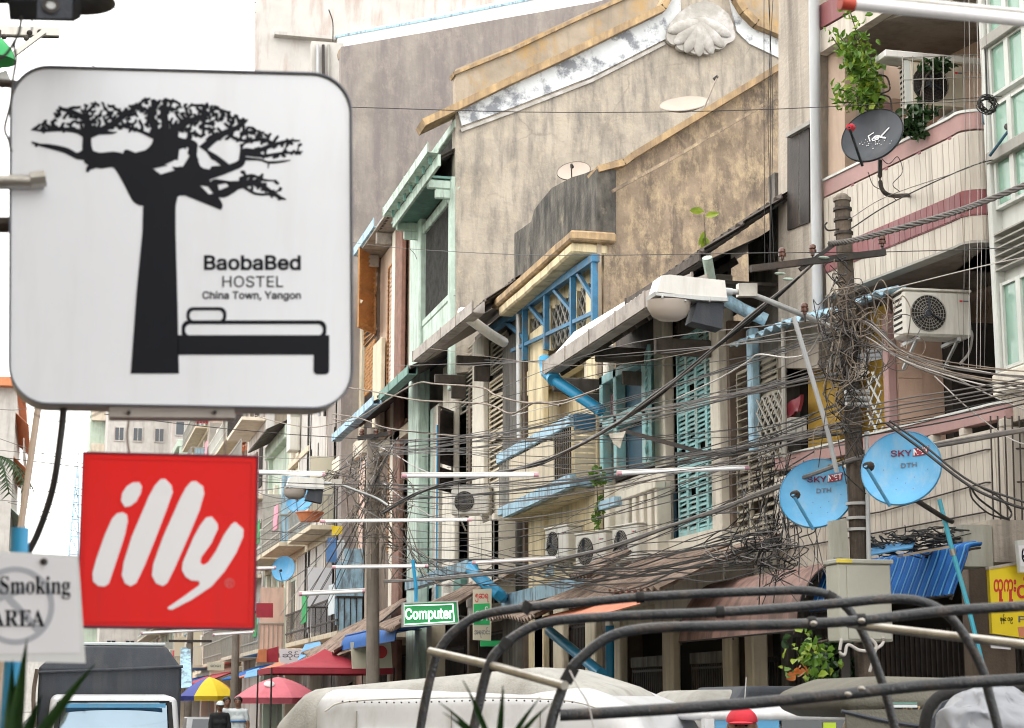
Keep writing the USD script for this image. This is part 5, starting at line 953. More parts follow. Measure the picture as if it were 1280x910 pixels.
# ================================================================ plants close to the camera
def blades(px0, py0, Y, n, L, seed, spread=60, w=.03):
    r = random.Random(seed); out = []; b = A(px0, py0, Y)
    for i in range(n):
        a = math.radians(-spread + 2 * spread * (i + .5) / n + r.uniform(-8, 8)); l = L * r.uniform(.7, 1.1); t = np.linspace(0, 1, 8); dy = r.uniform(-.5, .5)
        c = b + np.column_stack([np.sin(a) * l * t * (1 + .25 * t), dy * l * t, np.cos(a) * l * t - .25 * l * abs(math.sin(a)) * t ** 2]); ww = w * np.sin(np.pi * (.12 + .88 * t)) ** .8 * (1 - t * .55)
        s = np.array([math.cos(a), .35, -math.sin(a) * .6]); s /= np.linalg.norm(s); V = np.concatenate([c - s * ww[:, None], c + [0, .012, 0], c + s * ww[:, None]]); k = 8
        F = []
        for j in range(k - 1): F += [(j, j + 1, j + k + 1), (j, j + k + 1, j + k), (j + k, j + k + 1, j + 2 * k + 1), (j + k, j + 2 * k + 1, j + 2 * k)]
        out.append((V, np.array(F)))
    return out
def pot(T, x, y, z0, r, h, mat='pot_orange'): T.part('pot', move(lathe([(0, 0), (r * .75, 0), (r, h), (r * 1.06, h), (r * 1.06, h - .04), (r * .9, h - .05), (0, h - .06)], 24), (x, y, z0)), mat, smooth=40)
T = Thing('potted_palm', 'blurred dark green pointed palm leaves rising in front of the white van, bottom centre', 'plant')
for m in blades(622, 960, 4.3, 9, .21, 3, 58, .012): T.part('leaf', m, 'leaf_dark')
c = A(622, 960, 4.3); T.part('stem', tube([(c[0], 4.3, c[2]), (c[0] + .02, 4.32, .75)], .012, 8), 'pole_wood'); pot(T, c[0] + .02, 4.32, .04, .2, .72, 'cabinet'); T.done()
T = Thing('potted_palm', 'broad dark green leaves at the lower left corner under the no smoking sheet', 'plant')
for m in blades(10, 990, 3.9, 7, .30, 8, 30, .02): T.part('leaf', m, 'leaf_dark')
c = A(10, 990, 3.9); T.part('stem', tube([(c[0], 3.9, c[2]), (c[0], 3.92, .7)], .015, 8), 'pole_wood'); pot(T, c[0], 3.92, .04, .2, .68); T.done()

# ================================================================ black pickup with the tubular frame
T = Thing('pickup_frame_truck', 'black tubular canopy frame of a pickup standing close in the foreground', 'pickup')
def hoop(pts, Yl, Yr, r, xl, xr): return tube(smooth_path([A(x, y, Yl + (Yr - Yl) * (x - xl) / (xr - xl)) for x, y in pts], 5), r, 12)
hA = [(519, 960), (528, 895), (541, 835), (552, 808), (573, 785), (602, 769), (658, 759.5), (740, 752), (800, 746.5), (880, 742), (960, 739), (1005, 738), (1036, 744), (1060, 761), (1078, 790), (1100, 845), (1118, 908), (1130, 965)]
hB = [(581, 970), (594, 902), (611, 832), (632, 805), (660, 786), (687, 777.5), (725, 773), (800, 769), (880, 766), (960, 761.5), (1050, 754), (1110, 748.5), (1148, 751), (1180, 765), (1203, 790), (1226, 832), (1238, 874), (1248, 912), (1262, 975)]
hC = [(676, 980), (688, 908), (699, 872), (713, 838), (735, 815), (760, 797), (790, 788), (830, 784), (920, 782), (1000, 780), (1075, 775.5), (1178, 764), (1250, 759.5), (1310, 757), (1345, 765), (1370, 790), (1392, 840), (1415, 930), (1425, 990)]
for h, yl, yr, a, b in ((hA, 6.5, 6.1, 541, 1085), (hB, 5.95, 5.55, 611, 1215), (hC, 5.5, 5.05, 713, 1370)): T.part('hoop', hoop(h, yl, yr, .0160, a, b), 'steel_black', smooth=50)
T.part('cross_rail', hoop([(700, 894), (760, 891), (920, 880.5), (1050, 868), (1165, 856), (1280, 849), (1385, 842)], 5.5, 5.05, .018, 713, 1370), 'steel_black', smooth=50)
T.part('side_rail', tube([A(538, 814, 6.5), A(612, 831, 5.96), A(706, 857, 5.48)], .0145, 10), 'steel_bare', 'bare steel tube joining the hoops', smooth=50)
T.part('side_rail', tube([A(1060, 779, 6.1), A(1085, 783, 6.0), A(1222, 799, 5.56), A(1400, 820, 5.05)], .016, 10), 'steel_bare', 'bare steel tube joining the hoops', smooth=50)
for h, yl, yr, a, b, xs in ((hA, 6.5, 6.1, 541, 1085, (655, 800, 1038)), (hB, 5.95, 5.55, 611, 1215, (632, 900)), (hC, 5.5, 5.05, 713, 1370, (712, 1015, 1077))):
    hp = np.array(h)
    for x in xs:
        y0_, y1_ = np.interp([x - 5, x + 5], hp[:, 0], hp[:, 1]) if x > 660 else (None, None)
        if y0_ is None: i = int(np.abs(hp[:9, 0] - x).argmin()); (x0_, y0_), (x1_, y1_) = hp[i] - [4, -6], hp[i] + [4, -6]
        else: x0_, x1_ = x - 5, x + 5
        T.part('collar', tube([A(x0_, y0_, yl + (yr - yl) * (x0_ - a) / (b - a)), A(x1_, y1_, yl + (yr - yl) * (x1_ - a) / (b - a))], .0205, 12), 'rubber', smooth=50)
for x, y in ((1077, 776), (1017, 779.5), (1077, 861), (1060, 868)): T.part('bolt', ell(A(x, y, 5.17), (.008, .02, .008)), 'steel_bare')
xl, xr = A(690, 900, 5.5)[0], A(1400, 900, 5.05)[0]
T.part('bed', cat([cbox(xl - .05, xl, 5.0, 7.2, .55, 1.05, .02), cbox(xr, xr + .05, 4.9, 7.1, .55, 1.05, .02), cbox(xl, xr, 7.1, 7.16, .55, 1.05), cbox(xl - .05, xr + .05, 5.0, 7.2, .5, .55)]), 'canvas_dark')
for a, b, yl in ((523, 1124, 6.3), (588, 1255, 5.8), (682, 1418, 5.3)): T.part('socket', cat([tube([A(x, 958, yl + s), (A(x, 958, yl + s)[0], yl + s, 1.0)], .02, 8) for x, s in ((a, .2), (b, -.2))]), 'steel_black')
T.part('cab', cat([cbox(xl, xr, 7.25, 8.6, .5, 1.1, .08), cbox(xl + .1, xr - .1, 7.35, 8.2, 1.1, 1.5, .1)]), 'canvas_dark'); 
for x in (xl + .02, xr - .2):
    for y in (5.6, 8.1): w = T.part('wheel', move(lathe([(0, -.09), (.2, -.09), (.29, -.09), (.32, -.05), (.32, .05), (.29, .09), (0, .09)], 24), (x + .09, y, .22), Rm=rotm([0, 1, 0], 90)), 'rubber', smooth=40); w.sub('rim', move(lathe([(0, -.095), (.19, -.095), (.17, .095), (0, .095)], 16), (x + .09, y, .22), Rm=rotm([0, 1, 0], 90)), 'galv')
T.part('tie_wire', tube(smooth_path([A(712, 838, 5.4), A(722, 858, 5.38), A(735, 880, 5.4), A(743, 915, 5.4)]), .0025, 5), 'cable_pale'); T.done()

# ================================================================ utility poles
T = Thing('utility_pole', 'tall dark weathered pole with crossarm and tangled wires in front of the pink balconies', 'utility pole')
Yp = 14.4; cx = lambda y: A(1052.5 + (y - 250) * .05, y, Yp)
pts = [cx(y) for y in (248, 300, 420, 560, 700, 850)]; pts.append(np.array([pts[-1][0] + .03, Yp, .02]))
T.part('shaft', rough(tube(np.array([np.array(pts[0]) * (1 - t) + np.array(pts[-1]) * t for t in np.linspace(0, 1, 24)]), np.linspace(.068, .098, 24), 14), .008, 6, 3), 'pole_wood', smooth=60)
T.part('cap', cat([tube([cx(249) + [0, 0, -.02], cx(249) + [0, 0, .01]], .078, 12), ell(cx(247), (.06, .06, .04))]), 'pole_grey', smooth=40); 
for y in (262, 275, 292, 440, 455, 505, 630, 648, 662): T.part('band', tube([cx(y) + [0, 0, -.012], cx(y) + [0, 0, .012]], .083 if y < 400 else .1, 14), 'galv' if y > 600 else 'steel_dark', smooth=40)
T.part('crossarm', bar(A(938, 336, Yp - .12), A(1106, 315.5, Yp - .12), .055, .055), 'steel_dark', 'rusty dark steel crossarm')
T.part('brace', bar(A(1042, 306, Yp - .1), A(1000, 337, Yp - .1), .035), 'steel_dark')
ins = [(0, 0), (.018, 0), (.018, .02), (.034, .025), (.034, .05), (.02, .055), (.03, .062), (.03, .085), (.012, .1), (0, .1)]
for x, y, m in ((978, 331, 0), (1016, 326.5, 0), (1103, 315, 0), (1006, 400, 0)):
    b = A(x, y, Yp - .12); i = T.part('insulator', move(lathe(ins, 14), b + [0, 0, .05]), 'insulator', smooth=50); i.sub('pin', tube([b + [0, 0, -.02], b + [0, 0, .06]], .009, 6), 'steel_dark')
for x, z in ((975, 338), (1030, 318), (985, 345)): T.part('green_clip', ell(A(x, z + 4, Yp - .15), (.05, .02, .014)), 'mint')
T.part('hook', tube(smooth_path([cx(285), A(1036, 288, Yp - .08), A(1031, 282, Yp - .08), A(1034, 278, Yp - .08)]), .008, 6), 'steel_dark')
T.part('insulated_clamps', cat([tube([cx(y) + [-.1, -.09, 0], cx(y) + [.12, -.09, .0]], .025, 8) for y in (492, 500, 508)]), 'galv')
T.part('conduit', tube([A(1083, 540, Yp - .1), A(1086, 700, Yp - .1)], .02, 8), 'pipe_white'); T.part('slanted_rod', tube([A(992, 396, Yp - .3), A(1012, 462, Yp - .25), A(1034, 536, Yp - .15), A(1046, 590, Yp - .1)], .022, 8), 'pipe_white', 'white plastic rod leaning on the pole', smooth=40)
T.done()
T = Thing('street_lamp', 'white street lamp head with a bowl diffuser in front of the teal shutter house eave', 'street lamp')
Yl = 14.6
hd = pxY(Polygon([(810, 372), (816, 352), (826, 351), (894, 358), (897, 381), (880, 380)]), Yl + .12, .24)
T.part('housing', rough(hd, 0, 1, 1), 'white_metal'); T.part('rim', pxY(Polygon([(807, 372), (812, 374), (896, 380), (897, 384), (866, 383), (808, 377)]), Yl + .13, .26), 'galv')
c = A(836, 377, Yl); bw = lathe([(0, -.17), (.09, -.163), (.15, -.13), (.185, -.07), (.195, 0), (0, 0)], 28); T.part('diffuser_bowl', (bw[0] * [1.0, .75, 1.0] + c, bw[1]), 'diffuser', smooth=50)
T.part('gear_box', pxY(Polygon([(863, 383), (896, 384), (894, 416), (856, 407)]), Yl + .1, .18), 'canvas_dark'); T.part('latch', cat([ell(A(828, 371, Yl - .125), (.012, .01, .02)), ell(A(887, 375, Yl - .125), (.012, .01, .02)), ell(A(857, 376, Yl - .125), (.01, .01, .012))]), 'galv')
T.part('arm', tube(smooth_path([A(893, 364, Yl), A(922, 365, Yl), A(945, 370, Yl), A(990, 388, Yl), A(1030, 405, Yl), A(1058, 420, Yl - .1)]), .024, 10), 'galv', smooth=40); T.part('arm_sleeve', tube([A(893, 363, Yl), A(915, 365, Yl)], .033, 10), 'pipe_white', smooth=40); T.part('arm_clamp', pxY(sbox(920, 356, 943, 372), Yl + .03, .07), 'steel_bare'); T.done()
T.copy(T.base + A(377, 612, 31) - A(852, 378, Yl), 0, 'white street lamp head far off, above the small blue dish right of the red sign')
T = Thing('cabinet_box', 'grey green metal cabinet with yellow paint on its lid, fixed on the utility pole', 'electrical cabinet')
Yb = 14.05; x0, x1 = A(1049, 750, Yb)[0], A(1115, 750, Yb)[0]; z0, z1 = A(1080, 802, Yb)[2], A(1080, 705, Yb)[2]
T.part('body', cbox(x0, x1, Yb, Yb + .26, z0, z1, .01), 'cabinet'); T.part('lid', cbox(x0 - .015, x1 + .02, Yb - .02, Yb + .28, z1 + .002, z1 + .04, .008), 'cabinet'); T.part('yellow_strip', cbox(x0 - .017, x0 + .12, Yb - .023, Yb - .0, z1 + .005, z1 + .037, .004), 'cabinet_yellow'); T.part('door', cbox(x0 + .07, x1 - .015, Yb - .012, Yb - .001, z0 + .02, z1 - .015, .004), 'cabinet'); pass
for p in (((1052, 798), (1050, 815), (1056, 818), (1060, 806), (1075, 813), (1092, 812), (1103, 805), (1104, 796)), ((1088, 798), (1095, 806), (1093, 818), (1087, 840))): T.part('conduit', tube(smooth_path([A(x, y, Yb - .02) for x, y in p]), .014, 8), 'cable_pale', smooth=50)
T.part('mount_post', box(x0 + .12, x0 + .2, Yb + .27, Yb + .31, z0 - .4, z1), 'steel_dark'); T.done()
T = Thing('junction_box', 'small pale grey plastic box on the pole below the left blue dish', 'junction box'); Yj = 14.5
T.part('body', pxY(Polygon([(1034, 652), (1052, 650), (1056, 700), (1036, 700)]), Yj, .1), 'cabinet'); T.part('lid', pxY(Polygon([(1036, 655), (1050, 653), (1053, 697), (1038, 697)]), Yj - .1, .01), 'cabinet'); T.done()
T = Thing('utility_pole', 'second grey utility pole wrapped in hanging cables, left of the Computer sign', 'utility pole'); Y2 = 33.5
c2 = lambda y: A(466, y, Y2)
T.part('shaft', tube([c2(535), c2(640), c2(750), c2(850), (c2(850)[0], Y2, .02)], [.11, .115, .12, .125, .13], 12), 'pole_grey', smooth=50); T.part('crossarm', bar(A(447, 548, Y2 - .15), A(492, 541, Y2 - .15), .08), 'steel_dark')
for x in (452, 470, 487): T.part('insulator', move(lathe(ins, 12), A(x, 546, Y2 - .15), s=1.5), 'insulator', smooth=50)
T.done()
for k, (px, Y, top, lab) in enumerate(((238, 62, 790, 'third pole, grey, standing behind the blue and yellow parasol'), (296, 54, 752, 'thin pole with white loops beside the parasols'))):
    T = Thing('utility_pole', lab, 'utility pole', None); c = A(px, top, Y); T.part('shaft', tube([(c[0], Y, c[2]), (c[0], Y, .03)], [.1, .14], 10), 'pole_grey', smooth=50); T.part('crossarm', bar((c[0] - .7, Y - .1, c[2] - .3), (c[0] + .7, Y - .1, c[2] - .3), .08), 'steel_dark'); T.done()
T = Thing('prop_pole', 'slim turquoise pole slanting up in front of the right blue awning', 'pole'); Yq = 14.0
T.part('shaft', tube([A(1174, 624, Yq), A(1191, 690, Yq), A(1210, 757, Yq), A(1228, 830, Yq), (A(1250, 900, Yq)[0], Yq, .05)], .02, 8), 'turquoise', smooth=40); T.part('clip', tube([A(1190, 686, Yq), A(1192, 694, Yq)], .026, 8), 'steel_bare'); T.done()

# ================================================================ satellite dishes
def dish(label, c, nrm, r, mat, arm=None, txt=None, group=None, mount=None, squash=1., rim=None):
    T = Thing('satellite_dish', label, 'satellite dish', group); Rm = align(nrm); k = .30 * r; t = np.linspace(0, 1, 9)
    pr = [(r * a, k * a * a) for a in t] + [(r * 1.02, k + .008), (r * 1.02, k - .012)] + [(r * a, k * a * a - .012) for a in t[::-1]]
    v, f = lathe(pr, 40); v = v * [1, squash, 1]; T.part('bowl', (v @ Rm.T + c, f), mat, smooth=40); v, f = lathe([(r * 1.0, k - .006), (r * 1.025, k + .014), (r * 1.05, k), (r * 1.025, k - .014)], 40); T.part('rim', ((v * [1, squash, 1]) @ Rm.T + c, f), rim or mat, smooth=60)
    n = Rm[:, 2]; low = c + Rm @ np.array([0, -r * squash * 1.0, k]); tipv = c + n * r * 1.0 + Rm @ np.array([0, -r * .35, 0])
    if arm is not None: low, tipv = arm
    a = T.part('feed_arm', tube([low, tipv], .014, 8), rim or mat, smooth=50); a.sub('receiver', tube([tipv, tipv + (c - tipv) / np.linalg.norm(c - tipv) * .09], [.025, .04], 10), 'steel_dark' if mat != 'dish_black' else 'cloth_red')
    if mount is not None: T.part('mount', tube(smooth_path(mount), .022, 8), rim or 'steel_dark', smooth=50)
    if txt:
        for s, dim, m in txt:                                # printed lettering wrapped on the bowl
            if dim is None: g = s
            else: (w, h, ox, oy) = dim; g = text_shape(s, 'Inter', 2); a0, b0, a1, b1 = g.bounds; g = affinity.scale(affinity.translate(g, -(a0 + a1) / 2, -(b0 + b1) / 2), w / (a1 - a0), h / (b1 - b0), origin=(0, 0)); g = affinity.translate(g, ox, oy) if dim else g
            v, f = ext(g.segmentize(.03), .001); v = v * [1, 1, 1]; v[:, 2] += k * ((v[:, 0] / r) ** 2 + (v[:, 1] / r / squash) ** 2) + (.004 if m == 'tile_maroon_deep' else .006); T.part('lettering', (v @ Rm.T + c, f), m)
    T.done(); return T
tx = [(union_all([Point(x, y).buffer(.004, 4) for x, y in ((-.05, -.05), (.09, -.05), (-.05, -.16), (.09, -.16), (.02, -.1), (-.16, .02), (.2, .0))]), None, 'print_grey'), (affinity.skew(sbox(.078, .128, .212, .192), 12), None, 'tile_maroon_deep'), ('SKY', (.17, .05, -.02, .16), 'print_maroon'), ('NET', (.13, .05, .145, .16), 'print_white'), ('DTH', (.13, .04, .04, .06), 'print_grey')]
def redpatch(): return None
dn = lambda c, k: (lambda v: k * v + math.sqrt(1 - k * k) * (-.5 * rt + .86 * up))((eye - c) / np.linalg.norm(eye - c))
cd = A(1130, 591, 13.6); dish('blue satellite dish with SKY NET DTH lettering, right of the utility pole', cd, dn(cd, .86), .315, 'dish_blue', arm=(A(1112, 632, 13.25), A(1082, 582, 13.0)), txt=tx, mount=[A(1140, 622, 13.7), A(1178, 646, 13.9), A(1190, 652, 14.0)])
ce = A(1024, 622, 14.75); dish('blue satellite dish half hidden by the left side of the utility pole', ce, dn(ce, .86), .315, 'dish_blue', arm=(A(1016, 661, 14.3), A(991, 618, 14.1)), txt=tx, mount=[A(1030, 640, 14.85), A(1050, 640, 14.6)])
cf = A(1094, 176, 15.8); dish('black satellite dish on a curved arm at the upper balcony', cf, dn(cf, .74), .30, 'dish_black', arm=(A(1078, 207, 15.3), A(1061, 158, 15.0)), mount=[A(1100, 200, 15.9), A(1101, 232, 15.9), A(1112, 244, 16.0), A(1138, 244, 16.9)], txt=[(union_all([LineString([(-.03, .02), (.0, .05), (.04, .045), (.03, .01), (-.02, .0), (-.03, .02)]).buffer(.006), LineString([(.05, .03), (.14, .1)]).buffer(.007), LineString([(.05, .03), (.11, .0)]).buffer(.008), LineString([(-.05, .0), (-.07, .06), (-.02, .09)]).buffer(.005), LineString([(.0, .025), (.02, .03)]).buffer(.008)]), None, 'print_white'), (union_all([Point(random.Random(k).gauss(0, .08), random.Random(k + 99).gauss(-.05, .035)).buffer(random.Random(k + 7).uniform(.002, .007), 2) for k in range(26)]), None, 'print_white_dim')])
dish('far blue satellite dish below a white lamp, right of the red sign', A(376, 628, 50), (-.5, -1, .5), .36, 'dish_blue'); dish('small far blue satellite dish at the right edge of the red sign', A(356, 712, 50), (-.6, -1, .2), .33, 'dish_blue')
dish('large beige satellite dish seen from below at the top edge', A(402, -4, 66), (.1, -.35, 1), 1.15, 'dish_beige', mount=[A(411, 12, 66), A(416, 28, 66), A(416, 52, 66)], rim='steel_dark'); dish('pale satellite dish behind the brown gable wall', A(856, 138, 30), (-.25, -.5, .8), .42, 'dish_beige', arm=(A(880, 135, 29.5), A(897, 95, 29.3)))
dish('white satellite dish peeking over the blackened parapet', A(718, 219, 34.5), (-.3, -.6, .6), .33, 'dish_beige', rim='steel_dark')
dish('dark blue dish behind the coiled cable at the right edge', A(1248, 152, 15.7), (-.2, -1, .2), .17, 'teal_deep', arm=(A(1237, 195, 15.4), A(1263, 160, 15.3)))

# ================================================================ air conditioners
def ac(label, c, rz, w=.8, h=.56, d=.3, mat='ac_white', group=None):
    T = Thing('air_conditioner', label, 'air conditioner', group); M_ = lambda m: move(m, c, rz); y0 = -d / 2
    T.part('casing', M_(cbox(-w / 2, w / 2, y0, d / 2, 0, h, .025)), mat); fx = -w * .14; fr_ = h * .40
    T.part('fan_recess', M_(move(lathe([(0, 0), (fr_, 0), (fr_, .012), (0, .012)], 28), (fx, y0 + .006, h / 2), Rm=rotm([1, 0, 0], 90))), 'void')
    fan = [move(bar((0, 0, .02), (0, 0, fr_ * .85), .1, .008), (fx, y0 - .008, h / 2), Rm=rotm([0, 1, 0], a)) for a in range(0, 360, 120)]; T.part('fan', M_(cat(fan + [ell((fx, y0 - .01, h / 2), (.05, .012, .05), k=1)])), 'canvas_dark')
    g = [tube([(fx + q * fr_ * math.cos(a), y0 - .022, h / 2 + q * fr_ * math.sin(a)) for a in np.linspace(0, 2 * math.pi, 29)], .0025, 4, False) for q in (.2, .36, .52, .68, .84, 1.0)] + [bar((fx + .05 * math.cos(a), y0 - .022, h / 2 + .05 * math.sin(a)), (fx + fr_ * math.cos(a), y0 - .022, h / 2 + fr_ * math.sin(a)), .003) for a in np.linspace(0, 2 * math.pi, 24, endpoint=False)]
    T.part('fan_grille', M_(cat(g)), 'frame_grey' if mat == 'ac_white' else 'steel_dark'); T.part('panel_seam', M_(box(w * .30, w * .305, y0 - .002, y0 + .002, .02, h - .02)), 'frame_grey')
    for k in range(7): T.part('side_vent', M_(box(-w / 2 - .003, -w / 2 + .002, y0 + .04, d / 2 - .04, .07 + k * .06, .095 + k * .06)), 'void')
    T.part('lid', M_(cbox(-w / 2 - .008, w / 2 + .008, y0 - .008, d / 2 + .008, h + .001, h + .025, .008)), mat); T.part('badge', M_(box(w * .33, w * .33 + .03, y0 - .004, y0 + .001, h * .78, h * .82)), 'print_red'); T.part('badge', M_(box(w * .33 + .035, w * .46, y0 - .004, y0 + .001, h * .785, h * .815)), 'print_grey')
    for x in (-w * .3, w * .3): T.part('bracket', M_(cat([bar((x, y0, -.02), (x, d / 2 + .12, -.02), .035), bar((x, y0 + .05, -.03), (x, d / 2 + .12, -.26), .025)])), 'galv')
    T.part('refrigerant_pipe', M_(tube(smooth_path([(w / 2 + .002, .02, .12), (w / 2 + .07, .02, .08), (w / 2 + .06, .08, -.1), (w / 2 - .02, .15, -.22)]), .014, 6)), 'cable_pale')
    T.done(); return T
c = A(1166, 424, 16.6); ac('large white air conditioner under the upper pink balcony', c, -4, .72, .46, .3); ac('beige air conditioner with a big fan on the upper balcony behind plants', A(1166, 140, 17.0), -2, .62, .5, .28, 'ac_beige')
a1 = ac('white air conditioner above the rusty sheets under the yellow balcony', S(748, 711, 7.6), -72, .76, .50, .30)
for (px, py, X, rz, lb) in ((796, 728, 7.78, -8, 'air conditioner hung on the slotted cream balcony'), (708, 722, 7.78, -6, 'air conditioner on the yellow wall left of the white one'), (592, 662, 7.75, 40, 'grey air conditioner between the cream columns, under the fluorescent tube')): a1.copy(S(px, py, X), rz, lb)
T = Thing('water_heater', 'small white box with two dark slots on the balcony left of the pole', 'white box'); b = PL(983, 549, Pa, Pb); w_ = .2
T.part('casing', cbox(b[0], b[0] + .21, b[1] - .12, b[1], b[2], b[2] + .24, .015), 'ac_white')
for x in (.06, .14): T.part('slot', box(b[0] + x, b[0] + x + .018, b[1] - .123, b[1] - .119, b[2] + .02, b[2] + .13), 'frame_grey')
T.done()

# ================================================================ fluorescent tubes strung over the street
def tubelamp(p, q, label, r=.02, ends=('tube_end', 'tube_end')):
    p, q = np.array(p), np.array(q); e = (q - p) / np.linalg.norm(q - p); T = Thing('fluorescent_tube', label, 'tube lamp', 'fluorescent tubes strung over the street')
    T.part('tube', tube([p + e * .04, q - e * .04], r, 10), 'tube_white', smooth=50)
    for a, b, m in ((p, p + e * .045, ends[0]), (q - e * .045, q, ends[1])): T.part('end_cap', tube([a, b], r * 1.12, 10), m, smooth=50)
    T.part('batten', tube([p + [0, 0, r * 1.3], q + [0, 0, r * 1.3]], r * .5, 6), 'white_metal')
    if r < .03 and p[1] > 6: w0, w1 = p - e * 2.6 + [0, 0, .55], q + e * 2.6 + [0, 0, .5]; T.part('span_wire', tube(sag(w0, w1, .22, 12), .0035, 4), 'cable_dark'); [T.part('hanging_wire', tube([a, a + [0, 0, .33]], .0028, 4), 'cable_dark') for a in (p + e * .12, q - e * .12)]
    T.done()
for (a, b, Y, lab) in (((502, 595), (673, 594), 16, 'white tube lamp in front of the cream louvred house'), ((771, 592), (936, 585), 16.5, 'white tube lamp in front of the teal shutters'), ((320, 591), (406, 593), 31, 'white tube lamp beside the top right corner of the red sign'), ((415, 709.5), (535, 708), 23, 'long tube lamp above the Computer sign'), ((374, 743), (456, 739), 31, 'tube lamp left of the second pole, above the red tent'),
        ((590, 704), (709, 697), 23, 'tube lamp right of the blue drain elbow'), ((266, 794), (318, 790), 50, 'far tube lamp under the red sign, right one'), ((176, 792), (268, 787), 48, 'far tube lamp under the red sign, left one'), ((318, 711), (345, 710), 44, 'short far tube lamp at the right edge of the red sign'), ((400, 652), (590, 650), 15.5, 'thin white tube crossing the second pole')):
    tubelamp(A(*a, Y), A(*b, Y), lab, .011 if 'thin' in lab else .018 if Y < 30 else .03)
tubelamp(A(1050, 3, 4.9), A(1330, 30, 4.9), 'big pale tube lamp with a red end at the top right corner', .0205, ('tube_red', 'tube_end'))

# ================================================================ signs in the street
Yk = 19.5; Q = [(503, 755), (568, 753), (570, 779), (503, 783)]
T = Thing('computer_sign', 'small green lit sign reading Computer', 'sign'); T.part('box', pxY(Polygon(Q), Yk + .1, .1), 'led_green'); T.part('border', pxY(Polygon(Q).buffer(-1.6, join_style=2).difference(Polygon(Q).buffer(-2.9, join_style=2)), Yk - .001, .006), 'led_white')
T.part('lettering', pxY(affinity.rotate(fit(text_shape('Computer', 'Inter', 3), 506.5, 566, 760, 777.5), -1.2), Yk - .001, .008), 'led_white'); T.part('hanger', tube([A(520, 752, Yk + .05), A(520, 735, Yk + .05), A(516, 700, Yk + .1)], .02, 6), 'blue_pipe'); T.part('frame', pxY(Polygon(Q).buffer(1.3, join_style=2).difference(Polygon(Q).buffer(-.3, join_style=2)), Yk + .1, .12), 'galv'); T.part('wall_arm', tube([A(568, 770, Yk + .05), A(600, 775, Yk + 8)], .02, 6), 'steel_dark'); T.done()
T = Thing('shop_banner', 'narrow hanging green and cream shop board right of the Computer sign', 'sign'); Yv = 27
T.part('board', pxY(Polygon([(591, 737), (614, 736), (613, 801), (591, 800)]), Yv, .04), 'sign_cream'); T.part('green_field', pxY(Polygon([(592, 755), (612, 754), (612, 781), (592, 781)]), Yv - .041, .004), 'green_panel'); letter(T, '၅ဆရ', 594, 611, 742, 753, Yv - .041, 'print_red', 2, 'NotoSansMyanmar'); letter(T, 'ကွန်', 594, 611, 758, 776, Yv - .046, 'print_white', 1, 'NotoSansMyanmar'); letter(T, 'အရောင်း', 593, 612, 784, 797, Yv - .041, 'print_grey', 1, 'NotoSansMyanmar'); T.part('lower_box', pxY(sbox(600, 801, 628, 808), Yv, .05), 'green_panel'); T.done()
T = Thing('yellow_sign', 'yellow shop board with red Burmese lettering at the right edge', 'sign'); Yy = 14.9
T.part('board', pxY(Polygon([(1233, 712), (1290, 702), (1292, 800), (1237, 792)]), Yy, .05), 'sign_yellow'); T.part('top_edge', pxY(Polygon([(1232, 709), (1291, 699), (1291, 702.5), (1232, 712.5)]), Yy, .06), 'concrete_stained')
letter(T, 'ထူကူး', 1242, 1270, 724, 752, Yy - .052, 'print_red', 2, 'NotoSansMyanmar', th=.003); letter(T, 'ငါ', 1271, 1289, 718, 748, Yy - .052, 'print_red', 2, 'NotoSansMyanmar', th=.003); letter(T, 'မ', 1246, 1256, 753, 761, Yy - .052, 'print_red', 1, 'NotoSansMyanmar', th=.003); letter(T, 'ဖုန်း ၀၉', 1250, 1266, 768, 780, Yy - .052, 'print_black', 1, 'NotoSansMyanmar', th=.003); letter(T, 'F', 1273, 1281, 770, 778, Yy - .052, 'print_grey', 2, th=.003); T.part('footer', pxY(Polygon([(1236, 797), (1262, 803), (1262, 812), (1238, 810)]), Yy, .02), 'paper'); T.part('orange_patch', pxY(Polygon([(1272, 784), (1292, 782), (1292, 797), (1274, 796)]), Yy - .051, .002), 'awning_orange'); T.done()
T = Thing('small_shop_sign', 'white framed sign cut by the right edge above the yellow board', 'sign'); T.part('frame', pxY(Polygon([(1268, 676), (1295, 674), (1295, 716), (1272, 716)]), 14.7, .05), 'frame_white'); T.part('print', pxY(Polygon([(1273, 682), (1295, 680), (1295, 708), (1276, 708)]), 14.649, .004), 'paper'); letter(T, 'မာ', 1277, 1290, 685, 703, 14.645, 'print_black', 2, 'NotoSansMyanmar'); T.done()
for i, (q, Y, m, t, lab) in enumerate((([(320, 754), (341, 754), (341, 772), (320, 772)], 52, 'umb_red', None, 'red hanging shop panel above the red tent'), ([(323, 812), (333, 811), (333, 828), (320, 828)], 52, 'pot_orange', None, 'small orange lit shop box left of the red tent'), ([(333, 812), (348, 808), (348, 828), (333, 828)], 52.2, 'umb_red', None, 'dark red shop panel beside the small orange box'), ([(349, 811), (378, 812), (376, 830), (350, 829)], 50, 'paper', 'ဆိုင်', 'white shop board with grey lettering behind the red tent'), ([(259, 828), (280, 828), (280, 838), (259, 838)], 58, 'sign_cream', 'ဆေး', 'cream shop board above the blue and yellow parasol'), ([(438, 803), (488, 800), (490, 835), (440, 836)], 40, 'sign_cream', None, 'pale board with a dark red disc under the blue awning'))):
    T = Thing('shop_board', lab, 'sign'); T.part('board', pxY(Polygon(q), Y, .06), m)
    if t: letter(T, t, q[0][0] + 4, q[1][0] - 4, q[0][1] + 3, q[3][1] - 4, Y - .061, 'print_grey', 1, 'NotoSansMyanmar')
    if i == 5: T.part('disc', pxY(Point(476, 815).buffer(8), Y - .061, .01), 'print_red')
    T.done()

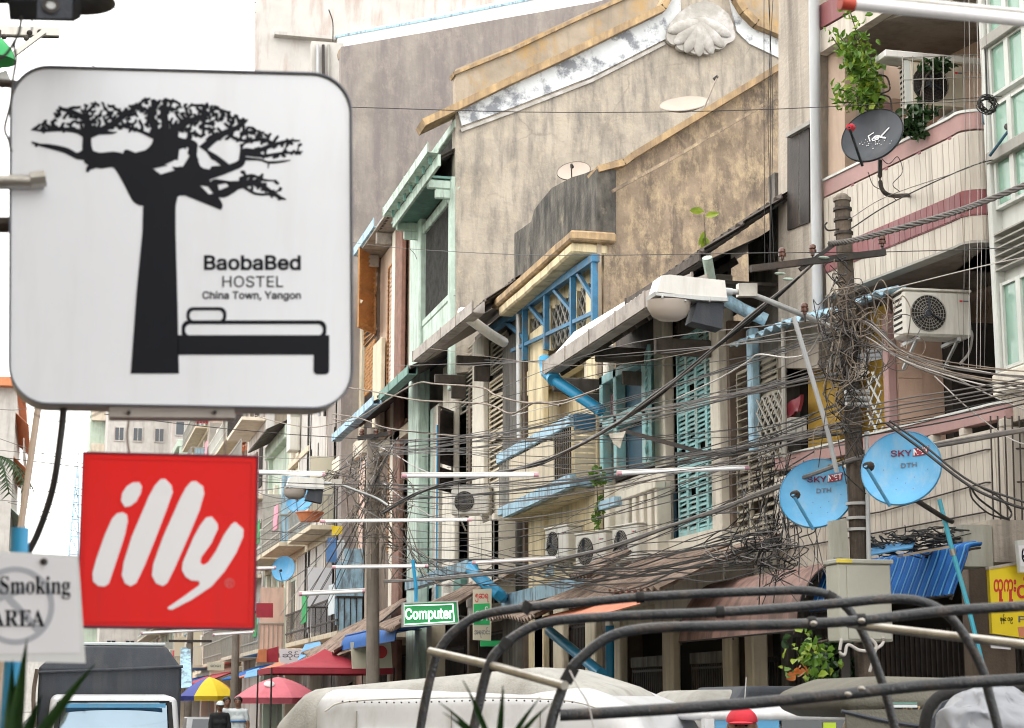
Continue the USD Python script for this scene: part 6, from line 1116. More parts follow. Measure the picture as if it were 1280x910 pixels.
# ================================================================ awnings, tent, parasols
def barrel(prof, y0, y1, nwave=0, amp=.02, th=.012, n=30):
    p = smooth_path([(x, 0, z) for x, z in prof], 6)[:, [0, 2]]; nu = max(n, nwave * 8); u = np.linspace(0, 1, nu + 1); t = np.gradient(p, axis=0); t /= np.linalg.norm(t, axis=1, keepdims=True); nn = np.column_stack([-t[:, 1], t[:, 0]])
    w = (amp * np.sin(u * nwave * 2 * np.pi) if nwave else 0 * u); P = np.array([[[p[j, 0] + nn[j, 0] * (w[i] + o), y0 + (y1 - y0) * u[i], p[j, 1] + nn[j, 1] * (w[i] + o)] for i in range(nu + 1)] for o in (0, -th) for j in range(len(p))])
    m = len(p); V = P.reshape(-1, 3); k = nu + 1; F = []
    for o in (0, m):
        for j in range(m - 1):
            i = np.arange(nu); a = (o + j) * k + i; F.append(np.stack([a, a + 1, a + k + 1], 1)); F.append(np.stack([a, a + k + 1, a + k], 1))
    i = np.arange(nu)
    for j in (0, m - 1): a, b = j * k + i, (m + j) * k + i; F += [np.stack([a, a + 1, b + 1], 1), np.stack([a, b + 1, b], 1)]
    j = np.arange(m - 1)
    for c in (0, nu): a, b = j * k + c, (m + j) * k + c; F += [np.stack([a, a + k, b + k], 1), np.stack([a, b + k, b], 1)]
    return V, np.vstack(F)
def awning(label, prof, y0, y1, mat, nwave=0, frame_=True):
    T = Thing('awning', label, 'awning'); T.part('cover', barrel(prof, y0, y1, nwave), mat, smooth=30)
    if frame_:
        q = smooth_path([(x, 0, z) for x, z in prof], 4)
        for y in (y0 + .04, (y0 + y1) / 2, y1 - .04): T.part('rib', tube([(x, y, z - .035) for x, _, z in q], .012, 6), 'steel_dark')
        T.part('front_bar', tube([(prof[-1][0], y0, prof[-1][1]), (prof[-1][0], y1, prof[-1][1])], .014, 6), 'steel_dark')
    if nwave:
        q = smooth_path([(x, 0, z) for x, z in prof], 5)
        for k in range(nwave): yk = y0 + (y1 - y0) * (k + .25) / nwave; T.part('corrugation', tube([(x - .018, yk, z + .012) for x, _, z in q], .007, 5), 'dish_blue')
    T.done()
awning('faded dusty pink barrel awning left of the electrical cabinet', [(7.95, A(1043, 700, 17.1)[2] + .03)] + [tuple(A(x, y, 17.1)[[0, 2]]) for x, y in ((1043, 703), (1023, 714), (1010, 731), (1000, 752), (995, 788))], 17.1, 20.6, 'awning_pink')
awning('bright blue ribbed barrel awning behind the turquoise pole', [(A(1207, 685, 14.35)[0] + .16, A(1206, 683, 14.35)[2] + .03)] + [tuple(A(x, y, 14.35)[[0, 2]]) for x, y in ((1213, 682), (1210, 690), (1205, 705), (1198, 724), (1191, 744))], 14.35, 17.4, 'awning_blue', 19)
awning('small deep blue barrel awning beside the second utility pole', [(7.6, A(497, 779, 35)[2] + .05)] + [tuple(A(x, y, 35)[[0, 2]]) for x, y in ((507, 778), (501, 781), (496, 789), (494, 801))], 35.0, 41.8, 'awning_blue')
single('awning', sheet(S(680, 779, 6.1), S(800, 753, 6.1), S(800, 738, 6.5), S(676, 768, 6.5), 0, sagv=.06), 'awning_orange', 'orange cloth awning under the yellow house, behind the black tubes', 'awning')
single('tarpaulin', sheet(A(372, 822, 48), A(402, 806, 48), A(400, 799, 49.5), A(381, 803, 49.5), 0, sagv=.1), 'blue_tarp', 'light blue tarpaulin between the red tent and the pale signs', 'tarpaulin')
single('tarpaulin', sheet(A(305, 846, 56), A(325, 843, 56), A(324, 833, 57.5), A(308, 838, 57.5), 0, sagv=.1), 'blue_tarp', 'small blue tarpaulin left of the orange shop box', 'tarpaulin')
single('tarpaulin', sheet(A(224, 858, 60), A(240, 856, 60), A(238, 806, 62), A(226, 806, 62), 0, sagv=.1), 'lightblue_paint', 'pale blue plastic sheet hanging right of the dark truck', 'tarpaulin')
def parasol(label, px, py_top, py_edge, Y, r, cols, tilt=(0, 0), mark=None):
    c = A(px, py_top, Y); h = c[2] - A(px, py_edge, Y)[2]; T = Thing('parasol', label, 'parasol'); n = 8
    for k in range(n):
        a0, a1 = 2 * math.pi * k / n + .2, 2 * math.pi * (k + 1) / n + .2; V = []; m = 6
        for j in range(m + 1):
            for i in range(5):
                s = j / m; a = a0 + (a1 - a0) * i / 4; rr_ = r * s * (1 - .05 * math.sin(math.pi * i / 4)); V.append((rr_ * math.cos(a), rr_ * math.sin(a), -h * (.35 * s + .65 * s * s)))
        V = np.array(V); f = [q for j in range(m) for i in range(4) for q in ((j * 5 + i, j * 5 + i + 1, j * 5 + i + 6), (j * 5 + i, j * 5 + i + 6, j * 5 + i + 5))]
        e = np.array(V[-5:]); vv = np.vstack([V, e - [0, 0, .14]]); k0 = m * 5; f += [q for i in range(4) for q in ((k0 + i, k0 + i + 1, k0 + i + 6), (k0 + i, k0 + i + 6, k0 + i + 5))]
        v2 = np.vstack([vv, vv - [0, 0, .012]]); f2 = np.vstack([f, np.array(f)[:, ::-1] + len(vv)])
        T.part('panel', (v2 + c, f2), cols[k % len(cols)], smooth=40); T.part('rib', tube([c + [0, 0, -.04], c + V[15] + [0, 0, -.03], c + V[30] + [0, 0, -.03]], .01, 5), 'galv')
    T.part('pole', tube([(c[0], Y, .05), c + [0, 0, .06]], .022, 8), 'galv'); T.part('base', move(lathe([(0, 0), (.25, 0), (.22, .1), (.04, .14), (0, .14)], 16), (c[0], Y, .04)), 'concrete_dark')
    if mark: T.part('round_mark', ell(c + np.array(mark), (.14, .03, .1), rotm([1, 0, 0], -40)), 'print_white')
    T.done()
parasol('blue and yellow striped parasol right of the dark truck', 262, 846, 870, 60, .95, ['umb_orange', 'umb_blue', 'cloth_white', 'umb_blue', 'umb_blue', 'umb_yellow', 'umb_yellow', 'umb_orange'])
parasol('faded red parasol with a white round mark, in front of the red tent', 348, 846, 872, 48, 1.15, ['umb_pink'], mark=(-.3, -.62, -.19))
T = Thing('canopy_tent', 'red square canopy tent with a peaked roof left of the second utility pole', 'tent'); Yt = 42; c = A(406, 811, Yt); w = 1.35; ez = A(406, 836, Yt)[2]
V = []; cr = [(-w, -w), (w, -w), (w, w), (-w, w)]
for k in range(4):
    a, b = cr[k], cr[(k + 1) % 4]; m = 5; P = np.array([[[(a[0] * (1 - i / 6) + b[0] * i / 6) * j / m, (a[1] * (1 - i / 6) + b[1] * i / 6) * j / m, c[2] - (c[2] - ez) * (j / m) ** .8 - .05 * math.sin(math.pi * j / m)] for i in range(7)] for j in range(m + 1)]).reshape(-1, 3) + [c[0], Yt, 0]
    f = [q for j in range(m) for i in range(6) for q in ((j * 7 + i, j * 7 + i + 1, j * 7 + i + 8), (j * 7 + i, j * 7 + i + 8, j * 7 + i + 7))]; T.part('roof_panel', (np.vstack([P, P - [0, 0, .015]]), np.vstack([f, np.array(f)[:, ::-1] + len(P)])), 'umb_red', smooth=30)
    T.part('valance', bar(np.array([c[0] + a[0], Yt + a[1], ez - .07]), np.array([c[0] + b[0], Yt + b[1], ez - .07]), .015, .12), 'umb_red'); T.part('pole', tube([(c[0] + a[0], Yt + a[1], .04), (c[0] + a[0], Yt + a[1], ez)], .02, 8), 'steel_dark')
T.done()

# ================================================================ plants on the houses
def leaf(L=.1, w=.04):
    v = np.array([[0, 0, 0], [.35 * L, w, .012], [.35 * L, -w, .012], [.7 * L, w * .8, .0], [.7 * L, -w * .8, .0], [L, 0, -.02], [.5 * L, 0, -.006]]); return v, np.array([[0, 6, 1], [0, 2, 6], [6, 3, 1], [6, 2, 4], [6, 5, 3], [6, 4, 5]])
def rrot(r): 
    q = np.array([r.gauss(0, 1) for _ in range(4)]); return trimesh.transformations.quaternion_matrix(q)[:3, :3]
def cloud(c, rad, n, L, seed, w=.4, clumps=9):
    r = random.Random(seed); ms = []; cl = [np.array([r.gauss(0, .45) for _ in range(3)]) for _ in range(clumps)]
    for _ in range(n):
        k = r.choice(cl); p = (k + np.array([r.gauss(0, .22) for _ in range(3)])) * rad + c; s = L * r.uniform(.6, 1.25); ms.append(move(leaf(s, s * w), p, Rm=rrot(r)))
    return cat(ms)
T = Thing('balcony_shrub', 'green leafy shrub hanging from the top balcony beside the white downpipe', 'plant'); b = A(1098, 150, 17.2); r = random.Random(4); ms, ms2 = [], []
for (x, y) in ((1062, 12), (1050, 45), (1072, 60), (1060, 85), (1045, 110), (1078, 100), (1088, 70), (1046, 128), (1066, 40), (1040, 46), (1085, 90), (1055, 66)):
    tp = A(x, y, 17.2 + r.uniform(-.3, .2)); st = smooth_path([b, (b + tp) / 2 + [0, 0, .08], tp], 6); T.part('stem', tube(st, .006, 5), 'pole_wood')
    for q in st[3:]:
        for _ in range(5): s = r.uniform(.05, .13); (ms if r.random() < .7 else ms2).append(move(leaf(s, s * .26), q + np.array([r.gauss(0, .05) for _ in range(3)]), Rm=rrot(r)))
T.part('foliage', cat(ms), 'leaf_bright', kind='stuff'); T.part('young_leaves', cat(ms2), 'leaf_lime', kind='stuff'); pot(T, b[0], 17.2, b[2] - .32, .16, .28, 'tile_maroon'); T.part('wire_hoop', tube(smooth_path([A(1096, 95, 17.1), A(1108, 96, 17.1), A(1112, 112, 17.1), A(1100, 118, 17.1), A(1112, 122, 17.1), A(1115, 140, 17.1)]), .009, 6), 'steel_dark'); T.done()
T = Thing('balcony_plant', 'dark leafy plants climbing round the balcony fan unit', 'plant'); T.part('foliage', cat([cloud(A(1152, 150, 16.6), np.array([.22, .15, .14]), 220, .09, 5), cloud(A(1170, 82, 16.7), np.array([.18, .1, .06]), 110, .07, 6), cloud(A(1142, 160, 16.5), np.array([.12, .1, .1]), 120, .08, 7)]), 'leaf_dark', kind='stuff'); T.part('stem', tube(smooth_path([A(1160, 168, 16.7), A(1150, 130, 16.7), A(1158, 95, 16.7), A(1170, 84, 16.7)]), .01, 5), 'pole_wood'); pot(T, A(1160, 170, 16.6)[0], 16.6, A(1160, 185, 16.6)[2], .13, .16, 'tile_maroon'); T.done()
T = Thing('climbing_plant', 'variegated climbing plant with big yellow green leaves at the foot of the utility pole', 'plant'); r = random.Random(9)
for _ in range(110):
    x, y = r.gauss(1013, 14), r.gauss(824, 17); s = r.uniform(.045, .10); T.part('leaf', move(leaf(s, s * .42), A(x, y, 14.0 + r.uniform(-.15, .2)), Rm=rrot(r)), r.choice(['leaf_bright', 'leaf_lime', 'leaf_bright', 'leaf_dark', 'leaf_lime']))
for _ in range(5): s = .10; T.part('leaf', move(leaf(s, s * .4), A(r.gauss(1003, 6), r.gauss(838, 6), 13.9), Rm=rrot(r)), 'leaf_orange', 'orange withered leaf')
T.part('undergrowth', cloud(A(1040, 832, 14.5), np.array([.17, .12, .30]), 520, .07, 12), 'leaf_dark', kind='stuff'); c = A(1020, 860, 14.2); T.part('stem', tube(smooth_path([(c[0], 14.2, .3), A(1022, 850, 14.2), A(1012, 810, 14.2), A(1035, 800, 14.3)]), .012, 5), 'pole_wood'); pot(T, c[0], 14.25, .04, .22, .4); T.done()
T = Thing('roof_seedling', 'young seedling with a few large leaves sprouting from the tiled eave', 'plant'); b = S(884, 318, 7.2)
T.part('stem', tube([b, S(882, 300, 7.2), S(880, 268, 7.2)], .006, 5), 'pole_wood')
for x, y, an in ((873, 268, 0), (886, 275, 20), (873, 292, -110), (888, 298, -80), (876, 300, -100)): s = .20; m = leaf(s, s * .22); T.part('leaf', move(m, S(881, y - 4, 7.2), Rm=rotm([0, 1, 0], -an) @ rotm([0, 0, 1], 180 if x < 880 and an > -50 else 0) @ rotm([1, 0, 0], 70)), 'leaf_lime')
T.done()
T = Thing('wall_fern', 'small green weeds on the yellow balcony end', 'plant'); T.part('foliage', cat([cloud(S(746, 600, 7.6), np.array([.1, .12, .12]), 90, .09, 21), cloud(S(748, 640, 7.7), np.array([.06, .1, .3]), 80, .08, 22)]), 'leaf_bright', kind='stuff'); T.part('stem', tube([S(748, 655, 7.7), S(746, 600, 7.6)], .008, 5), 'pole_wood'); T.done()
T = Thing('palm_tree', 'drooping palm frond at the left edge above the no smoking sheet', 'palm tree'); Yp_ = 62; c = A(-10, 572, Yp_); T.part('trunk', tube([(c[0] - .3, Yp_, 0), c], [.2, .13], 10), 'pole_grey')
for k in range(11):
    a = k * 2 * math.pi / 11; L = 1.35; st = np.array([[c[0] + L * s * math.cos(a), Yp_ + L * s * math.sin(a), c[2] + .5 * s - 1.5 * s * s] for s in np.linspace(0, 1, 8)]); ms = [tube(st, .02, 5)]
    for q, d in zip(st[1:], np.diff(st, axis=0)):
        for sd in (-1, 1):
            for o in (0, .5): s = np.cross(d, [0, 0, 1]) ; s /= np.linalg.norm(s) + 1e-9; p = q - d * o; e = p + s * sd * .3 + np.array([0, 0, -.28]); ms.append((np.array([p - d * .12, p + d * .12, e]), np.array([[0, 1, 2]])))
    T.part('frond', cat(ms), 'leaf_dark')
T.done()

# ================================================================ vehicles
def hull(sph):
    pts = [];
    ico = np.array(trimesh.creation.icosphere(2, 1).vertices)
    for (x, y, z, r) in sph: pts.append(ico * r + [x, y, z])
    m = trimesh.Trimesh(np.vstack(pts), process=False).convex_hull; return np.array(m.vertices), np.array(m.faces)
def wheel(P, F, a, b, r=.3, w=.2):
    k = P.sub('wheel', F(move(lathe([(0, -w / 2), (r * .66, -w / 2), (r * .95, -w / 2), (r, -w / 2 + .04), (r, w / 2 - .04), (r * .95, w / 2), (0, w / 2)], 24), (a, b, r - .1), Rm=rotm([1, 0, 0], 90))), 'rubber', smooth=40); k.sub('rim', F(move(lathe([(0, -w / 2 - .004), (r * .6, -w / 2 - .004), (r * .5, w / 2 + .004), (0, w / 2 + .004)], 18), (a, b, r - .1), Rm=rotm([1, 0, 0], 90))), 'galv')
# dark canvas truck on the left
T = Thing('canvas_truck', 'white cabbed truck with a dark canvas box at lower left, facing the camera', 'truck'); Yk = 22.0; xc = A(144, 890, Yk)[0]; F = lambda m: (m[0] + [xc, Yk, 0], m[1])
hw = .80; zr = A(144, 866, Yk)[2]
T.part('cab', F(hull([(s * (hw - .1 - t * .06), y, z, .09) for s in (-1, 1) for (y, z, t) in ((.1, .55, 0), (.1, 1.05, 0), (.42, zr - .13, 1), (1.6, zr - .1, 1), (1.6, .5, 0))])), 'car_white', smooth=40)
ws = np.array([[-.69, .02, 1.08], [.69, .02, 1.08], [.63, .335, zr - .13], [-.63, .335, zr - .13]]); wn = np.array([0, -.03, .012])
gu, gv = np.meshgrid(np.linspace(0, 1, 17), np.linspace(0, 1, 9)); gp = ((ws[0] * (1 - gu[..., None]) + ws[1] * gu[..., None]) * (1 - gv[..., None]) + (ws[3] * (1 - gu[..., None]) + ws[2] * gu[..., None]) * gv[..., None]) + wn * 1.4; gp[..., 1] += -.06 * (1 - (2 * gu - 1) ** 2) + .03 * np.sin(gv * 3.1); gi = np.arange(9 * 17).reshape(9, 17); gf = np.vstack([np.stack([gi[:-1, :-1], gi[:-1, 1:], gi[1:, 1:]], -1).reshape(-1, 3), np.stack([gi[:-1, :-1], gi[1:, 1:], gi[1:, :-1]], -1).reshape(-1, 3)])
T.part('windshield', F((gp.reshape(-1, 3), gf)), 'glass_mirror', smooth=True); T.part('sun_strip', F(bar(ws[3] + wn * 3 + [.05, -.07, -.05], ws[2] + wn * 3 + [-.05, -.07, -.05], .01, .05)), 'dish_blue'); T.part('windshield_frame', F(cat([bar(ws[i] + wn * 1.2, ws[(i + 1) % 4] + wn * 1.2, .05) for i in range(4)])), 'rubber')
for s in (-1, 1): m = T.part('mirror', F(cbox(s * (hw + .14) - .08, s * (hw + .14) + .08, .1, .16, 1.25, 1.52, .03)), 'rubber'); m.sub('mirror_arm', F(tube([(s * hw, .3, 1.3), (s * (hw + .12), .14, 1.4)], .012, 6)), 'rubber'); T.part('headlight', F(ell((s * .52, .0, .75), (.14, .05, .1))), 'headlamp'); T.part('wiper', F(bar((s * .15 - .1, -.04, 1.1), (s * .15 + .25, .12, 1.35), .015)), 'rubber')
T.part('bumper', F(cbox(-.8, .8, -.12, .04, .35, .55, .04)), 'galv'); T.part('grille', F(cat([box(-.35, .35, -.01, .02, .66 + k * .05, .69 + k * .05) for k in range(4)])), 'rubber')
zb = A(140, 806, Yk + 1.6)[2]; bx0, bx1 = A(48, 850, Yk + 1.7)[0] - xc, A(227, 850, Yk + 1.7)[0] - xc
T.part('cargo_canvas', F(hull([(x, y, z, .05) for x in (bx0 + .05, bx1 - .05) for y, z in ((1.75, .75), (1.75, zb - .3), (4.6, .75), (4.6, zb - .3))] + [(x, y, zb - .06, .05) for x in (bx0 + .3, bx1 - .22) for y in (1.85, 4.5)])), 'canvas_dark', smooth=30); T.part('canvas_lip', F(tube(smooth_path([(bx0 - .01, 1.68, zb - .34), (bx0 + .9, 1.67, zb - .30), (bx1 + .01, 1.68, zb - .26)]), .018, 8)), 'canvas_dark'); T.part('roof_board', F(cbox(bx0 + .3, bx1 - .2, 1.9, 4.4, zb - .0, zb + .04, .01)), 'cloth_white')
T.part('rope', F(tube(smooth_path([(bx0 - .02, 1.68, zb - .3), (bx0 - .05, 1.68, zb - .6), (bx0 - .02, 1.68, zb - 1.0)]), .03, 6)), 'brown_wall'); F2 = lambda m: F((m[0][:, [1, 0, 2]], m[1][:, ::-1]))
for a in (.6, 3.8):
    for b in (-.7, .7): wheel(T, F2, a, b, .34, .2)
T.done()
# pale canopied van crossing the picture
T = Thing('canopy_van', 'white van with a rounded beige canvas roof at the bottom centre, side to the camera', 'van'); o = A(318, 885, 14.0); o[2] = 0; e = A(846, 885, 12.0); u = (e - o)[:2]; Lv = np.linalg.norm(u); F = frame(o, (*u / Lv, 0))
T.part('body', F(hull([(a, b, z, .16) for a in (.62, Lv - .36) for b in (.16, 1.35) for z in (.7, 1.5)] + [(a, b, z, r_) for a, z, r_ in ((.62, 1.78, .18), (Lv - .72, 1.78, .18), (Lv - .5, 1.67, .2)) for b in (.2, 1.3)])), 'car_white', smooth=40)
T.part('canvas_roof', F(hull([(a, b, z, .27) for a, z in ((.27, 1.55), (.42, 1.70), (Lv - 1.15, 1.84), (Lv - .75, 1.72)) for b in (.34, 1.15)] + [(.3, b, 1.0, .25) for b in (.34, 1.15)])), 'canvas_grey', smooth=50)
T.part('rivet_line', F(cat([ell((a, -.012, 1.868 + .008 * math.sin(a * 4)), (.007, .006, .006), k=1) for a in np.arange(.75, Lv - .7, .06)])), 'rubber', kind='stuff'); T.part('seam_strip', F(tube(smooth_path([(.6, .0, 1.80), (.8, -.005, 1.87), (1.6, -.005, 1.895), (Lv - .85, -.0, 1.88), (Lv - .5, .02, 1.80)]), .008, 6)), 'white_metal')
[T.part('panel_seam', F(box(a, a + .006, -.008, .004, .9, 1.8)), 'frame_grey') for a in (.86, 1.62, Lv - 1.0)]
T.part('side_panel', F(cbox(.9, Lv - 1.1, -.018, .01, 1.25, 1.68, .006)), 'car_white'); T.part('window', F(cbox(1.0, Lv - 1.3, -.02, .0, .98, 1.2, .01)), 'glass_dark'); T.part('bumper', F(cbox(.35, Lv - .2, .02, 1.5, .42, .6, .04)), 'galv')
for a in (.9, Lv - .75):
    for b in (.12, 1.38): wheel(T, F, a, b)
T.done()
# grey canopy pickup behind the white car
T = Thing('grey_canopy_pickup', 'grey canopied pickup right of the beige canvas van, behind the white car', 'pickup'); o = A(842, 885, 15.0); o[2] = 0; F = frame(o, (1, -.05, 0))
T.part('canopy', F(hull([(a, b, z, .2) for a, z in ((.2, 1.6), (.32, 1.77), (1.35, 1.78), (1.45, 1.55), (.2, .8), (1.45, .8)) for b in (.2, 1.3)])), 'canvas_grey', smooth=40); T.part('dark_rear_hood', F(hull([(a, b, z, .06) for a, z in ((.48, 1.76), (.62, 1.94), (1.75, 1.94), (1.85, 1.7)) for b in (-.1, 1.2)])), 'canvas_dark', smooth=40); T.part('window', F(cbox(.3, 1.3, -.01, .03, 1.2, 1.5, .01)), 'glass_dark'); T.part('bumper', F(cbox(.02, 1.62, -.08, .02, .4, .55, .03)), 'galv')
for a in (.35, 1.3):
    for b in (.25, 1.2): wheel(T, F, a, b)
T.done()
T = Thing('white_car', 'white car roof with blue tinted windows behind the person in the red cap', 'car'); o = A(882, 890, 12.4); o[2] = 0; F = frame(o, (1, .04, 0)); zc = A(960, 882, 12.4)[2]
T.part('roof', F(hull([(a, b, zc - .05, .05) for a in (.12, 1.2) for b in (.15, 1.25)] + [(a, b, zc - .07, .035) for a in (.06, 1.28) for b in (.06, 1.4)])), 'car_white', smooth=40); T.part('body', F(hull([(a, b, z, .12) for a in (.05, 1.3) for b in (-.4, 1.8) for z in (.4, .95)])), 'car_white', smooth=40)
for a in (.04, 1.26): T.part('pillar', F(cat([bar((a, .06, 1.0), (a, .06, zc - .09), .07), bar((a, 1.4, 1.0), (a, 1.4, zc - .09), .07)])), 'car_white')
T.part('window', F(box(.09, .58, .05, .06, 1.05, zc - .10)), 'dish_blue', 'bluish reflecting window'); T.part('window', F(box(.60, 1.22, .05, .06, 1.05, zc - .10)), 'glass_dark'); T.part('sticker', F(box(.92, 1.02, .044, .049, zc - .18, zc - .12)), 'lime')
for k in range(3): T.part('roof_rib', F(tube([(.35 + k * .28, .12, zc + .0), (.3 + k * .28, 1.25, zc + .0)], .008, 5)), 'car_silver')
T.part('antenna', F(tube([(.38, .2, zc), (.40, .2, zc + .2)], .004, 5)), 'galv')
for a in (-.0, 1.3):
    for b in (-.05, 1.45): k = T.part('wheel', F(move(lathe([(0, -.09), (.2, -.09), (.3, -.05), (.3, .05), (.2, .09), (0, .09)], 20), (a, b, .2), Rm=rotm([0, 1, 0], 90))), 'rubber', smooth=40)
T.done()
T = Thing('olive_canopy_pickup', 'olive grey canvas canopy of a pickup at lower right with faded yellow numbers', 'pickup'); o = A(1056, 885, 10.0); o[2] = 0; F = frame(o, (1, -.12, 0)); zt = A(1120, 845, 10)[2]
T.part('canopy', F(hull([(a, b, z, .10) for a, z in ((.14, zt - .14), (.26, zt - .1), (1.15, zt - .12)) for b in (.12, 1.4)] + [(a, b, zt - .14, .07) for a in (.06, 1.3) for b in (.08, 1.4)])), 'canvas_olive', smooth=40); T.part('flap', F(rough(box(.0, .75, -.03, -.01, zt - .30, zt - .19), .012, 5, 3, .05)), 'canvas_olive'); T.part('curtain', F(rough(box(.02, .62, .1, .12, zt - .95, zt - .2), .05, 6, 8, .05)), 'stucco_rim'); T.part('flap_edge', F(tube(smooth_path([(-.03, -.03, zt - .20), (.25, -.04, zt - .26), (.55, -.04, zt - .30), (.8, -.03, zt - .32)]), .012, 6)), 'canvas_dark')
T.part('stripe', F(box(.26, .42, -.036, -.031, zt - .18, zt - .165)), 'cloth_white'); T.part('stripe', F(box(.26, .42, -.036, -.031, zt - .162, zt - .15)), 'mint_dark')
g = text_shape('817', 'Inter', 2); v, f = ext(affinity.scale(g, .042, .042, origin=(0, 0)), .002); T.part('lettering', F((np.column_stack([v[:, 0] + .34, -.0 - v[:, 2] - .036 * 0 - .0, v[:, 1] + zt - .215]), f)), 'coping_orange')
T.part('bed', F(cbox(.0, 1.6, .0, 1.5, .5, 1.1, .04)), 'canvas_olive'); T.part('bumper', F(cbox(.0, 1.6, -.06, .0, .4, .52, .02)), 'galv')
for a in (.25, 1.3):
    for b in (.15, 1.35): wheel(T, F, a, b)
T.done()
T = Thing('rubber_arch', 'black arched mudguard hoop in front of the olive canvas at lower right', 'arch'); Ya = 8.2
T.part('arch', tube(smooth_path([A(1152, 960, Ya), A(1157, 900, Ya), A(1168, 876, Ya), A(1190, 866, Ya), A(1240, 864, Ya), A(1320, 862, Ya), A(1340, 960, Ya)], 6), .028, 10), 'rubber', smooth=50); T.part('hood', pxY(Polygon([(1160, 960), (1164, 898), (1176, 878), (1196, 870), (1330, 866), (1332, 960)]), Ya + .35, .02), 'canvas_dark'); a_ = A(1160, 960, Ya)
T.part('post', cat([tube([A(1152, 960, Ya), (a_[0] - .02, Ya, .0)], .028, 8), tube([A(1340, 960, Ya), (A(1340, 960, Ya)[0], Ya, .0)], .028, 8)]), 'rubber'); T.done()
bag = hull([(0, 0, 0, .12), (.34, .02, .0, .13), (.16, 0, .05, .13), (.5, 0, -.03, .1), (0.25, 0, -.3, .2)]); bag = rough(bag, .05, 9, 4, .035); c = A(1205, 905, 7.8)
T = Thing('plastic_sack', 'translucent white plastic sack at the bottom right corner', 'sack'); T.part('sack', (bag[0] + c, bag[1]), 'plastic_bag', smooth=50); T.part('crate', cbox(c[0] - .2, c[0] + .7, 7.65, 8.05, -.1, c[2] - .25, .02), 'canvas_olive'); T.done()
T = Thing('silver_car', 'silver car with a sloping windshield behind the three people', 'car'); o = A(229, 890, 57); o[2] = -.1; F = frame(o, (1, 0, 0))
T.part('body', F(hull([(a, b, z, .1) for a in (.1, 1.4) for b in (-.9, 2.6) for z in (.5, .9)])), 'car_silver', smooth=40); T.part('roof', F(hull([(a, b, z, .06) for a, b, z in ((.2, .5, 1.5), (1.3, .5, 1.5), (.2, 1.8, 1.5), (1.3, 1.8, 1.5), (.12, -.1, .95), (1.4, -.1, .95), (.12, 2.3, .95), (1.4, 2.3, .95))])), 'car_silver', smooth=40); T.part('windshield', F((np.array([[.22, -.12, 1.0], [1.3, -.12, 1.0], [1.2, .36, 1.5], [.32, .36, 1.5]]), np.array([[0, 1, 2], [0, 2, 3]]))), 'glass_dark')
for a in (.1, 1.35):
    for b in (-.3, 2.0): T.part('wheel', F(move(lathe([(0, -.09), (.2, -.09), (.3, -.05), (.3, .05), (.2, .09), (0, .09)], 20), (a, b, .3), Rm=rotm([0, 1, 0], 90))), 'rubber', smooth=40)
T.done()

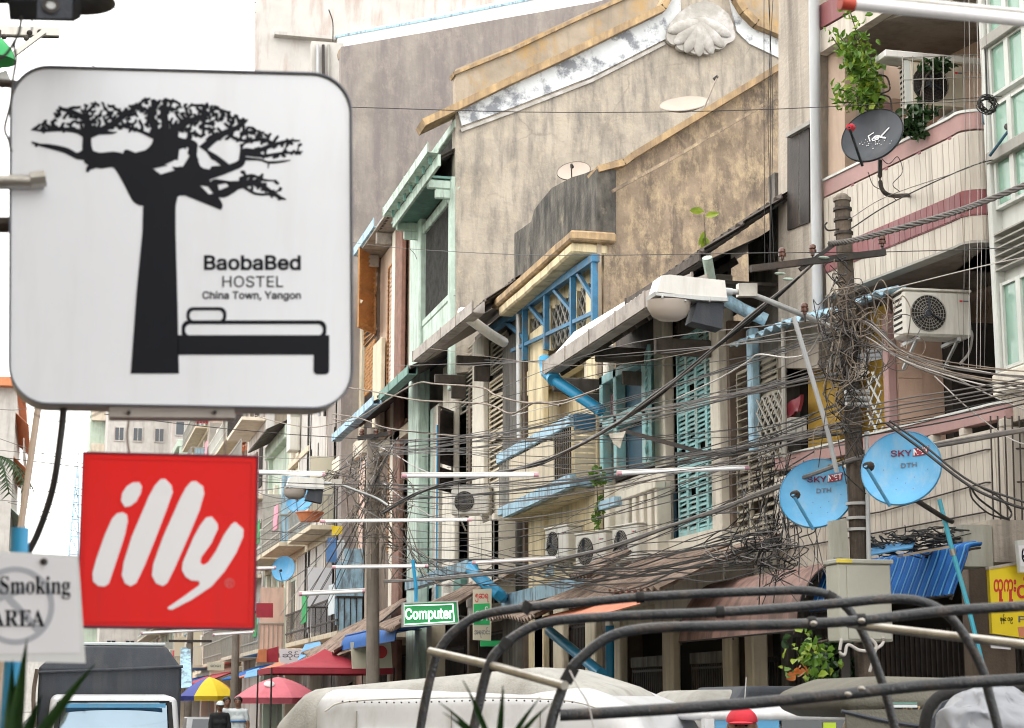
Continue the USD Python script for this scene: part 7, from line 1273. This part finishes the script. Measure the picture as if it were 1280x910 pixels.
# ================================================================ people
def bones(ch, smooth_it=6, edge=.03):
    M = None
    for a, ra, b, rb in ch:
        s = manifold3d.Manifold.batch_hull([manifold3d.Manifold.sphere(ra, 16).translate(list(map(float, a))), manifold3d.Manifold.sphere(rb, 16).translate(list(map(float, b)))]); M = s if M is None else M + s
    t = M.refine_to_length(edge).to_mesh(); m = trimesh.Trimesh(t.vert_properties[:, :3], t.tri_verts); trimesh.smoothing.filter_taubin(m, iterations=smooth_it); return np.array(m.vertices), np.array(m.faces)
def person(label, px, py_top, Y, rz, h, shirt, legs, cap=None, group=None, stripe=None, hair='hair', arms=0):
    c = A(px, py_top, Y); ztop = c[2]; z0 = ztop - h; P = lambda x, y, z: np.array([x, y, z]) * h + 0
    sh = .105; hd = P(0, -.005, .93)
    body = [(P(0, .005, .83), .034 * h, P(0, 0, .90), .034 * h), (P(0, -.002, .915), .043 * h, P(0, .004, .945), .054 * h), (P(0, -.022, .895), .033 * h, P(0, -.01, .93), .045 * h)]
    for s in (-1, 1):
        el, wr = P(s * (sh + .035), -.01 - arms * .03, .62), P(s * (sh + .03), -.06 - arms * .08, .485 + arms * .06)
        body += [(P(s * sh, 0, .80), .030 * h, el, .025 * h), (el, .024 * h, wr, .016 * h), (wr, .017 * h, wr + P(0, -.008, -.04), .02 * h)]
        for k in range(4): f0 = wr + P((k - 1.5) * .0095, -.012, -.052); body.append((f0, .0052 * h, f0 + P(0, -.012, -.03 - .006 * (1 if k in (1, 2) else 0)), .0042 * h))
        body.append((wr + P(-s * .012, -.012, -.018), .006 * h, wr + P(-s * .026, -.028, -.045), .005 * h))
        body += [(P(s * .05, 0, .28), .03 * h, P(s * .052, .005, .05), .022 * h), (P(s * .052, .01, .03), .024 * h, P(s * .055, -.085, .018), .018 * h), (P(s * .05, 0, .50), .045 * h, P(s * .05, 0, .28), .032 * h)]
    tor = [(P(-.06, 0, .79), .052 * h, P(.06, 0, .79), .052 * h), (P(-.045, -.004, .70), .066 * h, P(.045, -.004, .70), .066 * h), (P(-.04, -.004, .56), .066 * h, P(.04, -.004, .56), .066 * h), (P(0, 0, .79), .055 * h, P(0, 0, .58), .075 * h), (P(-.06, 0, .79), .05 * h, P(-.045, 0, .58), .06 * h), (P(.06, 0, .79), .05 * h, P(.045, 0, .58), .06 * h)]
    for s in (-1, 1): el = P(s * (sh + .035), -.01 - arms * .03, .62); tor += [(P(s * (sh - .005), 0, .80), .039 * h, el * .6 + P(s * sh, 0, .80) * .4, .034 * h)] + ([(el * .6 + P(s * sh, 0, .8) * .4, .034 * h, P(s * (sh + .03), -.06 - arms * .08, .50 + arms * .06), .024 * h)] if shirt == 'cloth_black' else [])
    leg = [(P(-.045, 0, .53), .064 * h, P(.045, 0, .53), .064 * h), (P(-.05, 0, .5), .058 * h, P(-.055, 0, .10), .05 * h), (P(.05, 0, .5), .058 * h, P(.055, 0, .10), .05 * h), (P(0, 0, .5), .06 * h, P(0, 0, .12), .052 * h)]
    G = lambda m: move(m, (c[0], Y, z0), rz); T = Thing('person', label, 'person', group); skin = T.part('body', G(bones(body, 5, .022)), 'skin', smooth=True)
    skin.sub('shirt', G(bones(tor, 10, .035)), shirt, smooth=True); skin.sub('longyi', G(bones(leg, 8, .05)), legs, smooth=True)
    for s in (-1, 1): skin.sub('eye', G(ell(P(s * .019, -.056, .934), (.006 * h, .004 * h, .004 * h))), 'hair'); skin.sub('ear', G(ell(P(s * .05, .004, .925), (.007 * h, .011 * h, .018 * h))), 'skin'); skin.sub('eyebrow', G(ell(P(s * .019, -.056, .944), (.011 * h, .004 * h, .002 * h))), 'hair')
    skin.sub('nose', G(bones([(P(0, -.053, .932), .004 * h, P(0, -.064, .914), .008 * h)], 2, .01)), 'skin', smooth=True); skin.sub('mouth', G(ell(P(0, -.05, .896), (.016 * h, .005 * h, .003 * h))), 'tile_maroon')
    if cap:
        v = ell(P(0, .004, .948), (.058 * h, .064 * h, .053 * h), k=3); up_ = v[0][:, 2] > .945 * h; v[0][:, 2] = np.where(up_, v[0][:, 2], .945 * h); skin.sub('cap', G(v), cap, smooth=40); skin.sub('cap_brim', G(ell(P(0, -.075, .943), (.045 * h, .05 * h, .006 * h))), cap, smooth=True); skin.sub('hair', G(ell(P(0, .018, .925), (.052 * h, .05 * h, .04 * h))), hair, smooth=True)
    else: skin.sub('hair', G(rough(ell(P(0, .012, .948), (.057 * h, .06 * h, .054 * h), k=3), .006, 30)), hair, smooth=True)
    if stripe: skin.sub('chest_stripe', G(cat([tube([P(.112 * math.cos(a), .076 * math.sin(a) - .002, .672) for a in np.linspace(0, 2 * math.pi, 25)], .012 * h, 8)])), stripe, smooth=True)
    T.done()
person('person in a black jacket and pale cap under the blue and yellow parasol', 275.5, 876, 46, 0, 1.74, 'cloth_black', 'cloth_grey', cap='cloth_white')
person('dark haired person between the black jacket and the striped shirt', 284, 871, 48.5, 10, 1.80, 'cloth_white', 'cloth_blue')
person('person in a white shirt with blue chest stripe beside the faded parasol', 298, 870.5, 46, -12, 1.82, 'cloth_white', 'cloth_grey', stripe='cloth_blue')
person('person in a red cap before the white car at bottom right', 927, 884, 11.2, -24, 1.72, 'cloth_white', 'cloth_blue', cap='cloth_red')

# ================================================================ small things on the far balconies
for i, (q, m, lab) in enumerate((([(409, 672), (420, 672), (421, 704), (408, 703)], 'cloth_blue', 'blue garment hung on the far balcony left of the second pole'), ([(414, 657), (428, 658), (427, 667), (416, 670)], 'umb_yellow', 'yellow cloth hung above the blue garment'), ([(421, 675), (430, 675), (431, 702), (422, 703)], 'cloth_white', 'pale garment beside the blue one'))): single('garment', rough(pxY(Polygon(q), 45 + i * .1, .03), .03, 4, i, .2), m, lab, 'clothes')
T = Thing('orange_basin', 'orange plastic basin hanging under the far blue dish', 'basin'); T.part('bowl', move(lathe([(0, 0), (.25, 0), (.36, .24), (.34, .24), (.23, .02), (0, .02)], 20), A(387, 652, 48)), 'pot_orange', smooth=40); T.part('rim', move(lathe([(.35, .22), (.38, .22), (.38, .25), (.35, .25)], 20), A(387, 652, 48)), 'pot_orange'); T.done()
T = Thing('orange_roof_hut', 'orange canopied attic sticking out left of the caged flats', 'canopy'); T.part('canopy', sheet(A(292, 568, 80), A(312, 560, 80), A(315, 548, 82), A(300, 556, 82), 6, .03, .03), 'pot_orange'); T.part('box', pxY(Polygon([(296, 562), (314, 556), (316, 572), (296, 574)]), 82, 1.0), 'far_wall_pink'); T.done()

# ================================================================ overhead cables
LG = 'thin overhead cables along the shophouse fronts'
LL = 'thin weathered overhead cable running along the shophouse fronts'
def cable(pts, r=.008, mat='cable_dark', label=LL, group=None, k=6): return single('cable', tube(smooth_path(pts, k), r * .68, 5, False), mat, label, 'cable', group or (LG if label == LL else None), smooth=60)
def px(pts, X=6.4, Y=None):
    out = []
    for q in pts: out.append(A(q[0], q[1], q[2]) if len(q) == 3 else (A(q[0], q[1], Y) if Y else S(q[0], q[1], X)))
    return out
rc = random.Random(31)
cable(px([(420, 133.5), (700, 140.5), (980, 136), (1290, 118)], Y=15.5), .006, 'cable_dark', 'single thin cable crossing the whole picture in front of the gable walls')
cable(px([(430, 302, 30), (512, 311, 26), (640, 318, 21), (750, 319, 18), (975, 316, 14.4), (1104, 315, 14.3), (1290, 309, 13)]), .006, 'cable_dark', 'thin cable from the green house to the crossarm of the pole'); cable(px([(512, 311, 26), (518, 317, 26), (521, 324, 26)]), .006, 'cable_dark', 'short wire tail tied at the green post')
# twisted service bundle at the top of the pole
base = np.array(smooth_path(px([(1036, 305, 14.3), (1064, 301, 14.2), (1115, 288, 13.7), (1185, 268, 13.1), (1230, 252, 12.6), (1300, 224, 12.0)]), 14)); t = np.linspace(0, 1, len(base))
T = Thing('twisted_bundle', 'thick twisted grey cable bundle from the pole top to the right edge', 'cable')
for k in range(4): ph = t * 60 + k * math.pi / 2; T.part('strand', tube(base + np.column_stack([0 * t, np.cos(ph) * .022, np.sin(ph) * .022]) * .8, .011, 6), 'cable_grey', smooth=60)
T.done()
T = Thing('service_bundle', 'thick dark cable bundle slanting down from the pole top across the teal house', 'cable')
main = [(1038, 306, 14.3), (1000, 345, 14.8), (935, 400, 15.6), (875, 452, 16.6), (813, 500, 17.8), (762, 535, 19), (700, 568, 20.5), (670, 580, 21.5), (620, 593, 23), (560, 606, 25.5), (520, 618, 28), (478, 640, 32)]
for k in range(5): T.part('strand', tube(smooth_path(px([(x + (x < 1000) * rc.uniform(-3, 3), y + (x < 1000) * rc.uniform(-2.5, 2.5), Y) for x, y, Y in main]), 5), .012, 6), 'cable_dark' if k % 2 else 'cable_grey', smooth=60)
T.done()
T = Thing('trunk_bundle', 'thick grey trunk cable passing behind the pole above the blue dishes', 'cable')
tr_ = [(1300, 534, 12.8), (1173, 556, 13.6), (1080, 572, 14.2), (1020, 591, 14.7), (950, 617, 15.4), (900, 637, 16), (850, 655, 16.8), (775, 680, 18.2), (725, 693, 19.2), (640, 712, 21), (560, 722, 25), (480, 726, 32)]
for k in range(4): T.part('strand', tube(smooth_path(px([(x, y + rc.uniform(-2.5, 2.5), Y) for x, y, Y in tr_]), 5), .014, 6), 'cable_grey', smooth=60)
T.done()
# tan house wires in the middle
for p, lab in (([(425, 483), (470, 490), (520, 500), (580, 503), (612, 506), (640, 517), (670, 503), (700, 507)], 'tan wire from the hostel sign corner through the cream columns'), ([(415, 517), (450, 523), (480, 534), (520, 540), (560, 544), (640, 549), (690, 549)], 'tan wire sagging below the first one'), ([(415, 523), (440, 526), (475, 506), (505, 487), (526, 478), (545, 480), (600, 484), (620, 494), (655, 503), (700, 502), (745, 488)], 'tan wire rising to the drain elbow of the cream house'), ([(318, 519), (345, 527), (385, 534), (415, 530), (440, 522)], 'tan wire under the bottom right of the hostel sign'), ([(470, 556), (495, 569), (520, 584), (545, 594)], 'pale wire from the second pole to the tube lamp'), ([(480, 604), (500, 620), (535, 643), (556, 652)], 'pale wire slanting right from the second pole')):
    cable(px(p, X=6.1), .02 if 'tan' in lab else .016, 'cable_tan' if 'tan' in lab else 'cable_pale', lab)
cable(px([(846, 498), (885, 480), (905, 470), (935, 452), (949, 443), (985, 447), (1010, 441), (1024, 420), (1034, 408)], X=6.3), .012, 'cable_pale', 'pale looping wire from the teal house to the pole'); cable(px([(640, 520), (685, 508), (712, 502), (752, 484)], X=6.3), .009, 'cable_pale', 'pale wire in front of the blue balcony rail')
# pole to pole
for k in range(13):
    a = A(1052 + rc.uniform(-12, 8), 405 + rc.uniform(0, 70), 14.35); b = A(466 + rc.uniform(-10, 12), 545 + rc.uniform(0, 26), 33.3); cable(sag(a, b, rc.uniform(.05, .55), 8), rc.choice([.007, .009, .012]), rc.choice(['cable_dark', 'cable_grey', 'cable_grey']), k=3)
for k in range(11):
    a = A(1060 + rc.uniform(-12, 8), 500 + rc.uniform(0, 62), 14.35); b = A(468 + rc.uniform(-10, 12), 585 + rc.uniform(0, 60), 33.3); cable(sag(a, b, rc.uniform(.05, .6), 8), rc.choice([.007, .010, .013]), rc.choice(['cable_dark', 'cable_grey']), k=3)
for k in range(9):
    a = S(1000 + rc.uniform(-30, 20), 600 + rc.uniform(-50, 60), 6.5); b = S(450 + rc.uniform(-30, 70), 640 + rc.uniform(0, 60), 6.5); cable(sag(a, b, rc.uniform(.2, .8), 8), rc.choice([.007, .010]), rc.choice(['cable_dark', 'cable_grey']), k=3)
for k in range(16):
    y = rc.uniform(395, 600); x1 = rc.uniform(425, 700); cable(px([(1056, y, 14.3), ((1056 + x1) / 2 + rc.uniform(-60, 60), y + rc.uniform(20, 75), 17.5 + (1056 - x1) / 90), (x1, y + rc.uniform(25, 130), 19 + (1056 - x1) / 45)]), rc.choice([.006, .008, .010]), rc.choice(['cable_dark', 'cable_grey', 'cable_grey', 'cable_tan']))
# pole to the right edge
GR = 'tan cables fanning from the pole to the right edge'
for k in range(11):
    y = rc.uniform(395, 432); p = [(1064, y, 14.3), (1088, y + 6 + rc.uniform(-5, 5), 14.1), (1125, 434 + k * 1.4 + rc.uniform(-4, 4), 13.9), (1172, 450 + k * 1.7 + rc.uniform(-3, 3), 13.6), (1235, 458 + k * 2.6 + rc.uniform(-4, 4), 13.2), (1300, 464 + k * 3 + rc.uniform(-4, 4), 12.8)]; cable(px(p), rc.choice([.007, .009, .011]), rc.choice(['cable_tan', 'cable_tan', 'cable_grey', 'cable_pale']), 'tan cable fanning from the tangled pole to the right edge', GR)
GD = 'dark cables rising from the pole to the right edge'
for k in range(7): y = 512 + k * 6; cable(px([(1062, y, 14.3), (1130, y - 12 + rc.uniform(-2, 2), 13.9), (1200, y - 26 + rc.uniform(-2, 2), 13.4), (1300, 470 + k * 5, 12.8)]), rc.choice([.007, .010, .012]), rc.choice(['cable_dark', 'cable_grey']), 'dark cable rising from the pole to the right edge', GD)
for p, r, m, lab in (([(1108, 529, 13.5), (1150, 560, 13.3), (1213, 608, 13.0), (1262, 630, 12.8), (1300, 640, 12.6)], .018, 'cable_dark', 'thick black double cable crossing the right blue dish'), ([(1112, 526, 13.5), (1154, 556, 13.3), (1217, 604, 13.0), (1300, 634, 12.6)], .014, 'cable_dark', 'second black cable beside the thick double one'), ([(1213, 608, 13), (1222, 622, 13), (1240, 636, 13), (1258, 648, 13), (1264, 640, 13), (1250, 622, 13), (1226, 609, 13)], .013, 'cable_dark', 'black cable loop at the right of the parapet'), ([(1212, 610, 13), (1216, 624, 13), (1236, 642, 13), (1262, 650, 13)], .011, 'cable_dark', 'smaller black cable loop at the right of the parapet'), ([(1062, 287, 14.2), (1110, 256, 14.5), (1180, 222, 15), (1232, 202, 15.5), (1290, 192, 15.5)], .009, 'cable_dark', 'dark wire crossing the cream parapet below the black dish'), ([(1060, 275, 14.2), (1110, 245, 14.5), (1200, 214, 15), (1232, 200, 15.5)], .005, 'cable_grey', 'thin wire above the dark wire on the cream parapet'), ([(1095, 366, 14.2), (1150, 352, 14), (1240, 330, 13.5), (1300, 318, 13.2)], .007, 'cable_pale', 'pale wire over the large air conditioner'), ([(1168, 470, 13.5), (1210, 510, 13.4), (1262, 548, 13.2), (1300, 560, 13)], .008, 'cable_pale', 'pale wire slanting down across the pink rail at right'), ([(1190, 470, 13.5), (1240, 495, 13.4), (1300, 520, 13)], .008, 'cable_pale', 'short pale wire slanting down at the right edge')): cable(px(p), r, m, lab)
GV = 'thin vertical drop wires at the right balconies'
for x in (1205, 1211, 1221, 1226, 1232): cable(px([(x, -20, 15.3), (x + 1.5, 200, 15.3), (x - 1 + rc.uniform(-2, 2), 460, 15.3)]), .004, rc.choice(['cable_pale', 'cable_grey']), 'thin vertical drop wire in front of the right balconies', GV)
GW = 'thin vertical wires beside the concrete wall'
for x, d in ((955, 0), (962, 1), (960, 6), (967, -7)): cable(px([(x, -20, 18.5), (x + d, 150, 18.5), (x + 1, 330, 18.5)]), .006, 'cable_dark', 'thin vertical wire hanging beside the stained concrete wall', GW)
for p, lab, Y in (([(130, 8), (190, 14), (245, 14), (290, 5), (320, 3)], 'faint double wire in the sky beside the lamp housing', 30), ([(245, 14), (290, 17), (320, 16)], 'faint short wire branching in the sky', 30), ([(102, 76), (118, 83)], 'tiny wire end above the hostel sign', 6), ([(27, 490), (30, 505), (40, 516), (60, 524), (80, 527), (105, 524), (135, 511)], 'brown wire sagging below the hostel sign at left', 5)): cable(px(p, Y=Y), .008 if Y == 30 else .0025, 'cable_grey' if Y > 5 else 'cable_tan', lab)
GS = 'thin wires across the white sky left of the red sign'
for a, b in (((-10, 562), (104, 567.5)), ((-10, 624), (104, 631)), ((10, 628), (104, 648)), ((-10, 600), (104, 620)), ((-10, 511), (45, 510)), ((40, 590), (104, 612)), ((40, 640), (104, 668)), ((-10, 545), (104, 580))): cable(px([a, ((a[0] + b[0]) / 2, (a[1] + b[1]) / 2 + 2), b], Y=32), .008, 'cable_grey', 'thin wire across the white sky left of the red sign', GS)
GT = 'wires radiating from the second pole to the left'
for k in range(12):
    a = c2(rc.uniform(540, 600)) + [0, -.2, 0]; b = A(315 + rc.uniform(-5, 5), 570 + k * 12 + rc.uniform(-5, 5), 44 + rc.uniform(-4, 6)); cable(sag(a, b, rc.uniform(0, .5), 8), rc.choice([.01, .014]), rc.choice(['cable_dark', 'cable_grey']), 'wire radiating from the second pole toward the red sign', GT, k=3)
for k in range(8):
    a = A(498 - k * 3, 546 + k * 5, 32); b = A(350 + k * 8, 770 + rc.uniform(-60, 20), 38); cable(sag(a, b, rc.uniform(.0, .4), 6), .012, rc.choice(['cable_dark', 'cable_grey', 'cable_pale']), 'wire radiating from the second pole toward the red sign', GT, k=3)
# looping bundle over the rusty sheets
GB = 'slack cables bundled over the rusty sheet awnings'
for k in range(17):
    x0, x1 = rc.uniform(905, 1000), rc.uniform(500, 640); y0, y1 = rc.uniform(660, 712), rc.uniform(684, 735); n = 6
    p = [(x0 + (x1 - x0) * i / n + rc.uniform(-8, 8), y0 + (y1 - y0) * i / n + 26 * math.sin(math.pi * i / n) * rc.uniform(.2, 1.2) + rc.uniform(-5, 5)) for i in range(n + 1)]; cable(px(p, X=rc.uniform(6.25, 6.5)), rc.choice([.008, .011, .014]), rc.choice(['cable_dark', 'cable_dark', 'cable_dark', 'cable_grey']), 'slack cable in the bundle over the rusty sheet awnings', GB)
for k in range(10):
    x0, x1 = rc.uniform(540, 640), rc.uniform(455, 520); y0, y1 = rc.uniform(690, 740), rc.uniform(655, 700); n = 4
    p = [(x0 + (x1 - x0) * i / n, y0 + (y1 - y0) * i / n + 22 * math.sin(math.pi * i / n) * rc.uniform(.3, 1.3)) for i in range(n + 1)]; cable(px(p, X=rc.uniform(6.2, 6.5)), rc.choice([.011, .015]), rc.choice(['cable_dark', 'cable_grey', 'cable_tan']), 'slack cable in the bundle over the rusty sheet awnings', GB)
# tangles that nobody could count
def tangle(n, f, rr_=(.006, .011), seed=1):
    r = random.Random(seed); return [tube(smooth_path(f(r), 4), r.uniform(*rr_) * .62, 4, False) for _ in range(n)]
def polewrap(r):
    y0 = r.uniform(310, 480); n = 7; x = 1058 + r.uniform(-16, 12); p = []
    for i in range(n): p.append(A(x + r.uniform(-16, 16) * (1 + i / 5), y0 + i * r.uniform(6, 26), 14.4 - .1 - r.uniform(0, .2)))
    return p
def poleloop(r):
    cx_, cy_, a = 1075 + r.gauss(0, 22), 415 + r.gauss(0, 26), r.uniform(0, 6); rx, ry = r.uniform(8, 32), r.uniform(8, 34); return [A(cx_ + rx * math.cos(a + t) + r.uniform(-3, 3), cy_ + ry * math.sin(a + t) + r.uniform(-3, 3), 14.2 - r.uniform(0, .15)) for t in np.linspace(0, 4.6, 7)]
def drops(r):
    x = r.gauss(965, 22); y = r.uniform(560, 640); return [S(x + r.uniform(-7, 7) * i, y + i * r.uniform(18, 34), 6.45 + r.uniform(-.1, .1)) for i in range(5)]
def heap(r):
    x, y = r.gauss(965, 28), r.gauss(688, 14); return [S(x + r.uniform(-26, 26), y + r.uniform(-14, 14), 6.4 + r.uniform(-.15, .15)) for i in range(5)]
def heap2(r):
    x, y = r.uniform(1090, 1200), r.gauss(678, 7); return [A(x + r.uniform(-26, 26), y - (x - 1140) * .12 + r.uniform(-9, 9), 14.9 + r.uniform(-.1, .3)) for i in range(4)]
def pole2(r):
    y = r.uniform(545, 660); x = 474 + r.gauss(0, 17); return [A(x + r.gauss(0, 9), y + i * r.uniform(8, 24), 33 - r.uniform(0, .5)) for i in range(5)]
def pole2x(r):
    x0, y0 = 440 + r.gauss(0, 22), r.uniform(570, 660); return [A(x0 + r.uniform(-26, 26), y0 + r.uniform(-28, 28), 32 + r.uniform(-1, 1)) for i in range(4)]
T = Thing('pole_tangle', 'dense tangle of tan and dark wires wrapped round the main utility pole', 'wire tangle', kind='stuff')
T.part('dark_wires', cat(tangle(24, polewrap, (.006, .011), 2)), 'cable_dark', kind='stuff'); T.part('tan_wires', cat(tangle(12, polewrap, (.006, .010), 3) + tangle(20, poleloop, (.006, .010), 4)), 'cable_tan', kind='stuff'); T.part('grey_wires', cat(tangle(20, poleloop, (.005, .009), 5)), 'cable_grey', kind='stuff'); T.done()
T = Thing('wire_heap', 'heap of dark looped wires hanging left of the pole over the pink awning', 'wire tangle', kind='stuff'); T.part('dark_wires', cat(tangle(26, drops, (.006, .010), 6) + tangle(18, heap, (.007, .012), 7)), 'cable_dark', kind='stuff'); T.part('grey_wires', cat(tangle(18, drops, (.005, .009), 8) + tangle(14, heap, (.006, .01), 9)), 'cable_grey', kind='stuff'); T.done()
T = Thing('wire_heap', 'heap of dark wires lying on top of the bright blue ribbed awning', 'wire tangle', kind='stuff'); T.part('dark_wires', cat(tangle(60, heap2, (.007, .013), 10)), 'cable_dark', kind='stuff'); T.part('plastic_scrap', rough(sheet(A(1085, 694, 14.7), A(1140, 684, 14.7), A(1145, 675, 15.1), A(1090, 682, 15.1), 0), .02, 5, 3), 'blue_tarp'); T.part('board', bar(A(1125, 695, 14.5), A(1184, 684, 14.5), .12, .02), 'stucco_rim'); T.done()
T = Thing('pole_tangle', 'brown tangle of hanging wires round the second utility pole', 'wire tangle', kind='stuff'); T.part('tan_wires', cat(tangle(40, pole2, (.010, .016), 11)), 'cable_tan', kind='stuff'); T.part('dark_wires', cat(tangle(16, pole2, (.010, .016), 12) + tangle(14, pole2x, (.008, .014), 13)), 'cable_grey', kind='stuff'); T.done()
T = Thing('cable_coil', 'coil of black cable hanging at the edge of the green glass building', 'cable coil'); cc = A(1234, 131, 15.2); rk = random.Random(3)
for k in range(11): rx = .088 + rk.uniform(-.026, .022); T.part('turn', tube([cc + np.array([rx * math.cos(a) + rk.uniform(-.002, .002) + rk.uniform(-.016, .016), (k - 5) * .007, rx * .95 * math.sin(a) + rk.uniform(-.003, .003)]) for a in np.linspace(0, 2 * math.pi, 28)], .005, 6), 'cable_dark', smooth=60)
T.part('hanger', tube([cc + [0, 0, .08], A(1232, 70, 15.2), A(1231, 60, 15.2)], .009, 6), 'cable_dark'); T.done()
for p, lab in (([(1096, 190), (1110, 205), (1122, 196), (1128, 215), (1116, 230), (1125, 240)], 'wire bundle hanging beside the black dish'), ([(1085, 215), (1092, 232), (1108, 240), (1120, 250)], 'thin wire hanging below the black dish')): cable(px([(x, y, 15.9) for x, y in p]), .006, 'cable_dark', lab)
GE = 'straight dark struts carrying cables'
single('cable_strut', bar(S(778, 538, 6.9), S(880, 566, 7.6), .09, .05), 'steel_dark', 'rusty dark strut in front of the teal doorway', 'strut'); single('cable_strut', bar(S(848, 568, 7.7), S(918, 568, 7.9), .1, .05), 'steel_dark', 'short dark bracket at the cream column', 'strut')
single('plastic_scrap', rough(pxY(Polygon([(760, 542), (780, 538), (776, 560), (768, 556)]), 19.4, .01), .03, 6, 3, .05), 'cream_white', 'torn pale plastic scrap caught on the strut', 'scrap')
single('plastic_scrap', rough(pxY(Polygon([(1064, 462), (1080, 452), (1086, 468), (1076, 476)]), 14.25, .02), .03, 8, 5, .03), 'cream_white', 'white rag caught among the wires on the pole', 'rag')
T = Thing('drain_pipes', 'bright blue crossed drain pipes on the ground floor behind the black tubes', 'drainpipe'); T.part('slanted_pipe', tube([S(687, 789, 7.0), S(752, 842, 7.0)], .075, 10), 'blue_pipe', smooth=40); T.part('upright_pipe', tube([S(762, 782, 7.6), S(763, 960, 7.6)], .06, 10), 'blue_pipe', smooth=40); T.done()
# street-lamp further away, like the near one

# ================================================================ the near side of the street, where the camera stands (it shades the street as it does there)
LH = 'shophouses on the camera side of the street'
for i, (y0, y1, h, m) in enumerate(((-16, -7, 12.5, 'far_wall_cream'), (-6.9, 5, 13.5, 'far_wall_pink'), (5.1, 16, 8.5, 'yellow_wall'), (16.1, 30, 7.0, 'far_wall_cream'), (30.1, 46, 7.4, 'far_wall_green'), (46.1, 66, 7.2, 'far_wall_cream'), (66.1, 96, 8, 'far_wall_pink'))):
    T = Thing('near_house', f'plastered house on the camera side, out of the picture to the left, with {("brown", "pink", "yellow", "cream", "green", "pale", "rosy")[i]} front', 'house', LH)
    T.part('wall', box(-14, -3.2, y0, y1, 0, h), m); T.part('cornice', cbox(-3.2, -2.9, y0, y1, h - .4, h + .1), 'cream')
    for z in np.arange(3.6, h - 2, 3.3):
        for y in np.arange(y0 + 1, y1 - 1.5, 2.6): T.part('shutter', cbox(-3.2, -3.14, y, y + 1.2, z + .7, z + 2.3), ('teal', 'mint', 'grey_louvre')[i % 3])
        T.part('string_course', cbox(-3.2, -3.05, y0 + .01, y1 - .01, z - .15, z), 'cream')
    T.done()
T = Thing('cafe_awning', 'canvas awning of the cafe over the camera, out of the picture above the signs', 'awning'); T.part('canvas', sheet((-3.2, -6, 4.5), (-3.2, 3.0, 4.5), (1.2, 3.0, 3.78), (1.2, -6, 3.78), 0, sagv=.1), 'canvas_grey')
for y in (-5.8, -1, 2.9): T.part('rib', tube([(-3.2, y, 4.42), (1.2, y, 3.7)], .02, 8), 'steel_dark')
T.done()

# ================================================================ bright tropical haze
hz = usdkit.material(stage, '/World/Looks/haze', {'v': ('principled_volume', {'color': (.93, .95, 1.0), 'density': .0085, 'anisotropy': .35})}, [], volume='v.volume')
me = usdkit.mesh(stage, '/World/haze', box(-420, 420, -80, 920, -1.2, 48), hz); setcd(me.GetPrim(), 'pale haze in the street air', 'haze', None, 'stuff')
